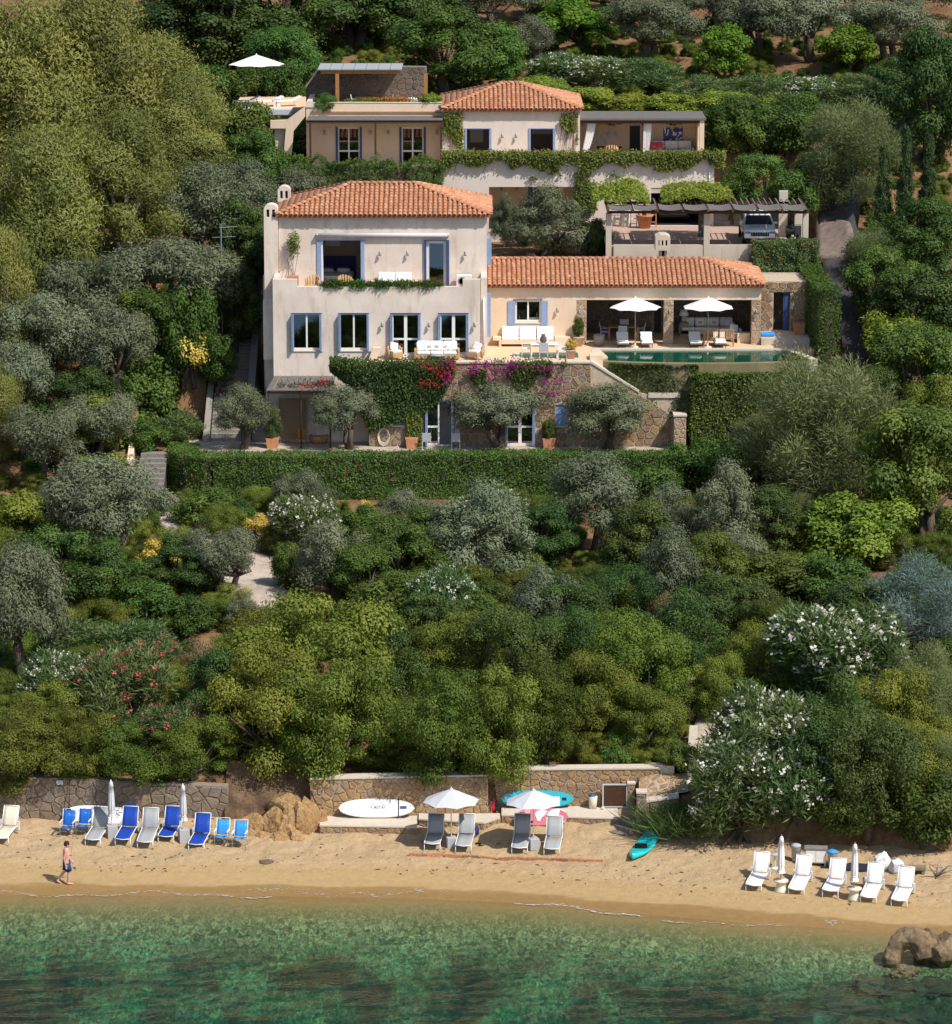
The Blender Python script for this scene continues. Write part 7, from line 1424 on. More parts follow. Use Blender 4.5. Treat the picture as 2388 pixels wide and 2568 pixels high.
trailing('climbing shrub trained up the annex wall left of the open door',NX(1020),NX(1056),NZ(1030),NN.Y-.05,3000,'leaf_ivy',lambda x:2.0+0*x,28,'climbing_shrub','climber',thick=.35)
for i,(x0_,x1_,y0_,y1_,hh,lb) in enumerate([(CX(600),CX(885),210.4,214.4,.75,'green vine mounded over the left end of the carport roof'),(CX(960),CX(1320),210.8,214.4,.65,'green vine mounded over the middle of the carport roof')]):
    rg=np.random.default_rng(60+i);n=9000;a,b=rg.random(n),rg.random(n);x=x0_+(x1_-x0_)*a;y=y0_+(y1_-y0_)*b;dome=np.sin(np.pi*np.clip(a,.02,.98)) ** .5*np.clip(b*2.2,0,1) ** .6
    z=zrf+.22+hh*dome*(1-.5*rg.random(n))+.7*fbm(x*1.8,y*1.3,4)-.15+.35*(rg.random(n)>.97);nr=unit(np.array([0,-.3,1])+.6*rg.normal(size=(n,3)));ax=unit(np.cross(nr,sph(rg,n))+np.array([0,0,.3]))
    t=thing('roof_vine',lb,'climber',((x0_+x1_)/2,y0_,zrf),world=True);o=bpy.data.objects.new('foliage',leaves_mesh('roof_vine',[(np.stack([x,y,z],1),ax,nr,.16*(.7+.6*rg.random(n)),.08*(.7+.6*rg.random(n)),rg.random(n),'leaf_lime')]));C.objects.link(o);attach(o,t)
# ------------------------------------------------------------------ uncountable undergrowth clothing the slope
rg = np.random.default_rng(90); Xc = []
while len(Xc) < 3000:
    y = rg.uniform(146.5, 262); x = rg.uniform(-.138 * y, .138 * y)
    if any(x0 - .8 < x < x1 + .8 and y0 - .5 < y < y1 + .5 for x0, x1, y0, y1, _ in CUTS) and y > 192: continue
    if y > 190.8 and -19 < x < 12.5 and y < 194: continue
    if y < 150.0 + (float(shore(x)) - 140): continue
    if KEEP_CLEAR(x, y): continue
    if y < 230 and vnoise(x * .35, y * .35, 8) < .16: continue
    Xc.append((x, y, tz(x, y) - .25))
me = bpy.data.meshes.new('undergrowth'); me.from_pydata(Xc, [], []); n = len(Xc)
for nm,ty,arr in (('size','FLOAT',(.18+.42*rg.random(n) ** 1.4)*np.where(np.array(Xc)[:,1]>186,.75,1.0)),('spin','FLOAT',rg.random(n)*6.283)):me.attributes.new(nm,ty,'POINT').data.foreach_set('value',arr.astype(np.float32))
me.attributes.new('pick', 'INT', 'POINT').data.foreach_set('value', rg.integers(0, 4, n).astype(np.int32))
ug_=bpy.data.objects.new('undergrowth',me);C.objects.link(ug_);stuff(ug_,'low tangled undergrowth filling the slope between the trees','undergrowth')
ng=bpy.data.node_groups.new('scatter','GeometryNodeTree');ng.interface.new_socket('Geometry',in_out='INPUT',socket_type='NodeSocketGeometry');ng.interface.new_socket('Geometry',in_out='OUTPUT',socket_type='NodeSocketGeometry')
gi = ng.nodes.new('NodeGroupInput'); go = ng.nodes.new('NodeGroupOutput'); jn = ng.nodes.new('GeometryNodeJoinGeometry')
def nat(name, ty): a = ng.nodes.new('GeometryNodeInputNamedAttribute'); a.data_type = ty; a.inputs[0].default_value = name; return a
sz,spn,pk=nat('size','FLOAT'),nat('spin','FLOAT'),nat('pick','INT');cb_=ng.nodes.new('ShaderNodeCombineXYZ');ng.links.new(spn.outputs[0],cb_.inputs[2])
def leaf_source(mesh): return next(o for o in C.objects if o.data is mesh)
for k, (sp_, v_) in enumerate((('laurel', 0), ('mastic', 0), ('laurel', 1), ('mastic', 1))):
    src=leaf_source(SPEC[sp_][v_][2][1][1]);oi=ng.nodes.new('GeometryNodeObjectInfo');oi.inputs[0].default_value=src;oi.transform_space='ORIGINAL'
    ip = ng.nodes.new('GeometryNodeInstanceOnPoints'); cm = ng.nodes.new('FunctionNodeCompare'); cm.data_type = 'INT'; cm.operation = 'EQUAL'
    ins = [i_ for i_ in cm.inputs if i_.enabled]; ng.links.new(pk.outputs[0], ins[0]); ins[1].default_value = k
    ng.links.new(gi.outputs[0],ip.inputs['Points']);ng.links.new(cm.outputs[0],ip.inputs['Selection']);ng.links.new(oi.outputs['Geometry'],ip.inputs['Instance']);ng.links.new(cb_.outputs[0],ip.inputs['Rotation']);ng.links.new(sz.outputs[0],ip.inputs['Scale']);ng.links.new(ip.outputs[0],jn.inputs[0])
ng.links.new(jn.outputs[0], go.inputs[0]); md = ug_.modifiers.new('scatter', 'NODES'); md.node_group = ng
# ================================================================== FURNITURE AND BEACH THINGS
def local(name, label, cat, loc, rz=0., group=None): return thing(name, label, cat, loc, rz, group)
def panel(mb, pts, w_, th=.02, sag=.02):
    """a sling or cushion strip: side profile pts (y, z) swept across the width"""
    n = len(pts); V = []
    for i, (y, z) in enumerate(pts):
        for x, dz in ((-w_ / 2, 0), (-w_ / 4, -sag * .8), (0, -sag), (w_ / 4, -sag * .8), (w_ / 2, 0)): V.append((x, y, z + dz))
    m_ = len(V); V += [(x, y, z - th) for x, y, z in V]; F_ = []
    for i in range(n - 1):
        for k in range(4): a = i * 5 + k; F_ += [(a, a + 1, a + 6, a + 5), (m_ + a + 5, m_ + a + 6, m_ + a + 1, m_ + a)]
        a = i * 5; F_ += [(a, a + 5, m_ + a + 5, m_ + a), (a + 9, a + 4, m_ + a + 4, m_ + a + 9)]
    F_ += [(0,m_,m_+1,1),(1,m_+1,m_+2,2),(2,m_+2,m_+3,3),(3,m_+3,m_+4,4)];a=(n-1)*5;F_ += [(a+k,a+k+1,m_+a+k+1,m_+a+k) for k in range(4)]
    return mb.add(V, F_)
def lounger(name, label, group, loc, rz, sling, frame='white_metal', back=58, arm=False, head=False, sling_back=None, w_=.62):
    t = local(name, label, 'sun lounger', loc, rz, group); a = R(back); hy, hz = .18, .36; L = .82; e = (hy + L * math.cos(a), hz + L * math.sin(a))
    panel(MB(), [(-1.0, .30), (-.9, .345), (-.4, .345), (hy - .03, .35)], w_).build('seat', sling, t, True)
    panel(MB(),[(hy+.02,hz+.02),(hy+.35*math.cos(a),hz+.35*math.sin(a)),e],w_,.02,.015).build('backrest',sling_back or sling,t,True)
    for s in (-1, 1):
        x=s*(w_/2+.01);MB().tube([(x,-1.0,.30),(x,-.9,.345),(x,hy,.355),(x,hy+.45,.355)],.019,6).build('side_rail',frame,t,True);MB().tube([(x,hy,.36),(x,e[0],e[1])],.018,6).build('back_rail',frame,t,True)
        MB().tube([(x,-.96,.31),(x,-1.0,-.05)],.019,6).build('leg',frame,t,True);MB().tube([(x,.35,.35),(x,.62,-.05)],.019,6).build('leg',frame,t,True)
        MB().tube([(x, hy + .5 * L * math.cos(a), hz + .5 * L * math.sin(a)), (x, hy + .46, .355)], .011, 5).build('prop', frame, t, True)
        if arm: MB().box(x + s * .05 - .03, x + s * .05 + .03, .22, .30, .12, .52).build('arm_support', frame, t)
    MB().tube([(-w_/2,-1.0,.30),(0,-1.02,.27),(w_/2,-1.0,.30)],.019,6).build('foot_rail',frame,t,True);MB().tube([(-w_/2,*e),(w_/2,*e)],.018,6).build('head_rail',frame,t,True)
    if head:MB().add([(-w_*.28,e[0]+.01,e[1]+.12),(w_*.28,e[0]+.01,e[1]+.12),(w_*.42,e[0],e[1]-.02),(-w_*.42,e[0],e[1]-.02),(-w_*.28,e[0]+.03,e[1]+.12),(w_*.28,e[0]+.03,e[1]+.12),(w_*.42,e[0]+.03,e[1]-.02),(-w_*.42,e[0]+.03,e[1]-.02)],[(0,3,2,1),(4,5,6,7),(0,1,5,4),(1,2,6,5),(2,3,7,6),(3,0,4,7)]).build('headrest',sling_back or sling,t)
    return t
def beach_chair(label, group, loc, rz, sling, emblem=False):
    t = local('folding_chair', label, 'chair', loc, rz, group); w_ = .5
    panel(MB(),[(-.25,.40),(.0,.36),(.2,.35)],w_).build('seat',sling,t,True);panel(MB(),[(.20,.42),(.3,.72),(.38,.98)],w_,.02,.01).build('backrest',sling,t,True)
    for s in (-1, 1):
        x=s*(w_/2+.02);MB().tube([(x,-.28,-.05),(x,-.26,.60),(x,.30,.62)],.014,6).build('front_leg','grey_metal',t,True);MB().tube([(x,-.1,.40),(x,.42,-.05)],.014,6).build('rear_leg','grey_metal',t,True)
        MB().tube([(x,.17,.34),(x,.40,1.03)],.014,6).build('back_rail','white_metal',t,True);MB().box(x-.03,x+.03,-.28,.22,.605,.635).build('armrest','white_metal',t)
    MB().tube([(-w_ / 2 - .02, .40, 1.03), (w_ / 2 + .02, .40, 1.03)], .014, 6).build('top_rail', 'white_metal', t, True)
    if emblem: MB().cyl((0, .327, .80), (0, .318, .797), .05, n=14).build('emblem', 'canopy_grey', t)
    return t
def parasol_open(label, group, loc, rad, h, mat, drop=.5, n=8, base='box', pole='white_metal', cat='parasol', rz=.2, scallop=.03):
    t = local('parasol', label, cat, loc, rz, group); m = MB(); zt = h + drop
    for k in range(n):
        a0, a1 = 2 * math.pi * k / n, 2 * math.pi * (k + 1) / n; am = (a0 + a1) / 2; P = []
        for f in (.06, .35, .7, 1.0):
            z=zt-drop*(f ** 1.08) ;r=rad*f;P.append([(r*math.cos(a0),r*math.sin(a0),z),(r*math.cos(am)*.926,r*math.sin(am)*.926,z),(r*math.cos(a1),r*math.sin(a1),z)])
        P[3][1] = (P[3][1][0] * (1 - scallop * .5), P[3][1][1] * (1 - scallop * .5), P[3][1][2] + scallop)
        pm = MB()
        for i in range(3):
            for j in range(2): pm.add([P[i][j], P[i][j + 1], P[i + 1][j + 1], P[i + 1][j]], [(0, 1, 2, 3)])
        o = pm.build('canopy_panel', mat, t, False, recalc=False); so_ = o.modifiers.new('thick', 'SOLIDIFY'); so_.thickness = .008
        MB().tube([(0, 0, zt - .06), (rad * math.cos(a0), rad * math.sin(a0), h - .02)], .012, 5).build('rib', pole, t)
    MB().cyl((0,0,-.1),(0,0,zt+.02),.025,n=8).build('pole',pole,t,True);MB().lathe((0,0,zt-.02),[(.10,-.02),(.07,.03),(.02,.06),(.02,.12)],10).build('finial',mat,t,True)
    if base == 'box': MB().box(-.2, .2, -.2, .2, -.05, .42).build('base', 'grey_cloth', t, bevel=.02)
    elif base == 'disc': MB().lathe((0, 0, 0), [(.28, 0), (.28, .05), (.06, .09), (.04, .25)], 14).build('base', 'coping', t, True)
    return t
def parasol_closed(label, group, loc, h, mat, pole='white_metal', base='box', tie=.36):
    t=local('parasol',label,'parasol',loc,.3,group);n=32;V=[];F_=[];prof=[(.0,.03),(.03,.07),(.16,.10),(.165,.085),(.35,.105),(.62,.115),(.80,.125),(.86,.095),(.90,.11),(1.0,.15)];Lc=1.5
    for f, r in prof:
        for k in range(n):
            a=2*math.pi*k/n;rr=r*(1+(.28 if k%4 == 0 else-.12)*min(1,f*2.2));V.append((rr*math.cos(a),rr*math.sin(a),h-Lc*f))
    for i in range(len(prof) - 1):
        for k in range(n): F_.append((i * n + k, i * n + (k + 1) % n, (i + 1) * n + (k + 1) % n, (i + 1) * n + k))
    MB().add(V, F_).build('canopy', mat, t, True, recalc=False); MB().cyl((0, 0, -.1), (0, 0, h + .06), .022, n=8).build('pole', pole, t, True)
    MB().lathe((0, 0, h - Lc * .87), [(.118, -.02), (.125, 0), (.118, .02)], 16).build('tie', mat, t, True)
    if base == 'box': MB().box(-.21, .21, -.21, .21, -.05, .5).build('base', 'grey_cloth', t, bevel=.02)
    else: # drum table round the pole
        MB().lathe((0,0,0),[(.26,-.03),(.25,.05),(.15,.26),(.16,.32),(.29,.42),(.30,.46)],20).build('drum_table','sling_cream',t,True)
    return t
# ------------------------------------------------------------------ beach, left group (foot of each lounger given in photo pixels)
def bl(u, v, rz=0.): x, y, z = on_sand(u, v); return (x, y, z)
def setl(fn, u, v, rz, *a, **k): # anchor so that the foot rail stands at the pixel
    x,y,z=on_sand(u,v);c=Vector((0,1.0,0));c.rotate(Matrix.Rotation(rz,3,'Z'));o=fn(*a,loc=(x+c.x,y+c.y,sd(x+c.x,y+c.y)-.03),rz=rz,**k);s_=(sd(x+1.3*c.x,y+1.3*c.y)-z)/1.3;o.rotation_euler=(math.atan(s_)*.8,0,rz);return o
setl(lounger, 233, 2124, -.16, 'sun_lounger', 'leftmost grey sling lounger beside the two mid-blue chairs', 'beach loungers', sling='sling_grey')
setl(lounger,308,2122,-.15,'sun_lounger','blue lounger with paler headrest, left of the second grey lounger','beach loungers',sling='sling_blue',sling_back='sling_blue',head=True,arm=True)
setl(lounger, 364, 2131, -.10, 'sun_lounger', 'grey sling lounger standing between two blue loungers', 'beach loungers', sling='sling_grey')
setl(lounger,416,2121,-.13,'sun_lounger','blue lounger between the second grey lounger and the right grey closed parasol','beach loungers',sling='sling_blue',arm=True)
setl(lounger, 492, 2127, -.13, 'sun_lounger', 'rightmost blue lounger beside the light blue chairs', 'beach loungers', sling='sling_blue', arm=True)
setl(lounger, 2, 2120, -.2, 'sun_lounger', 'cream lounger cut by the left edge of the picture', 'beach loungers', sling='sling_cream', arm=True)
for u,v,lb,sm,em in ((169,2102,'mid-blue folding chair nearest the left paddle','sling_mid',True),(209,2098,'mid-blue folding chair beside the leftmost grey lounger','sling_mid',True),(556,2125,'left of the two light blue folding chairs','sling_azure',False),(601,2129,'light blue folding chair next to the orange rocks','sling_azure',False)):
    x, y, z = on_sand(u, v); beach_chair(lb, 'folding beach chairs', (x, y + .28, z + .02), -.12, sm, em)
x,y,z=on_sand(281,2098);parasol_closed('closed grey parasol in front of the leaf-shadowed paddle board','closed grey parasols',(x,y,z),2.35,'canopy_grey')
x, y, z = on_sand(461, 2108); parasol_closed('closed grey parasol between two blue loungers', 'closed grey parasols', (x, y, z), 2.35, 'canopy_grey')
# ------------------------------------------------------------------ middle group
for u,v,lb in ((1084,2138,'grey lounger left under the left open parasol'),(1162,2141,'grey lounger with a navy towel under the left open parasol'),(1303,2143,'grey lounger in shade under the right open parasol'),(1384,2145,'sunlit grey lounger under the right open parasol')):
    setl(lounger, u, v, -.10, 'sun_lounger', lb, 'grey loungers under the open parasols', sling='sling_grey')
x,y,z=on_sand(1132,2124);parasol_open('open grey parasol in front of the white lettered paddle board','open grey parasols',(x,y,z),1.16,1.92,'canopy_grey',.52)
x,y,z=on_sand(1338,2132);parasol_open('open grey parasol in front of the pink paddle board','open grey parasols',(x,y,z),1.16,1.92,'canopy_grey',.52,rz=.35)
x,y,z=on_sand(1180,2104);tw=MB();panel(tw,[(-.28,.40),(-.1,.44),(.1,.42),(.3,.36)],.42,.05,-.03).box(.2,.32,-.1,.15,.1,.4);o=tw.build('towel','navy_cloth',None,True);o.location=(x,y+.2,z+.02);o.rotation_euler=(0,0,-.5);tag(o,'navy towel thrown over a grey lounger','towel')
for i,(u,v) in enumerate(((1200,2119),(1208,2121))):x,y,z=on_sand(u,v);o=MB().box(-.05,.05,-.13,.13,0,.03).build('flip_flop','black_rubber',None,bevel=.012);o.location=(x,y,z+.02);o.rotation_euler=(0,0,1.2+i*.2);tag(o,['left black flip-flop on the sand beside the navy towel','right black flip-flop on the sand beside the navy towel'][i],'shoe')
# ------------------------------------------------------------------ right group
for k,(u,v,lb) in enumerate(((1890,2236,'white lounger farthest left, beside the round side table'),(1997,2244,'white lounger between the two closed white parasols, nearer the left one'),(2082,2253,'white lounger just left of the right closed white parasol'),(2178,2265,'white lounger just right of the right closed white parasol'),(2255,2275,'white lounger at the far right end'))):
    setl(lounger, u, v, -.30, 'sun_lounger', lb, 'white loungers at the right', sling='sling_white', arm=True, w_=.6)
for u,v,lb in ((1958,2235,'closed white parasol rising from a drum table, left one'),(2142,2255,'closed white parasol rising from a drum table, right one')):x,y,z=on_sand(u,v);parasol_closed(lb,'closed white parasols',(x,y,z),2.25,'white_cloth','teak','table')
x,y,z=on_sand(1943,2178);t=local('side_table','small round grey table left of the closed white parasol','table',(x,y,z));MB().lathe((0,0,.58),[(.24,0),(.25,.02),(.24,.04)],20).build('table_top','grey_cloth',t,True);MB().cyl((0,0,0),(0,0,.58),.03,n=8).build('stem','white_metal',t,True);MB().lathe((0,0,0),[(.18,0),(.17,.03),(.03,.06)],14).build('foot','white_metal',t,True)
def bin_(label, u, v, mat, h, r, lid=None):
    x,y,z=on_sand(u,v);t=local('waste_bin',label,'bin',(x,y,z));MB().lathe((0,0,0),[(r*.82,0),(r,h*.85),(r*1.05,h*.87),(r*1.02,h)],18).build('body',mat,t,True)
    MB().lathe((0, 0, h), [(r * 1.08, -.05), (r * 1.06, .04), (r * .5, .09)], 18).build('lid', lid or mat, t, True)
bin_('pale plastic waste bin left of the beach cabinet',1996,2162,'grey_cloth',.62,.19);bin_('brown waste bin with a blue liner right of the beach cabinet',2087,2174,'terracotta_pale',.62,.2,'sling_azure')
x,y,z=on_sand(2046,2168);t=local('beach_cabinet','grey-white wooden cabinet against the dark shrubs','cabinet',(x,y,z),-.1);MB().box(-.42,.42,-.22,.22,.12,.68).build('body','canopy_grey',t);MB().box(-.46,.46,-.26,.26,.68,.72).build('top','grey_wood',t)
for s in (-1, 1):
    MB().box(s * .2 - .19, s * .2 + .19, -.235, -.221, .16, .64).build('door', 'white_paint', t)
    for q in (-1, 1): MB().box(s * .38 - .03, s * .38 + .03, q * .18 - .03, q * .18 + .03, 0, .12).build('leg', 'canopy_grey', t)
for i,(u,v,lb,r) in enumerate(((2212,2180,'white covered bag slumped against the shrubs',(.34,.25,.42)),(2248,2188,'grey-white sack beside the covered bag',(.30,.25,.32)))):x,y,z=on_sand(u,v);tag(boulder('storage_sack',(x,y,z+r[2]*.7),r,'white_cloth' if i == 0 else 'canopy_grey',None,90+i,.22,4),lb,'sack')
x,y,z=on_sand(2130,2180);o=MB().box(-1.1,1.0,-.25,.45,.0,.04).build('ground_sheet','dark_cloth');o.location=(x,y,z+.02);o.rotation_euler=(R(6),0,-.25);tag(o,'black ground sheet behind the right parasol','sheet')
x,y,z=on_sand(2300,2190);t=local('stone_bench','low grey stone bench half buried at the right end','bench',(x,y,z),-.1);MB().box(-.35,.35,-.2,.2,.18,.28).build('seat','stone_grey',t);MB().box(-.3,-.18,-.17,.17,-.1,.18).build('leg','stone_grey',t);MB().box(.18,.3,-.17,.17,-.1,.18).build('leg','stone_grey',t)
x,y,z=on_sand(2175,2225);t=local('plant_pot','pale pot half hidden behind the fourth white lounger','pot',(x,y,z));MB().lathe((0,0,0),[(.13,0),(.18,.3),(.2,.32),(.2,.36),(.15,.34)],16).build('body','terracotta_pale',t,True)
x,y,z=on_sand(2350,2200);t=local('driftwood','tangle of bare driftwood branches at the right edge of the beach','driftwood',(x,y,z));g=random.Random(4)
for k in range(9):a=g.uniform(0,6.28);MB().tube([(0,0,.05),(.45*math.cos(a),.3*math.sin(a),.25+.3*g.random()),(.9*math.cos(a+.4),.5*math.sin(a),.2+.5*g.random())],[.04,.025,.01],5).build('branch','bark_pale',t,True)
# ------------------------------------------------------------------ paddle boards
def board(label, u, v, Y, z0, length, width, mats, tilt=62, roll=0., name='paddle_board'):
    """lies on its long edge against the wall; local x = length, y = width, z = deck normal"""
    x = pt(u, v, Y)[0]; t = local(name, label, 'paddle board', (x, Y, z0)); t.rotation_euler = (R(tilt), roll, 0); n = 28; V = []; F_ = []
    def outline(k): f = k / n * 2 - 1; return f * length / 2, width / 2 * max(0, 1 - abs(f) ** 2.6) ** .55
    ring = [outline(k) for k in range(n + 1)]; ring = [(a, b) for a, b in ring] + [(a, -b) for a, b in reversed(ring[1:-1])]; m = len(ring)
    for s,z in ((.93,-.06),(1.0,-.035),(1.0,.035),(.95,.06)):V += [(a*(s if abs(s-1)<.01 else 1-(1-s)*.25),b*s+width/2,z+.05*(a/length*2) ** 2) for a,b in ring]
    for i in range(3): F_ += [(i * m + k, i * m + (k + 1) % m, (i + 1) * m + (k + 1) % m, (i + 1) * m + k) for k in range(m)]
    F_ += [tuple(reversed(range(m)))] ; h = MB().add(V, F_); h.build('hull', mats[0], t, True)
    dk=MB().add([(a*.985,b*.94+width/2,.062+.05*(a/length*2) ** 2) for a,b in ring]+[(a,width/2,.066+.05*(a/length*2) ** 2) for a,_ in ring],[(k,(k+1)%m,m+(k+1)%m,m+k) for k in range(m)]);dk.build('deck',mats[1],t,recalc=False)
    return t
def flat(t, name, x0, x1, y0, y1, mat, z=.072): return MB().box(x0, x1, y0, y1, z, z + .012).build(name, mat, t)
def lettering(t, txt, x, y, size, mat, z=.085, rot=0., sx=1.):
    cu=bpy.data.curves.new('lettering','FONT');cu.body=txt;cu.size=size;cu.extrude=.002;cu.align_x='CENTER';cu.align_y='CENTER';tmp=bpy.data.objects.new('tmp',cu);C.objects.link(tmp);dg=bpy.context.evaluated_depsgraph_get();me=bpy.data.meshes.new_from_object(tmp.evaluated_get(dg));bpy.data.objects.remove(tmp);me.materials.clear();me.materials.append(MATS[mat])
    o=bpy.data.objects.new('lettering',me);C.objects.link(o);o.parent=t;o.location=(x,y,z);o.rotation_euler=(0,0,rot);o.scale=(sx,1,1);o['kind']='stuff';return o
plain('board_white',(.80,.79,.77),.35,.02,spec=.5);plain('board_turq',(.03,.40,.50),.35,.04,spec=.5);plain('board_pink',(.58,.15,.19),.4,.05,spec=.5);plain('board_pink_pale',(.70,.34,.34),.4,.05,spec=.5);plain('kayak_turq',(.02,.52,.52),.3,.05,spec=.5)
b=board('white paddle board with dark lettering resting on the low bench',944,2050,YM-.42,ZL1+.08,3.17,.80,('board_white','board_white'),64)
lettering(b,'T.IKITAI',.05,.42,.17,'black_rubber',.072,0,1.0);flat(b,'handle_pad',.98,1.25,.36,.48,'deep_blue',.085);MB().lathe((-1.38,.40,.10),[(.035,0),(.03,.02)],12).build('valve','grey_metal',b);flat(b,'strap',.90,.94,.0,.79,'black_rubber',.085);MB().box(-1.2,1.2,-.02,.02,-.05,-.02).build('edge_band','deep_blue',b)
b=board('turquoise paddle board with white block lettering by the brown gate',1348,2015,YR-.36,ZL2+.08,3.05,.74,('board_turq','board_turq'),66)
for i in range(3):
    for j in range(2): flat(b, 'letter_block', .62 + .11 * i, .62 + .11 * i + .075, .36 - .15 * j, .36 - .15 * j + .11, 'board_white', .075)
flat(b, 'handle', 1.02, 1.24, .30, .42, 'black_rubber', .085); flat(b, 'emblem', -1.35, -1.27, .32, .45, 'board_white', .10)
lx,ly,lz=on_sand(1360,2073);b=board('pink and white paddle board leaning on the bench behind the right parasol',1360,2060,ly,lz+.02,2.15,.78,('board_pink','board_pink'),60)
m=MB();pts_=[(.28+.78*(1-math.cos(a))*.5 if False else .62+.42*math.cos(a),.39+.33*math.sin(a)) for a in [2*math.pi*k/22 for k in range(22)]];m.prism(pts_,.076,.086,ax='z');m.build('white_nose','board_white',b);flat(b,'handle',-.98,-.72,.42,.56,'black_rubber',.088);flat(b,'pocket',-.55,-.35,.12,.2,'black_rubber',.078);m=MB().prism([(-.3,.5),(-.2,.22),(-.1,.18),(-.02,.35),(.12,.45),(.22,.62),(0,.66),(-.2,.62)],.077,.084,ax='z');m.build('white_shape','board_white',b);flat(b,'pale_tail',-.7,-.5,.5,.68,'board_pink_pale',.076)
b=board('white paddle board with leaf shadows painted on its deck behind the closed grey parasol',250,2045,YL-.48,sd(pt(250,2045,YL)[0],YL-.5)+.02,3.12,.80,('board_white','board_white'),58,R(3))
g = random.Random(12)
for k in range(34):  # grey diamonds painted on the deck as cast leaf shadows
    px_=g.uniform(-1.25,.9);py_2=g.uniform(.35,.72)*(1-.25*abs(px_)/1.5);a=g.uniform(-.8,.8);l_,w2=g.uniform(.05,.12),g.uniform(.012,.03)
    MB().prism([(px_+l_*math.cos(a),py_2+l_*math.sin(a)),(px_-w2*math.sin(a),py_2+w2*math.cos(a)),(px_-l_*math.cos(a),py_2-l_*math.sin(a)),(px_+w2*math.sin(a),py_2-w2*math.cos(a))],.076+.05*(px_/1.56) ** 2,.086+.05*(px_/1.56) ** 2,ax='z').build('leaf_shadow','grey_metal',b)
MB().prism([(1.12, .36), (1.20, .42), (1.32, .45), (1.24, .38), (1.22, .30), (1.16, .30)], .10, .12, ax='z').build('bird_mark', 'black_metal', b)
def paddle(label, u0, v0, Y0, u1, v1, Y1, blade, shaft='black_metal'):
    a,b_=pt(u0,v0,Y0),pt(u1,v1,Y1);p,q=Vector((a[0],Y0,a[1])),Vector((b_[0],Y1,b_[1]));t=thing('paddle',label,'paddle',tuple(p),world=True);d=(q-p).normalized()
    MB().cyl(p+d*.3,q,.016,n=7).build('shaft',shaft,t,True);MB().cyl(q-Vector((.06,0,0)),q+Vector((.06,0,0)),.016,n=6).build('grip',shaft,t,True)
    x_=Vector((1,0,0));x_=(x_-d*x_.dot(d)).normalized();nn=d.cross(x_)*.012;V=[p+d*l_+x_*w2 for l_,w2 in ((0,.04),(.06,.085),(.3,.095),(.42,.02),(.42,-.02),(.3,-.095),(.06,-.085),(0,-.04))];n_=8
    MB().add([tuple(v_-nn) for v_ in V]+[tuple(v_+nn) for v_ in V],[tuple(range(8)),tuple(reversed(range(8,16)))]+[(i,8+i,8+(i+1)%8,(i+1)%8) for i in range(8)]).build('blade',blade,t)
paddle('black paddle leaning on the wall left of the white lettered board', 824, 2072, YM - .6, 778, 1983, YM - .06, 'black_metal')
paddle('red-bladed paddle leaning in the wall corner',1240,2034,YR-.35,1226,1958,YR-.06,'flower_red');paddle('black paddle beside the red-bladed one',1250,2036,YR-.38,1238,1958,YR-.06,'black_metal')
paddle('long black paddle standing against the left beach wall', 172, 2048, YL - .45, 175, 1956, YL - .04, 'black_metal')
sgn=pt(150,1962,YL-.05);o=MB().box(sgn[0]-.13,sgn[0]+.13,YL-.085,YL-.06,sgn[1]-.09,sgn[1]+.09).build('wall_plaque','canopy_grey');tag(o,'small pale plaque on the left beach wall','plaque')
bx_=pt(1487,2033,YR-.35);t=local('sack_bin','yellowish sack bin with a blue top left of the gate','bin',(bx_[0],YR-.35,ZL2+.06));MB().lathe((0,0,0),[(.15,0),(.17,.25),(.19,.52),(.16,.54)],14).build('sack','sling_cream',t,True);MB().lathe((-.03,0,.5),[(.16,0),(.15,.09),(.03,.14)],12).build('cover','deep_blue',t,True)
bx_=pt(1512,2030,YR-.5);o=boulder('beach_ball',(bx_[0],YR-.5,ZL2+.12),(.07,.07,.07),'leaf_yellow',None,1,.02,3);o.data.materials[0]=MATS['sling_cream'];tag(o,'small pale ball on the bench beside the gate','ball')
# kayak
kx,ky,kz=on_sand(1618,2128);kt=local('kayak','turquoise sit-on-top kayak lying on the sand by the long grass','kayak',(kx,ky,kz+.02));kt.scale=(1.2,1.2,1.2);kt.rotation_euler=(R(6),R(-6),R(-20));n=24;V=[];F_=[];m=16;Lk=2.75
for k in range(n + 1):
    f = k / n * 2 - 1; wd_ = .37 * max(.02, (1 - abs(f) ** 2.4)) ** .7; hh = .13 + .13 * abs(f) ** 2
    for j in range(m):
        a = 2 * math.pi * j / m; x_ = wd_ * math.cos(a); z_ = .12 * math.sin(a) * (1 if math.sin(a) < 0 else .8) + .12
        if math.sin(a) > .3 and abs(f) < .62: z_ -= .10 * max(0, math.sin(a) - .3) * (1.2 if -.5 < f < .1 else .7) * (1 - (abs(f) / .62) ** 4)
        V.append((x_, f * Lk / 2, z_ + .14 * abs(f) ** 2.5))
for k in range(n): F_ += [(k * m + j, k * m + (j + 1) % m, (k + 1) * m + (j + 1) % m, (k + 1) * m + j) for j in range(m)]
F_ += [tuple(reversed(range(m))), tuple(range(n * m, (n + 1) * m))]; MB().add(V, F_).build('hull', 'kayak_turq', kt, True)
MB().tube([(-.3,-.35,.2),(-.1,-.42,.2),(.12,-.42,.2),(.3,-.3,.21)],.02,6).build('seat_strap','black_rubber',kt,True);MB().prism([(-.22,-.38),(.22,-.38),(.18,-.30),(-.18,-.30)],.12,.30,ax='z').build('seat_back','black_rubber',kt)
for s in (-1, 1): MB().tube([(s * .12, -.75 + .0, .19), (s * .13, -1.0, .22)], .014, 5).build('bungee', 'black_rubber', kt)
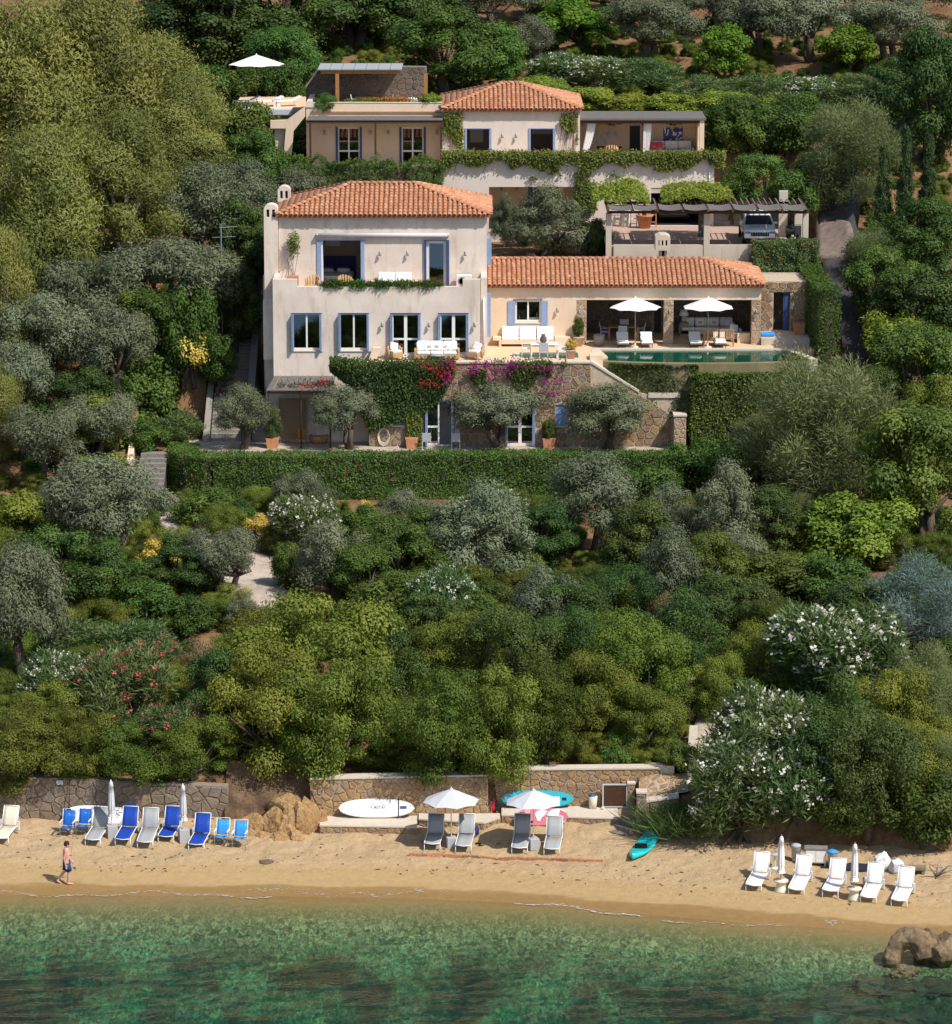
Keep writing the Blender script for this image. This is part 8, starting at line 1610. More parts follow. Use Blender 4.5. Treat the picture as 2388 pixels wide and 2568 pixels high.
for k in range(3): MB().lathe((0, .25 + .25 * k, .13), [(.05, 0), (.045, .012)], 10).build('scupper', 'black_rubber', kt)
# ------------------------------------------------------------------ the walking man
def capsule_chain(mb, pts, rads, n=10):
    pts = [Vector(p) for p in pts]; mb.tube(pts, rads, n)
    for p, r in zip(pts, rads): mb.lathe(p, [(r * math.cos(t), r * math.sin(t)) for t in [math.pi * (-.5 + i / 6) for i in range(7)]], n)
def man():
    x,y,z=on_sand(168,2217);t=local('person','person walking along the wet sand bare-chested in blue shorts','person',(x,y,z));t.rotation_euler=(0,0,R(8));H=1.78;m=MB()
    # local x = direction of walk, y = away from the camera
    capsule_chain(m, [(.0, 0, .98), (.0, 0, 1.12), (.01, 0, 1.28), (.0, 0, 1.40)], [.135, .132, .145, .125], 14)
    for s in (-1, 1): # chest breadth, shoulders
        capsule_chain(m,[(.0,s*.06,1.0),(.01,s*.075,1.25),(0,s*.10,1.38)],[.115,.115,.085]);capsule_chain(m,[(-.01,s*.10,1.40),(-.02,s*.185,1.405)],[.07,.068])
    capsule_chain(m,[(0,0,1.42),(.035,0,1.52)],[.062,.058]);capsule_chain(m,[(.055,0,1.60),(.05,0,1.68)],[.085,.098],14);capsule_chain(m,[(.10,0,1.575),(.115,0,1.60)],[.045,.055]);capsule_chain(m,[(.145,0,1.63),(.165,0,1.615)],[.016,.019]);capsule_chain(m,[(.143,0,1.58),(.147,0,1.565)],[.022,.02])
    for s in (-1, 1): capsule_chain(m, [(.045, s * .096, 1.64), (.045, s * .098, 1.61)], [.022, .017], 8)
    # legs: front leg (near side) planted ahead, rear leg trailing on the toes
    capsule_chain(m,[(.0,-.09,.95),(.09,-.09,.52),(.07,-.09,.30),(.055,-.09,.09)],[.105,.066,.062,.04]);capsule_chain(m,[(.03,-.09,.05),(.12,-.09,.04),(.24,-.09,.025)],[.045,.04,.022])
    capsule_chain(m,[(.0,.09,.95),(-.06,.09,.53),(-.20,.09,.36),(-.33,.09,.17)],[.105,.066,.06,.04]);capsule_chain(m,[(-.37,.09,.13),(-.31,.09,.07),(-.24,.09,.03)],[.042,.04,.022])
    for lx in (0, 1):
        by = -.09 if lx == 0 else .09; fx = (.235, .02) if lx == 0 else (-.23, .025)
        for k in range(5):capsule_chain(m,[(fx[0]-.03,by-.035+.0175*k,fx[1]),(fx[0]+.022-.006*k,by-.035+.0175*k,fx[1]-.006)],[.012,.010],6)
    # arms: near arm swings back, far arm forward
    def arm(s, sh, el, wr, dirv, curl):
        capsule_chain(m,[sh,el,wr],[.052,.042,.028]);d=(Vector(wr)-Vector(el)).normalized();d=(d+Vector(dirv)).normalized();p0=Vector(wr)+d*.03;side=Vector((1,0,0)) if abs(d.x)<.7 else Vector((0,0,1));side=(side-d*side.dot(d)).normalized();palm=d.cross(side)
        capsule_chain(m, [Vector(wr), p0 + d * .04, p0 + d * .075], [.028, .034, .032])
        for k,ln in enumerate((.070,.080,.075,.058)):b_=p0+d*.08+side*(.028-.0187*k);capsule_chain(m,[b_,b_+d*ln*.55+palm*curl*.4,b_+d*ln+palm*curl],[.0105,.010,.009],6)
        b_=p0+d*.02+side*.03;capsule_chain(m,[b_,b_+side*.03+d*.035,b_+side*.035+d*.07+palm*curl*.3],[.013,.0115,.010],6)
    arm(-1,(-.02,-.20,1.39),(-.10,-.245,1.12),(-.05,-.235,.88),(.1,0,-.3),.02);arm(1,(-.02,.20,1.39),(.06,.25,1.12),(.19,.22,.91),(.2,0,-.2),-.02)
    o=m.build('body','skin',t,True,recalc=False);r_=o.modifiers.new('fuse','REMESH');r_.mode='VOXEL';r_.voxel_size=.0075;r_.use_smooth_shade=True;s_=o.modifiers.new('smooth','SMOOTH');s_.factor=.5;s_.iterations=4
    sh = MB(); n = 20; V = []; F_ = []
    for zz,rx_,ry_,cx_ in ((1.03,.142,.168,0),(.93,.150,.185,0),(.82,.165,.19,.01)):V += [(cx_+rx_*math.cos(a),ry_*math.sin(a),zz) for a in [2*math.pi*k/n for k in range(n)]]
    for i in range(2): F_ += [(i * n + k, i * n + (k + 1) % n, (i + 1) * n + (k + 1) % n, (i + 1) * n + k) for k in range(n)]
    sh.add(V, F_)
    for s, a, b_ in ((-1, (.005, -.09, .88), (.09, -.09, .56)), (1, (.0, .09, .88), (-.045, .09, .57))): sh.cyl(a, b_, .128, .108, 18, caps=False)
    o = sh.build('shorts', 'shorts', t, True, recalc=False); so_ = o.modifiers.new('thick', 'SOLIDIFY'); so_.thickness = .012; so_.offset = 1
    hr=MB();hr.lathe((.03,0,1.675),[(.108,-.05),(.113,0),(.108,.04),(.085,.082),(.045,.105),(.0,.11)],16,sx=1.02,sy=.98);hr.lathe((.0,0,1.62),[(.085,-.03),(.095,.03),(.10,.06)],14,sx=.95,sy=.95);hr.build('hair','hair',t,True)
    for s in (-1, 1): boulder('eye', (.148, s * .034, 1.645), (.011, .012, .009), 'hair', None, 3, .0, 2).parent = t
    MB().box(.150, .158, -.028, .028, 1.574, 1.581).build('mouth', 'flower_pink', t)
man()
# ================================================================== TERRACE FURNITURE
def at_floor(u, v, z): x, y = gnd(u, v, z); return x, y
def seat_box(t, name, x0, x1, y0, y1, z0, z1, mat, bev=.04): return MB().box(x0, x1, y0, y1, z0, z1).build(name, mat, t, bevel=bev)
def armchair(label, loc, rz, mat='wicker', cushion=True, group=None, cat='armchair'):
    t = local('armchair', label, cat, loc, rz, group); seat_box(t, 'seat', -.32, .32, -.32, .3, .15, .40, mat); o = MB()
    for k in range(9):a=math.pi*k/8;o.tube([(.36*math.cos(a),.05+.33*math.sin(a),.1),(.40*math.cos(a),.05+.38*math.sin(a),.62+.16*math.sin(a))],.05,6)
    o.build('shell_back', mat, t, True)
    for s in (-1, 1):
        for q in (-1, 1): MB().cyl((s * .28, q * .27, 0), (s * .28, q * .27, .16), .025, n=6).build('leg', mat, t)
    if cushion:seat_box(t,'cushion',-.28,.28,-.3,.22,.40,.52,'white_cloth');c=MB().box(-.24,.24,-.06,.06,-.2,.2).build('pillow','white_cloth',t,bevel=.05);c.location=(.02,.2,.70);c.rotation_euler=(-.35,.25,0)
    return t
def dining_chair(label, loc, rz, mat, group=None, seat=None):
    t=local('dining_chair',label,'chair',loc,rz,group);seat_box(t,'seat',-.23,.23,-.22,.22,.43,.47,seat or mat,.01);b=MB().box(-.23,.23,-.012,.012,0,.45).build('backrest',seat or mat,t,bevel=.008);b.location=(0,.22,.48);b.rotation_euler=(-.18,0,0)
    for s in (-1,1):MB().tube([(s*.22,-.21,0),(s*.22,-.2,.44)],.016,6).build('leg',mat,t);MB().tube([(s*.22,.26,0),(s*.22,.21,.46),(s*.22,.31,.95)],.016,6).build('leg',mat,t);MB().tube([(s*.24,-.2,.64),(s*.24,.26,.66)],.014,5).build('armrest',mat,t)
    return t
def table(label, loc, lx, ly, h, mat, rz=0., legmat=None):
    t = local('table', label, 'table', loc, rz); seat_box(t, 'table_top', -lx / 2, lx / 2, -ly / 2, ly / 2, h - .04, h, mat, .01)
    for s in (-1, 1):
        for q in (-1,1):MB().box(s*(lx/2-.06)-.035,s*(lx/2-.06)+.035,q*(ly/2-.06)-.035,q*(ly/2-.06)+.035,0,h-.04).build('leg',legmat or mat,t)
    return t
def pot(label, loc, r, h, mat='terracotta', sp_=None, W_=.8, H_=1., square=False, leafmat=None, cat='potted plant'):
    t = local('potted_plant', label, cat, loc)
    if square:MB().prism([(-r*.85,0),(r*.85,0),(r,h),(r*1.08,h),(r*1.08,h*1.1),(-r*1.08,h*1.1),(-r*1.08,h),(-r,h)],-r,r).build('pot',mat,t)
    else:MB().lathe((0,0,0),[(r*.68,0),(r*.95,h*.85),(r*1.08,h*.86),(r*1.08,h),(r*.9,h),(r*.85,h*.9)],18).build('pot',mat,t,True)
    if sp_:
        W0, H0, parts = SPEC[sp_][0]
        for n_,me in parts:o=bpy.data.objects.new(n_,me);C.objects.link(o);o.parent=t;o.location=(0,0,h*.8);o.scale=(W_/W0,W_/W0,H_/H0);o.rotation_euler=(0,0,r*37);
    return t
def sprigs(t, n, box, L, Wd, mat, seed, up=.8):
    g=np.random.default_rng(seed);lo,hi=np.array(box[0]),np.array(box[1]);p=(lo+hi)/2+(hi-lo)/2*sph(g,n)*(.35+.65*g.random((n,1))) ;d=sph(g,n);d[:,2] += up;o=bpy.data.objects.new('foliage',leaves_mesh('sprigs',[(p,unit(d),sph(g,n),L*(.7+.6*g.random(n)),Wd*(.7+.6*g.random(n)),g.random(n),mat)]));C.objects.link(o);o.parent=t;return o
# ---- terrace in front of the villa
tz_ = ZT + .01
def sofa(label, loc, w_, n, frame, rz=0., pillows=0, back=.5, d=.8):
    t = local('sofa', label, 'sofa', loc, rz); seat_box(t, 'base', -w_ / 2, w_ / 2, -d / 2, d / 2, .08, .32, frame)
    for s in (-1, 1): seat_box(t, 'arm', s * w_ / 2 - .07, s * w_ / 2 + .07, -d / 2, d / 2, .08, .60, frame, .05)
    for k in range(n):a,b=-w_/2+.08+(w_-.16)*k/n,-w_/2+.08+(w_-.16)*(k+1)/n;seat_box(t,'seat_cushion',a+.01,b-.01,-d/2-.02,d/2-.2,.32,.48,'white_cloth',.05);seat_box(t,'back_cushion',a+.01,b-.01,d/2-.22,d/2,.46,.46+back,'white_cloth',.06)
    g = random.Random(3)
    for k in range(pillows):
        c=MB().box(-.24,.24,-.07,.07,-.22,.22).build('pillow','white_cloth',t,bevel=.06);c.location=(-w_/2+.3+(w_-.6)*k/max(1,pillows-1),d/2-.34,.72);c.rotation_euler=(-.3,g.uniform(-.2,.2),g.uniform(-.2,.2))
        if 0 < k < pillows - 1: q = MB().box(-.11, .11, -.078, -.074, -.11, .02).build('print', 'terracotta_pale', c); q.parent = c
    return t
x,y=at_floor(1096,900,tz_);sofa('wicker sofa with white cushions and printed pillows before the right french door',(x,A.Y-.62,tz_),2.3,3,'wicker',0,5)
for u,rz,lb in ((992,.5,'wicker tub chair with white pillow left of the wicker sofa'),(1192,-.5,'wicker tub chair with white pillow right of the wicker sofa')):armchair(lb,(pt(u,895,A.Y-.6)[0],A.Y-.65,tz_),rz,group='wicker tub chairs')
t=local('coffee_table','round wire coffee table before the wicker sofa','table',(pt(1096,903,A.Y-1.1)[0],A.Y-1.12,tz_));MB().lathe((0,0,.3),[(.45,0),(.46,.02),(.45,.04)],24).build('table_top','wicker_grey',t,True);MB().lathe((0,0,0),[(.3,0),(.22,.15),(.32,.3)],14).build('wire_base','wicker_grey',t,True)
o=MB().prism([(pt(925,890,196.3)[0],tz_),(pt(950,890,196.3)[0],tz_),(pt(955,878,196.3)[0],tz_+.62),(pt(935,878,196.3)[0],tz_+.62)],196.2,196.7).build('plaster_block','render_ochre');tag(o,'slanted plaster block at the left end of the terrace','block')
x0_ = pt(1365, 890, 197.2)[0]; table('white garden table with a dark vase on the terrace', (x0_, 197.0, tz_), 1.5, .9, .74, 'white_paint')
for dx_,dy_,rz,lb in ((-.95,.15,R(-90)+3.14,'white slatted chair at the left end of the garden table'),(.95,.15,R(90)+3.14,'white slatted chair at the right end of the garden table'),(.95,-.3,R(90)+3.14,'nearer white chair right of the garden table'),(0,.75,0,'white chair behind the garden table')):dining_chair(lb,(x0_+dx_,197.0+dy_,tz_),rz,'white_metal','white garden chairs')
dining_chair('pale blue chair in front of the garden table', (x0_ - .05, 196.35, tz_), math.pi, 'canopy_grey')
t=local('vase','dark vase with leaves standing on the garden table','vase',(x0_-.05,197.0,tz_+.74));MB().lathe((0,0,0),[(.1,0),(.19,.15),(.17,.33),(.1,.42),(.12,.5),(.1,.5)],16).build('body','stone_dark',t,True)
pot('terracotta pot with a yellow shrub beside the small pool',(pt(1432,900,196.7)[0],196.6,tz_),.29,.48,'terracotta_pale','yellow',.75,.75)
o=MB().box(pt(1303,893,197.6)[0],pt(1450,893,197.6)[0],196.9,198.4,ZT+.004,ZT+.03).build('shallow_basin','pool_tile');tag(o,'shallow green basin let into the terrace beside the garden table','basin')
o=MB().box(pt(1288,893,197.6)[0],pt(1303,893,197.6)[0],196.6,198.6,ZT+.004,ZT+.05).build('basin_edge','coping');tag(o,'pale stone edge left of the shallow basin','edging')
t=thing('pool_planter','ivy-topped block between the terrace and the pool','planter',(6.55,196.6,ZT),world=True);MB().box(6.1,6.8,196.0,197.2,ZT-.4,ZT+.25).build('block','render_ochre',t)
# ---- wall bench of the wing
bx0,bx1=WX(75),WX(472);t=thing('wall_bench','built-in plaster bench with three white back cushions under the wing window','bench',((bx0+bx1)/2,W.Y-.4,ZT),world=True)
MB().box(WX(118),WX(392),W.Y-.72,W.Y-.003,ZT+.14,ZT+.36).build('seat','render_ochre',t);MB().box(WX(392),bx1,W.Y-.75,W.Y-.003,ZT,ZT+.52).build('end_block','render_ochre',t);MB().box(bx0,WX(118),W.Y-.7,W.Y-.003,ZT+.34,ZT+.5).build('shelf','render_ochre',t);MB().box(WX(106),WX(118),W.Y-.7,W.Y-.003,ZT,ZT+.34).build('support','render_ochre',t)
for k in range(3):a,b=WX(120+90*k),WX(120+90*k+88);seat_box(t,'seat_cushion',a+.01,b-.01,W.Y-.72,W.Y-.22,ZT+.36,ZT+.50,'white_cloth');seat_box(t,'back_cushion',a+.01,b-.01,W.Y-.24,W.Y-.06,ZT+.48,ZT+1.05,'white_cloth')
pot('leafy bush in a pale pot beside the arcade', (WX(515), W.Y - .45, tz_), .30, .52, 'terracotta_pale', 'laurel', .75, 1.35)
# ---- arcade and poolside
tx = WX(755); ty = 203.0; table('wooden dining table inside the left arch of the arcade', (tx, ty, tz_), 1.7, 1.0, .75, 'teak')
for dx_,dy_,rz,lb in ((-1.15,-.1,R(90),'pale metal chair left of the arcade table'),(-.1,-.85,math.pi,'pale metal chair in front of the arcade table'),(1.0,-.2,R(-90),'pale metal chair right of the arcade table'),(.1,.9,0,'pale metal chair behind the arcade table')):dining_chair(lb,(tx+dx_*.9,ty+dy_,tz_),rz,'canopy_grey','arcade dining chairs')
t=local('wicker_tub','grey woven tub chair at the edge of the pool deck','armchair',(WX(621),200.75,tz_),math.pi);MB().lathe((0,0,0),[(.22,0),(.29,.35),(.32,.62),(.28,.62),(.25,.4)],14).build('shell','wicker_grey',t,True);seat_box(t,'cushion',-.2,.2,-.2,.2,.36,.46,'grey_cloth')
def pool_lounger(label, u): # seen end on, with a rolled towel
    t = local('pool_lounger', label, 'sun lounger', (pt(u, 868, 200.4)[0], 200.35, tz_), 0, 'pool loungers with towels')
    seat_box(t,'frame',-.33,.33,-.55,1.1,.22,.27,'grey_wood',.01);seat_box(t,'mattress',-.32,.32,-.55,.6,.27,.36,'white_cloth');b=MB().box(-.32,.32,0,.6,0,.08).build('backrest','white_cloth',t,bevel=.03);b.location=(0,.58,.33);b.rotation_euler=(R(28),0,0);seat_box(t,'towel',-.27,.27,-.42,.15,.365,.45,'white_cloth',.04)
    for s in (-1, 1):
        for q in (-.5, 1.0): MB().cyl((s * .28, q, 0), (s * .28, q, .22), .02, n=6).build('leg', 'black_metal', t)
for u,lb in ((1562,'pool lounger left of the left poolside parasol'),(1622,'pool lounger right of the left poolside parasol'),(1744,'pool lounger left of the right poolside parasol'),(1806,'pool lounger right of the right poolside parasol')):pool_lounger(lb,u)
for u,lb in ((1593,'open white parasol at the left of the pool'),(1775,'open white parasol at the right of the pool')):parasol_open(lb,'white poolside parasols',(pt(u,868,200.2)[0],200.15,tz_),1.42,2.2,'white_cloth',.55,base='disc',rz=.1 if u<1700 else .4,pole='grey_metal')
def slat_bench(label, u):
    t=local('teak_bench',label,'bench',(pt(u,865,201.0)[0],200.95,tz_),math.pi,'teak benches');MB().box(-.42,.42,-.25,.25,.38,.42).build('seat','teak',t)
    for s in (-1, 1):
        MB().box(s*.40-.03,s*.40+.03,.22,.28,0,.95).build('leg','teak',t);MB().box(s*.40-.03,s*.40+.03,-.25,-.19,0,.6).build('leg','teak',t)
    MB().box(-.37, .37, .23, .27, .88, .95).build('top_rail', 'teak', t); MB().box(-.37, .37, .23, .27, .45, .50).build('lower_rail', 'teak', t)
    for k in range(9): xx = -.34 + .085 * k; MB().box(xx - .022, xx + .022, .24, .26, .50, .88).build('slat', 'teak', t)
    return t
for u,lb in ((1783,'teak slatted bench, left of the pair, seen from behind'),(1820,'teak slatted bench, right of the pair, seen from behind')):b=slat_bench(lb,u);b.rotation_euler=(0,0,math.pi);b.location.y=200.75
sofa('pale sofa with cushions deep inside the right arch', (WX(1200), 204.5, tz_), 3.0, 4, 'render_ochre', 0, 4)
t=local('table_lamp','white table lamp inside the right arch','lamp',(WX(1076),204.4,ZT+.75));MB().lathe((0,0,0),[(.1,0),(.15,.15),(.08,.34)],14).build('base','canopy_grey',t,True);MB().lathe((0,0,.36),[(.27,0),(.19,.34),(.18,.34)],18).build('lamp_shade','white_cloth',t,True);o=MB().box(WX(1055),WX(1100),204.1,204.8,ZT,ZT+.75).build('plaster_plinth','interior');tag(o,'plaster plinth carrying the lamp inside the right arch','plinth')
o=MB().box(WX(1340),WX(1404),201.7,202.3,ZT,ZT+.55).build('plaster_plinth','render_ochre');tag(o,'plaster block beside the right-hand pillar of the arcade','plinth')
armchair('white draped armchair beside the right-hand pillar of the arcade', (WX(1330), 202.4, tz_), .3, 'canopy_grey')
o=MB().box(WX(1460),WX(1530),201.4,202.0,SZ(800),SZ(800)+.18).build('pool_float','sling_azure',bevel=.05);tag(o,'bright blue pool float on the raised step','pool float')
pot('square terracotta planter beside the tall clipped hedge',(SX(1645),202.3,SZ(800)-.02),.3,.6,'terracotta',None,square=True,cat='planter')
# ---- balcony of the villa
zb = ZU + .01
for zx,rz,lb in ((445,-.5,'wicker armchair at the left end of the balcony'),(705,.4,'wicker armchair before the open bedroom')):armchair(lb,(BX(zx),A.Y+1.0,zb),rz,cushion=False,group='balcony wicker chairs').scale=(1.0,1.0,1.35)
sofa('white balcony sofa between the two upper openings', (BX(1080), B.Y - .55, zb), 2.0, 2, 'white_cloth', 0, 0, .62, .8)
for zx,lb in ((893,'plaster side block left of the balcony sofa'),(1255,'plaster side block right of the balcony sofa')):o=MB().box(BX(zx)-.25,BX(zx)+.25,B.Y-.8,B.Y-.1,ZU,ZU+.62).build('side_block','render_ochre');tag(o,lb,'block')
t=local('air_conditioner','white outdoor air-conditioner unit on the balcony','air conditioner',(BX(1615),B.Y-.35,ZU+.3));seat_box(t,'casing',-.42,.42,-.16,.16,0,.66,'white_metal',.02);MB().lathe((-.12,-.165,.33),[(.0,0)],3) ;MB().cyl((-.1,-.162,.33),(-.1,-.172,.33),.24,n=24).build('fan_grille','grey_cloth',t)
for k in range(5):MB().cyl((-.1,-.175,.33),(-.1,-.178,.33),.22-.045*k,n=24).build('grille_ring','white_metal' if k%2 else 'grey_metal',t)
for s in (-1, 1): MB().box(s * .3 - .03, s * .3 + .03, -.14, .14, -.3, 0).build('foot', 'white_metal', t)
for k, (a, b) in enumerate(((525, 690), (720, 880), (885, 1075), (1070, 1245), (1250, 1435))):
    t=thing('balcony_plant','low green plant on the balcony parapet, '+('leftmost','second from the left','middle one','second from the right','rightmost')[k],'plant',(AX((a+b)/2),A.Y+.2,zpar),world=True);o=sprigs(t,1700,((AX(a-30),A.Y-.14,zpar-.22),(AX(b+30),A.Y+.5,zpar+.30)),.2,.045,'leaf_laurel',40+k,.5);attach(o,t)
    MB().tube([(AX(a), A.Y + .2, zpar), (AX(b), A.Y + .2, zpar + .02)], .03, 6).build('stem', 'bark', t)
t=thing('potted_climber','sparse tall climber in a terracotta trough at the left end of the balcony','potted plant',(BX(290),B.Y-.5,ZU),world=True);MB().box(AX(245),AX(335),A.Y+.35,A.Y+.75,ZU,AZ(786)).build('pot','terracotta',t);g=random.Random(8);bx_,by_=BX(290),B.Y-.5
for k in range(9):
    h_=g.uniform(1.3,3.0);MB().tube([(bx_+g.uniform(-.2,.2),by_-.6,zhi-.3),(bx_+g.uniform(-.4,.4),by_,zhi+h_*.5),(bx_+.15+g.uniform(-.3,.4),by_+.2,zhi+h_)],[.018,.013,.006],5).build('stem','bark_pale',t)
    o=sprigs(t,60,((bx_-.35+.1*g.random(),by_-.1,zhi+h_*.6),(bx_+.45,by_+.35,zhi+h_+.1)),.15,.06,'leaf_ivy',70+k,.2);attach(o,t)
t=local('bed','double bed with dark headboard in the open bedroom','bed',(BX(600),202.2,zb));seat_box(t,'mattress',-1.0,1.0,-1.1,.9,.25,.55,'white_cloth',.06);seat_box(t,'headboard',-1.15,1.1,.95,1.05,0,1.35,'navy_cloth',.02);seat_box(t,'pillow',-.8,-.1,.4,.85,.55,.75,'white_cloth',.07);seat_box(t,'pillow',.1,.8,.4,.85,.55,.75,'white_cloth',.07);seat_box(t,'foot_bench',-.95,.95,-1.5,-1.2,.1,.4,'teak',.02)
o=MB().box(BX(515),BX(635),203.34,203.39,zb+1.9,zb+3.0).build('framed_picture','canopy_grey');tag(o,'framed grey picture above the bed','picture')
# ---- patio in front of the annex
pot('square terracotta planter with magenta flowers at the left of the patio',(pt(684,1112,195.2)[0],195.15,ZP),.33,.5,'terracotta','oleander_pink',1.1,1.9,True)
pot('square terracotta planter left of the open annex door',(NX(1033),NN.Y-.4,ZP),.32,.5,'terracotta',None,1,1,True,cat='planter');pot('square terracotta planter right of the closed annex door',(NX(1377),NN.Y-.4,ZP),.33,.5,'terracotta','laurel',.9,1.3,True)
dining_chair('yellow wooden chair under the reed pergola', (pt(752, 1105, 196.0)[0], 195.9, ZP), math.pi + .5, 'orange_wood')
t=local('barrel_planter','broad wooden tub under the pergola window','planter',(pt(800,1105,196.6)[0],196.55,ZP));MB().lathe((0,0,0),[(.42,0),(.5,.2),(.52,.42),(.47,.42),(.46,.36)],20).build('tub','teak',t,True)
for u,lb in ((1070,'pale blue folding chair left of the open annex door'),(1143,'pale blue folding chair right of the open annex door')):dining_chair(lb,(pt(u,1118,194.9)[0],194.75,ZP),math.pi,'canopy_grey','pale blue patio chairs','canopy_grey')
t = thing('garden_hose', 'yellow garden hose coiled on the stone wall', 'hose', (NX(962), NN.Y - .1, NZ(1090)), world=True)
for k in range(4):MB().tube([(NX(962)+(.30+.03*k)*math.cos(a)*.8,NN.Y-.1-.02*k,NZ(1092)+(.38+.03*k)*math.sin(a)-.02*k) for a in [2*math.pi*i/26 for i in range(27)]],.017,5).build('loop','sling_cream',t,True)
# ---- car terrace
def car(label, loc, rz, paint, glow=None):
    t=local('car',label,'car',loc,rz);prof=[(-2.3,.35),(-2.33,.62),(-2.22,.88),(-1.25,1.0),(-.55,1.52),(.9,1.58),(1.9,1.42),(2.25,1.0),(2.3,.55),(2.2,.32)];V=[];n=len(prof)
    def wdt(z, y): return .93 - (.20 * max(0, z - .95) / .6) - .06 * (abs(y) > 2.1)
    for s in (-1, 1): V += [(s * wdt(z, y), y, z) for y, z in prof]
    V += [(0, y - (.06 if i < 3 else 0), z + (.02 if z > .8 else 0)) for i, (y, z) in enumerate(prof)]
    F_=[tuple(range(n)),tuple(reversed(range(n,2*n)))]+[(i,2*n+i,2*n+i+1,i+1) for i in range(n-1)]+[(2*n+i,n+i,n+i+1,2*n+i+1) for i in range(n-1)]+[(n-1,2*n-1,2*n,n) if False else (n-1,3*n-1,2*n,0),(3*n-1,2*n-1,n,2*n)]
    MB().add(V, F_).build('body', paint, t, True, bevel=.05)
    def slantquad(name,y0,z0,w0,y1,z1,w1,mat,off=.02):MB().add([(-w0,y0,z0),(w0,y0,z0),(w1,y1,z1),(-w1,y1,z1),(-w0,y0-off,z0+off),(w0,y0-off,z0+off),(w1,y1-off,z1+off),(-w1,y1-off,z1+off)],[(0,3,2,1),(4,5,6,7),(0,1,5,4),(1,2,6,5),(2,3,7,6),(3,0,4,7)]).build(name,mat,t)
    slantquad('windscreen',-1.2,1.04,.78,-.62,1.48,.66,'black_metal',.03);slantquad('bonnet_crease',-2.1,.93,.5,-1.35,1.01,.55,paint,.02);MB().box(-.52,.52,-2.39,-2.33,.52,.74).build('grille','black_metal',t,bevel=.02)
    for k in range(7): MB().box(-.42 + .14 * k - .012, -.42 + .14 * k + .012, -2.405, -2.39, .54, .72).build('grille_bar', 'chrome', t)
    for s in (-1, 1):
        MB().box(s*.70-.16,s*.70+.16,-2.35,-2.26,.66,.78).build('headlight','glass',t,bevel=.02);MB().box(s*.70-.15,s*.70+.15,-2.30,-2.25,.67,.77).build('headlight_bowl','chrome',t);MB().box(s*1.0-.09,s*1.0+.09,-.85,-.72,1.02,1.16).build('mirror',paint,t,bevel=.03);MB().box(s*.80-.1,s*.80+.1,2.26,2.32,.85,1.0).build('tail_light','flower_red',t);MB().box(s*.84-.01,s*.84+.01,-.5,1.5,1.08,1.4).build('side_glass','black_metal',t)
        for y_ in (-1.45, 1.4):
            w_=MB().cyl((s*.74,y_,.34),(s*.95,y_,.34),.34,n=20).build('wheel','black_rubber',t);MB().cyl((s*.95,y_,.34),(s*.962,y_,.34),.21,n=14).build('rim','chrome',w_)
    MB().box(-.26,.26,-2.375,-2.345,.40,.50).build('number_plate','white_paint',t);MB().box(-.85,.85,-2.37,-2.2,.30,.40).build('bumper','black_rubber',t,bevel=.03);seat_box(t,'roof_panel',-.62,.62,-.4,1.2,1.58,1.61,paint,.01)
    return t
m_,n_,b_=new_mat('car_silver');b_.inputs['Base Color'].default_value=(.72,.74,.76,1);b_.inputs['Metallic'].default_value=.1;b_.inputs['Roughness'].default_value=.3;m_,n_,b_=new_mat('car_dark');b_.inputs['Base Color'].default_value=(.03,.03,.035,1);b_.inputs['Roughness'].default_value=.25
car('silver estate car parked nose out under the carport',(CX(1455),211.9,ZC),0,'car_silver');car('dark car standing in the garage behind the carport',(GX(1460),221.4,ZC),math.pi,'car_dark')
pot('wide terracotta pot with a cactus on the car terrace', (pt(1616, 566, 217.2)[0], 217.0, ZC), .48, .8, 'terracotta', 'cypress', .35, .9)
def frame_(name, label, u, w_, h_, mat, bars, cat): # ladders and trestles leaning on the wall
    t = local(name, label, cat, (pt(u, 560, 217.5)[0], 217.4, ZC)); t.rotation_euler = (R(-8), 0, 0)
    for s in (-1, 1): MB().box(s * w_ / 2 - .03, s * w_ / 2 + .03, -.03, .03, 0, h_).build('rail', mat, t)
    for k in range(bars): MB().box(-w_ / 2, w_ / 2, -.025, .025, h_ * (k + .7) / bars - .03, h_ * (k + .7) / bars + .03).build('rung', mat, t)
frame_('trestle','dark wooden rack against the wall at the left of the car terrace',1546,.9,1.25,'grey_wood',3,'rack');frame_('ladder','white ladder leaning on the wall of the car terrace',1588,.42,1.5,'white_paint',5,'ladder');frame_('stepladder','dark stepladder left of the white ladder',1572,.45,1.35,'grey_wood',4,'ladder');frame_('easel','orange wooden easel right of the terracotta pot',1638,.35,1.3,'orange_wood',3,'easel')
t = local('motor_scooter', 'dark motor scooter in the shaded corner right of the car', 'scooter', (pt(1990, 608, 211.5)[0], 211.4, ZC), .4)
for y_ in (-.6, .6): MB().cyl((-.06, y_, .24), (.06, y_, .24), .24, n=16).build('wheel', 'black_rubber', t)
seat_box(t,'body',-.16,.16,-.1,.8,.35,.7,'car_dark',.06);seat_box(t,'front_shield',-.22,.22,-.55,-.4,.3,.95,'car_dark',.04);seat_box(t,'seat',-.14,.14,0,.75,.7,.8,'black_rubber',.04);MB().tube([(-.32,-.45,1.0),(.32,-.45,1.0)],.02,6).build('handlebar','chrome',t)
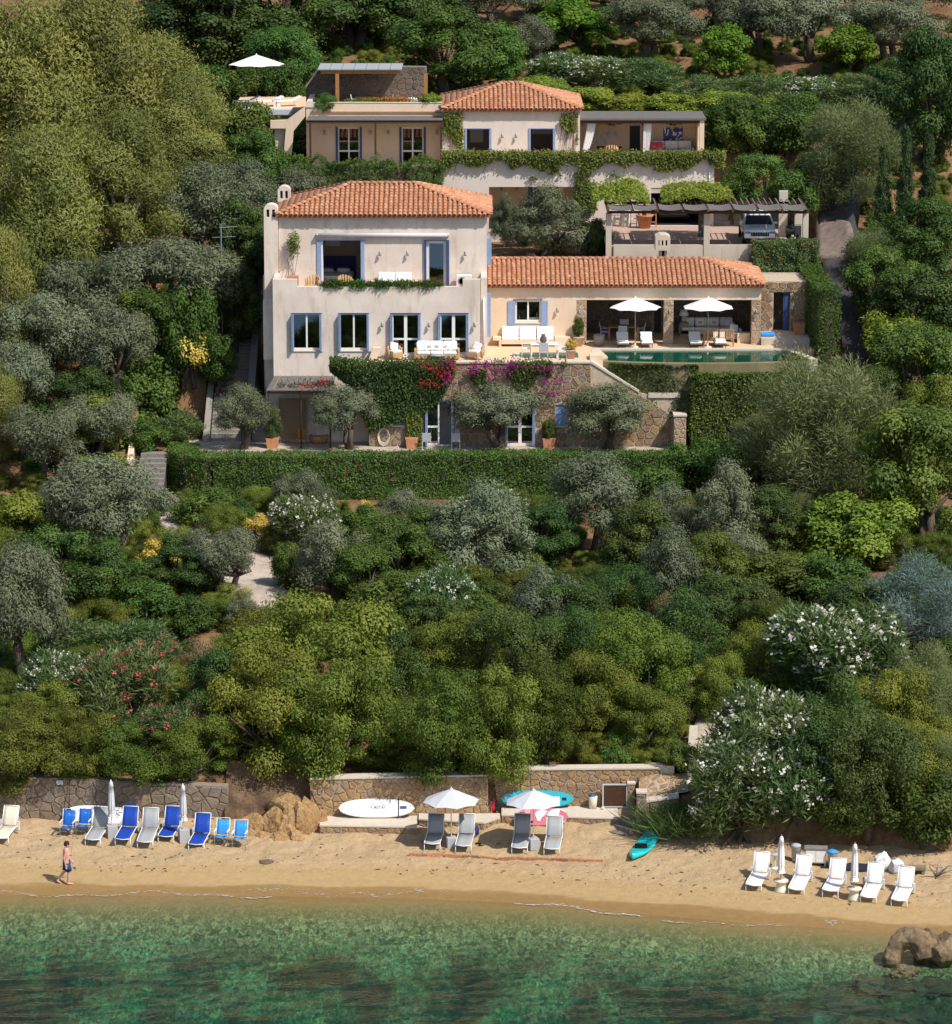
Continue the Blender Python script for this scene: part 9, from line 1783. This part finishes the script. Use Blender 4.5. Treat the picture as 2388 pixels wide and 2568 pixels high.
# ---- verandahs of the upper villa
for k, (zx, dx_) in enumerate(((965, .55), (1290, .12))):
    t=thing('curtain',('white curtain tied back at the left of the verandah','white curtain hanging at the middle post of the verandah')[k],'curtain',(UX(zx),221.0,ZG),world=True);V=[];n=14;rows=8
    for j in range(rows + 1):
        f = j / rows; wd_ = .42 * (1 - .55 * f ** 2) + .08; cx_ = UX(zx) + .15 - dx_ * f ** 1.5
        for i in range(n + 1): V.append((cx_ + wd_ * (i / n - .5), 221.0 + .05 * math.sin(i * 2.2), zvr - .22 - (zvr - .22 - ZG - .1) * f))
    o=MB().add(V,[(j*(n+1)+i,j*(n+1)+i+1,(j+1)*(n+1)+i+1,(j+1)*(n+1)+i) for j in range(rows) for i in range(n)]).build('cloth','white_cloth',t,True);MB().lathe((V[-8][0],221.0,ZG+.45),[(.16,-.04),(.17,0),(.16,.04)],10).build('tie','white_cloth',t,True)
def painting_mat():
    m,n,b=new_mat('abstract_blue');tc=N(n,'ShaderNodeTexCoord');no=N(n,'ShaderNodeTexNoise',Scale=2.6,Detail=3.0,Distortion=1.5);n.links.new(tc.outputs['Object'],no.inputs['Vector']);r=ramp(n,[(.45,(.02,.03,.22)),(.52,(.06,.08,.36)),(.57,(.75,.77,.82))]);n.links.new(no.outputs['Fac'],r.inputs['Fac']);n.links.new(r.outputs[0],b.inputs['Base Color'])
painting_mat();o=MB().box(VX(1395),VX(1508),v_back-.06,v_back-.012,VZ(424),VZ(322)).build('painting','abstract_blue');tag(o,'large abstract blue and white painting on the verandah wall','painting')
for k,(zx,zy) in enumerate(((1005,355),(1082,355),(1045,372),(1020,403),(1070,402),(1130,358))):o=MB().lathe((0,0,0),[(.0,0),(.13,.0),(.17,.03),(.16,.04)],16).build('wall_plate','canopy_grey',None,True);o.location=(VX(zx),v_back-.01,VZ(zy));o.rotation_euler=(R(90),0,0);tag(o,'grey wall plate on the verandah, '+('upper left','upper middle','centre','lower left','lower right','upper right')[k]+' of the six','plate','wall plates')
for k, zx in enumerate((1085, 1440)):
    t=local('ceiling_fan',('ceiling fan above the verandah dining table','ceiling fan in front of the blue painting')[k],'fan',(pt(ug(zx),310,222.6)[0],222.6,zvr-.45));MB().cyl((0,0,0),(0,0,.45),.025,n=6).build('rod','black_metal',t);MB().lathe((0,0,-.06),[(.06,0),(.1,.05),(.05,.12)],10).build('hub','black_metal',t)
    for q in range(4): b = MB().box(.1, .75, -.07, .07, -.01, .01).build('blade', 'grey_wood', t); b.rotation_euler = (.15, 0, q * math.pi / 2 + .4)
x0_=VX(1075);table('dark verandah dining table',(x0_,222.6,ZG+.02),1.5,.9,.75,'dark_wood');armchair('tan wicker chair at the verandah table',(x0_+.1,221.7,ZG+.02),math.pi,cushion=False).scale=(1,1,1.3)
sofa('grey sofa with pink pillows under the blue painting', (VX(1440), 223.9, ZG + .02), 2.6, 3, 'canopy_grey', 0, 0)
for k,zx in enumerate((1328,1368)):o=MB().box(-.22,.22,-.07,.07,-.22,.22).build('pillow','flower_pink',None,bevel=.06);o.location=(VX(zx),223.4,ZG+.75);o.rotation_euler=(-.3,.2*k,0);tag(o,('left pink pillow beside the verandah post','right pink pillow beside the verandah post')[k],'pillow')
# ---- roof-top dining terrace and plunge-pool deck
zr_ = LZ(312) - .61
table('dark dining table under the slate-topped pergola',(LX(1020),224.4,zr_),1.8,.9,.75,'dark_wood');dining_chair('white chair at the left of the pergola table',(LX(925),223.6,zr_),R(90),'white_metal');dining_chair('grey chair at the right of the pergola table',(LX(1140),223.8,zr_),R(-90),'canopy_grey');armchair('white lounge chair at the right of the roof-top terrace',(LX(1305),223.2,zr_),.2,'white_paint',False)
t=thing('flower_bed','orange flowering plants along the roof-top parapet','flower bed',(LX(1150),222.3,zr_),world=True);MB().box(LX(830),LX(1340),222.15,222.45,zr_,zr_+.5).build('trough','terracotta',t);o=sprigs(t,2600,((LX(830),222.1,zr_+.45),(LX(1340),222.5,zr_+.85)),.13,.05,'leaf_lime',95);attach(o,t);o=sprigs(t,900,((LX(980),222.05,zr_+.6),(LX(1340),222.5,zr_+.92)),.07,.06,'petal_orange',96);o.name='blossom';attach(o,t);o['kind']='stuff'
pl_=plant('laurel',LX(730),222.2,zr_-.1,1.7,1.4,'flowering shrub spilling over the left end of the roof-top parapet');pl_=plant('lime',LX(1420),222.4,zr_-.1,1.7,1.5,'round yellow-green shrub at the right end of the roof-top parapet')
parasol_open('large white parasol on the plunge-pool deck at top left',None,(PTX(270),230.0,ZW),1.75,2.55,'white_cloth',.6,base='disc',pole='black_metal',rz=.2)
def deck_lounger(label, zx, fm_): 
    t=local('deck_lounger',label,'sun lounger',(PTX(zx),229.9,ZW),R(-70),'plunge-pool loungers');seat_box(t,'seat',-.3,.3,-.7,.4,.3,.36,fm_,.01);b=MB().box(-.3,.3,0,.6,0,.05).build('backrest',fm_,t);b.location=(0,.4,.32);b.rotation_euler=(R(25),0,0)
    for s in (-1, 1):
        for q in (-.65, .6): MB().cyl((s * .28, q, 0), (s * .28, q, .3), .02, n=6).build('leg', fm_, t)
for zx,lb,fm_ in ((190,'grey lounger left of the large white parasol','grey_cloth'),(345,'white lounger right of the large white parasol','white_cloth'),(465,'rightmost white lounger on the plunge-pool deck','white_cloth')):deck_lounger(lb,zx,fm_)
t=local('stool','white cube stool between the two white loungers','stool',(PTX(405),229.7,ZW));seat_box(t,'body',-.22,.22,-.22,.22,0,.45,'white_paint',.02);seat_box(t,'top',-.24,.24,-.24,.24,.45,.48,'white_paint',.01)
# ---- television aerial beside the chimneys
ax_,ay_=pt(556,700,203.5)[0],203.5;zt_=pt(0,566,203.5)[1];t=local('television_aerial','tall television aerial on a thin pole left of the chimneys','aerial',(ax_,ay_,zt_-6));MB().cyl((0,0,0),(0,0,6.1),.035,n=8).build('mast','grey_metal',t);MB().tube([(-.1,0,5.9),(.9,0,5.95)],.02,5).build('boom','grey_metal',t);MB().tube([(-.5,0,5.35),(.8,0,5.4)],.015,5).build('cross_bar','grey_metal',t)
for k in range(7):MB().tube([(.0+.13*k,-.05,5.92+.16-.015*k),(.0+.13*k,.05,5.92-.16+.015*k)],.012,4).build('element','grey_metal',t)
for o in sc.objects:
    if '_w' in o: del o['_w']
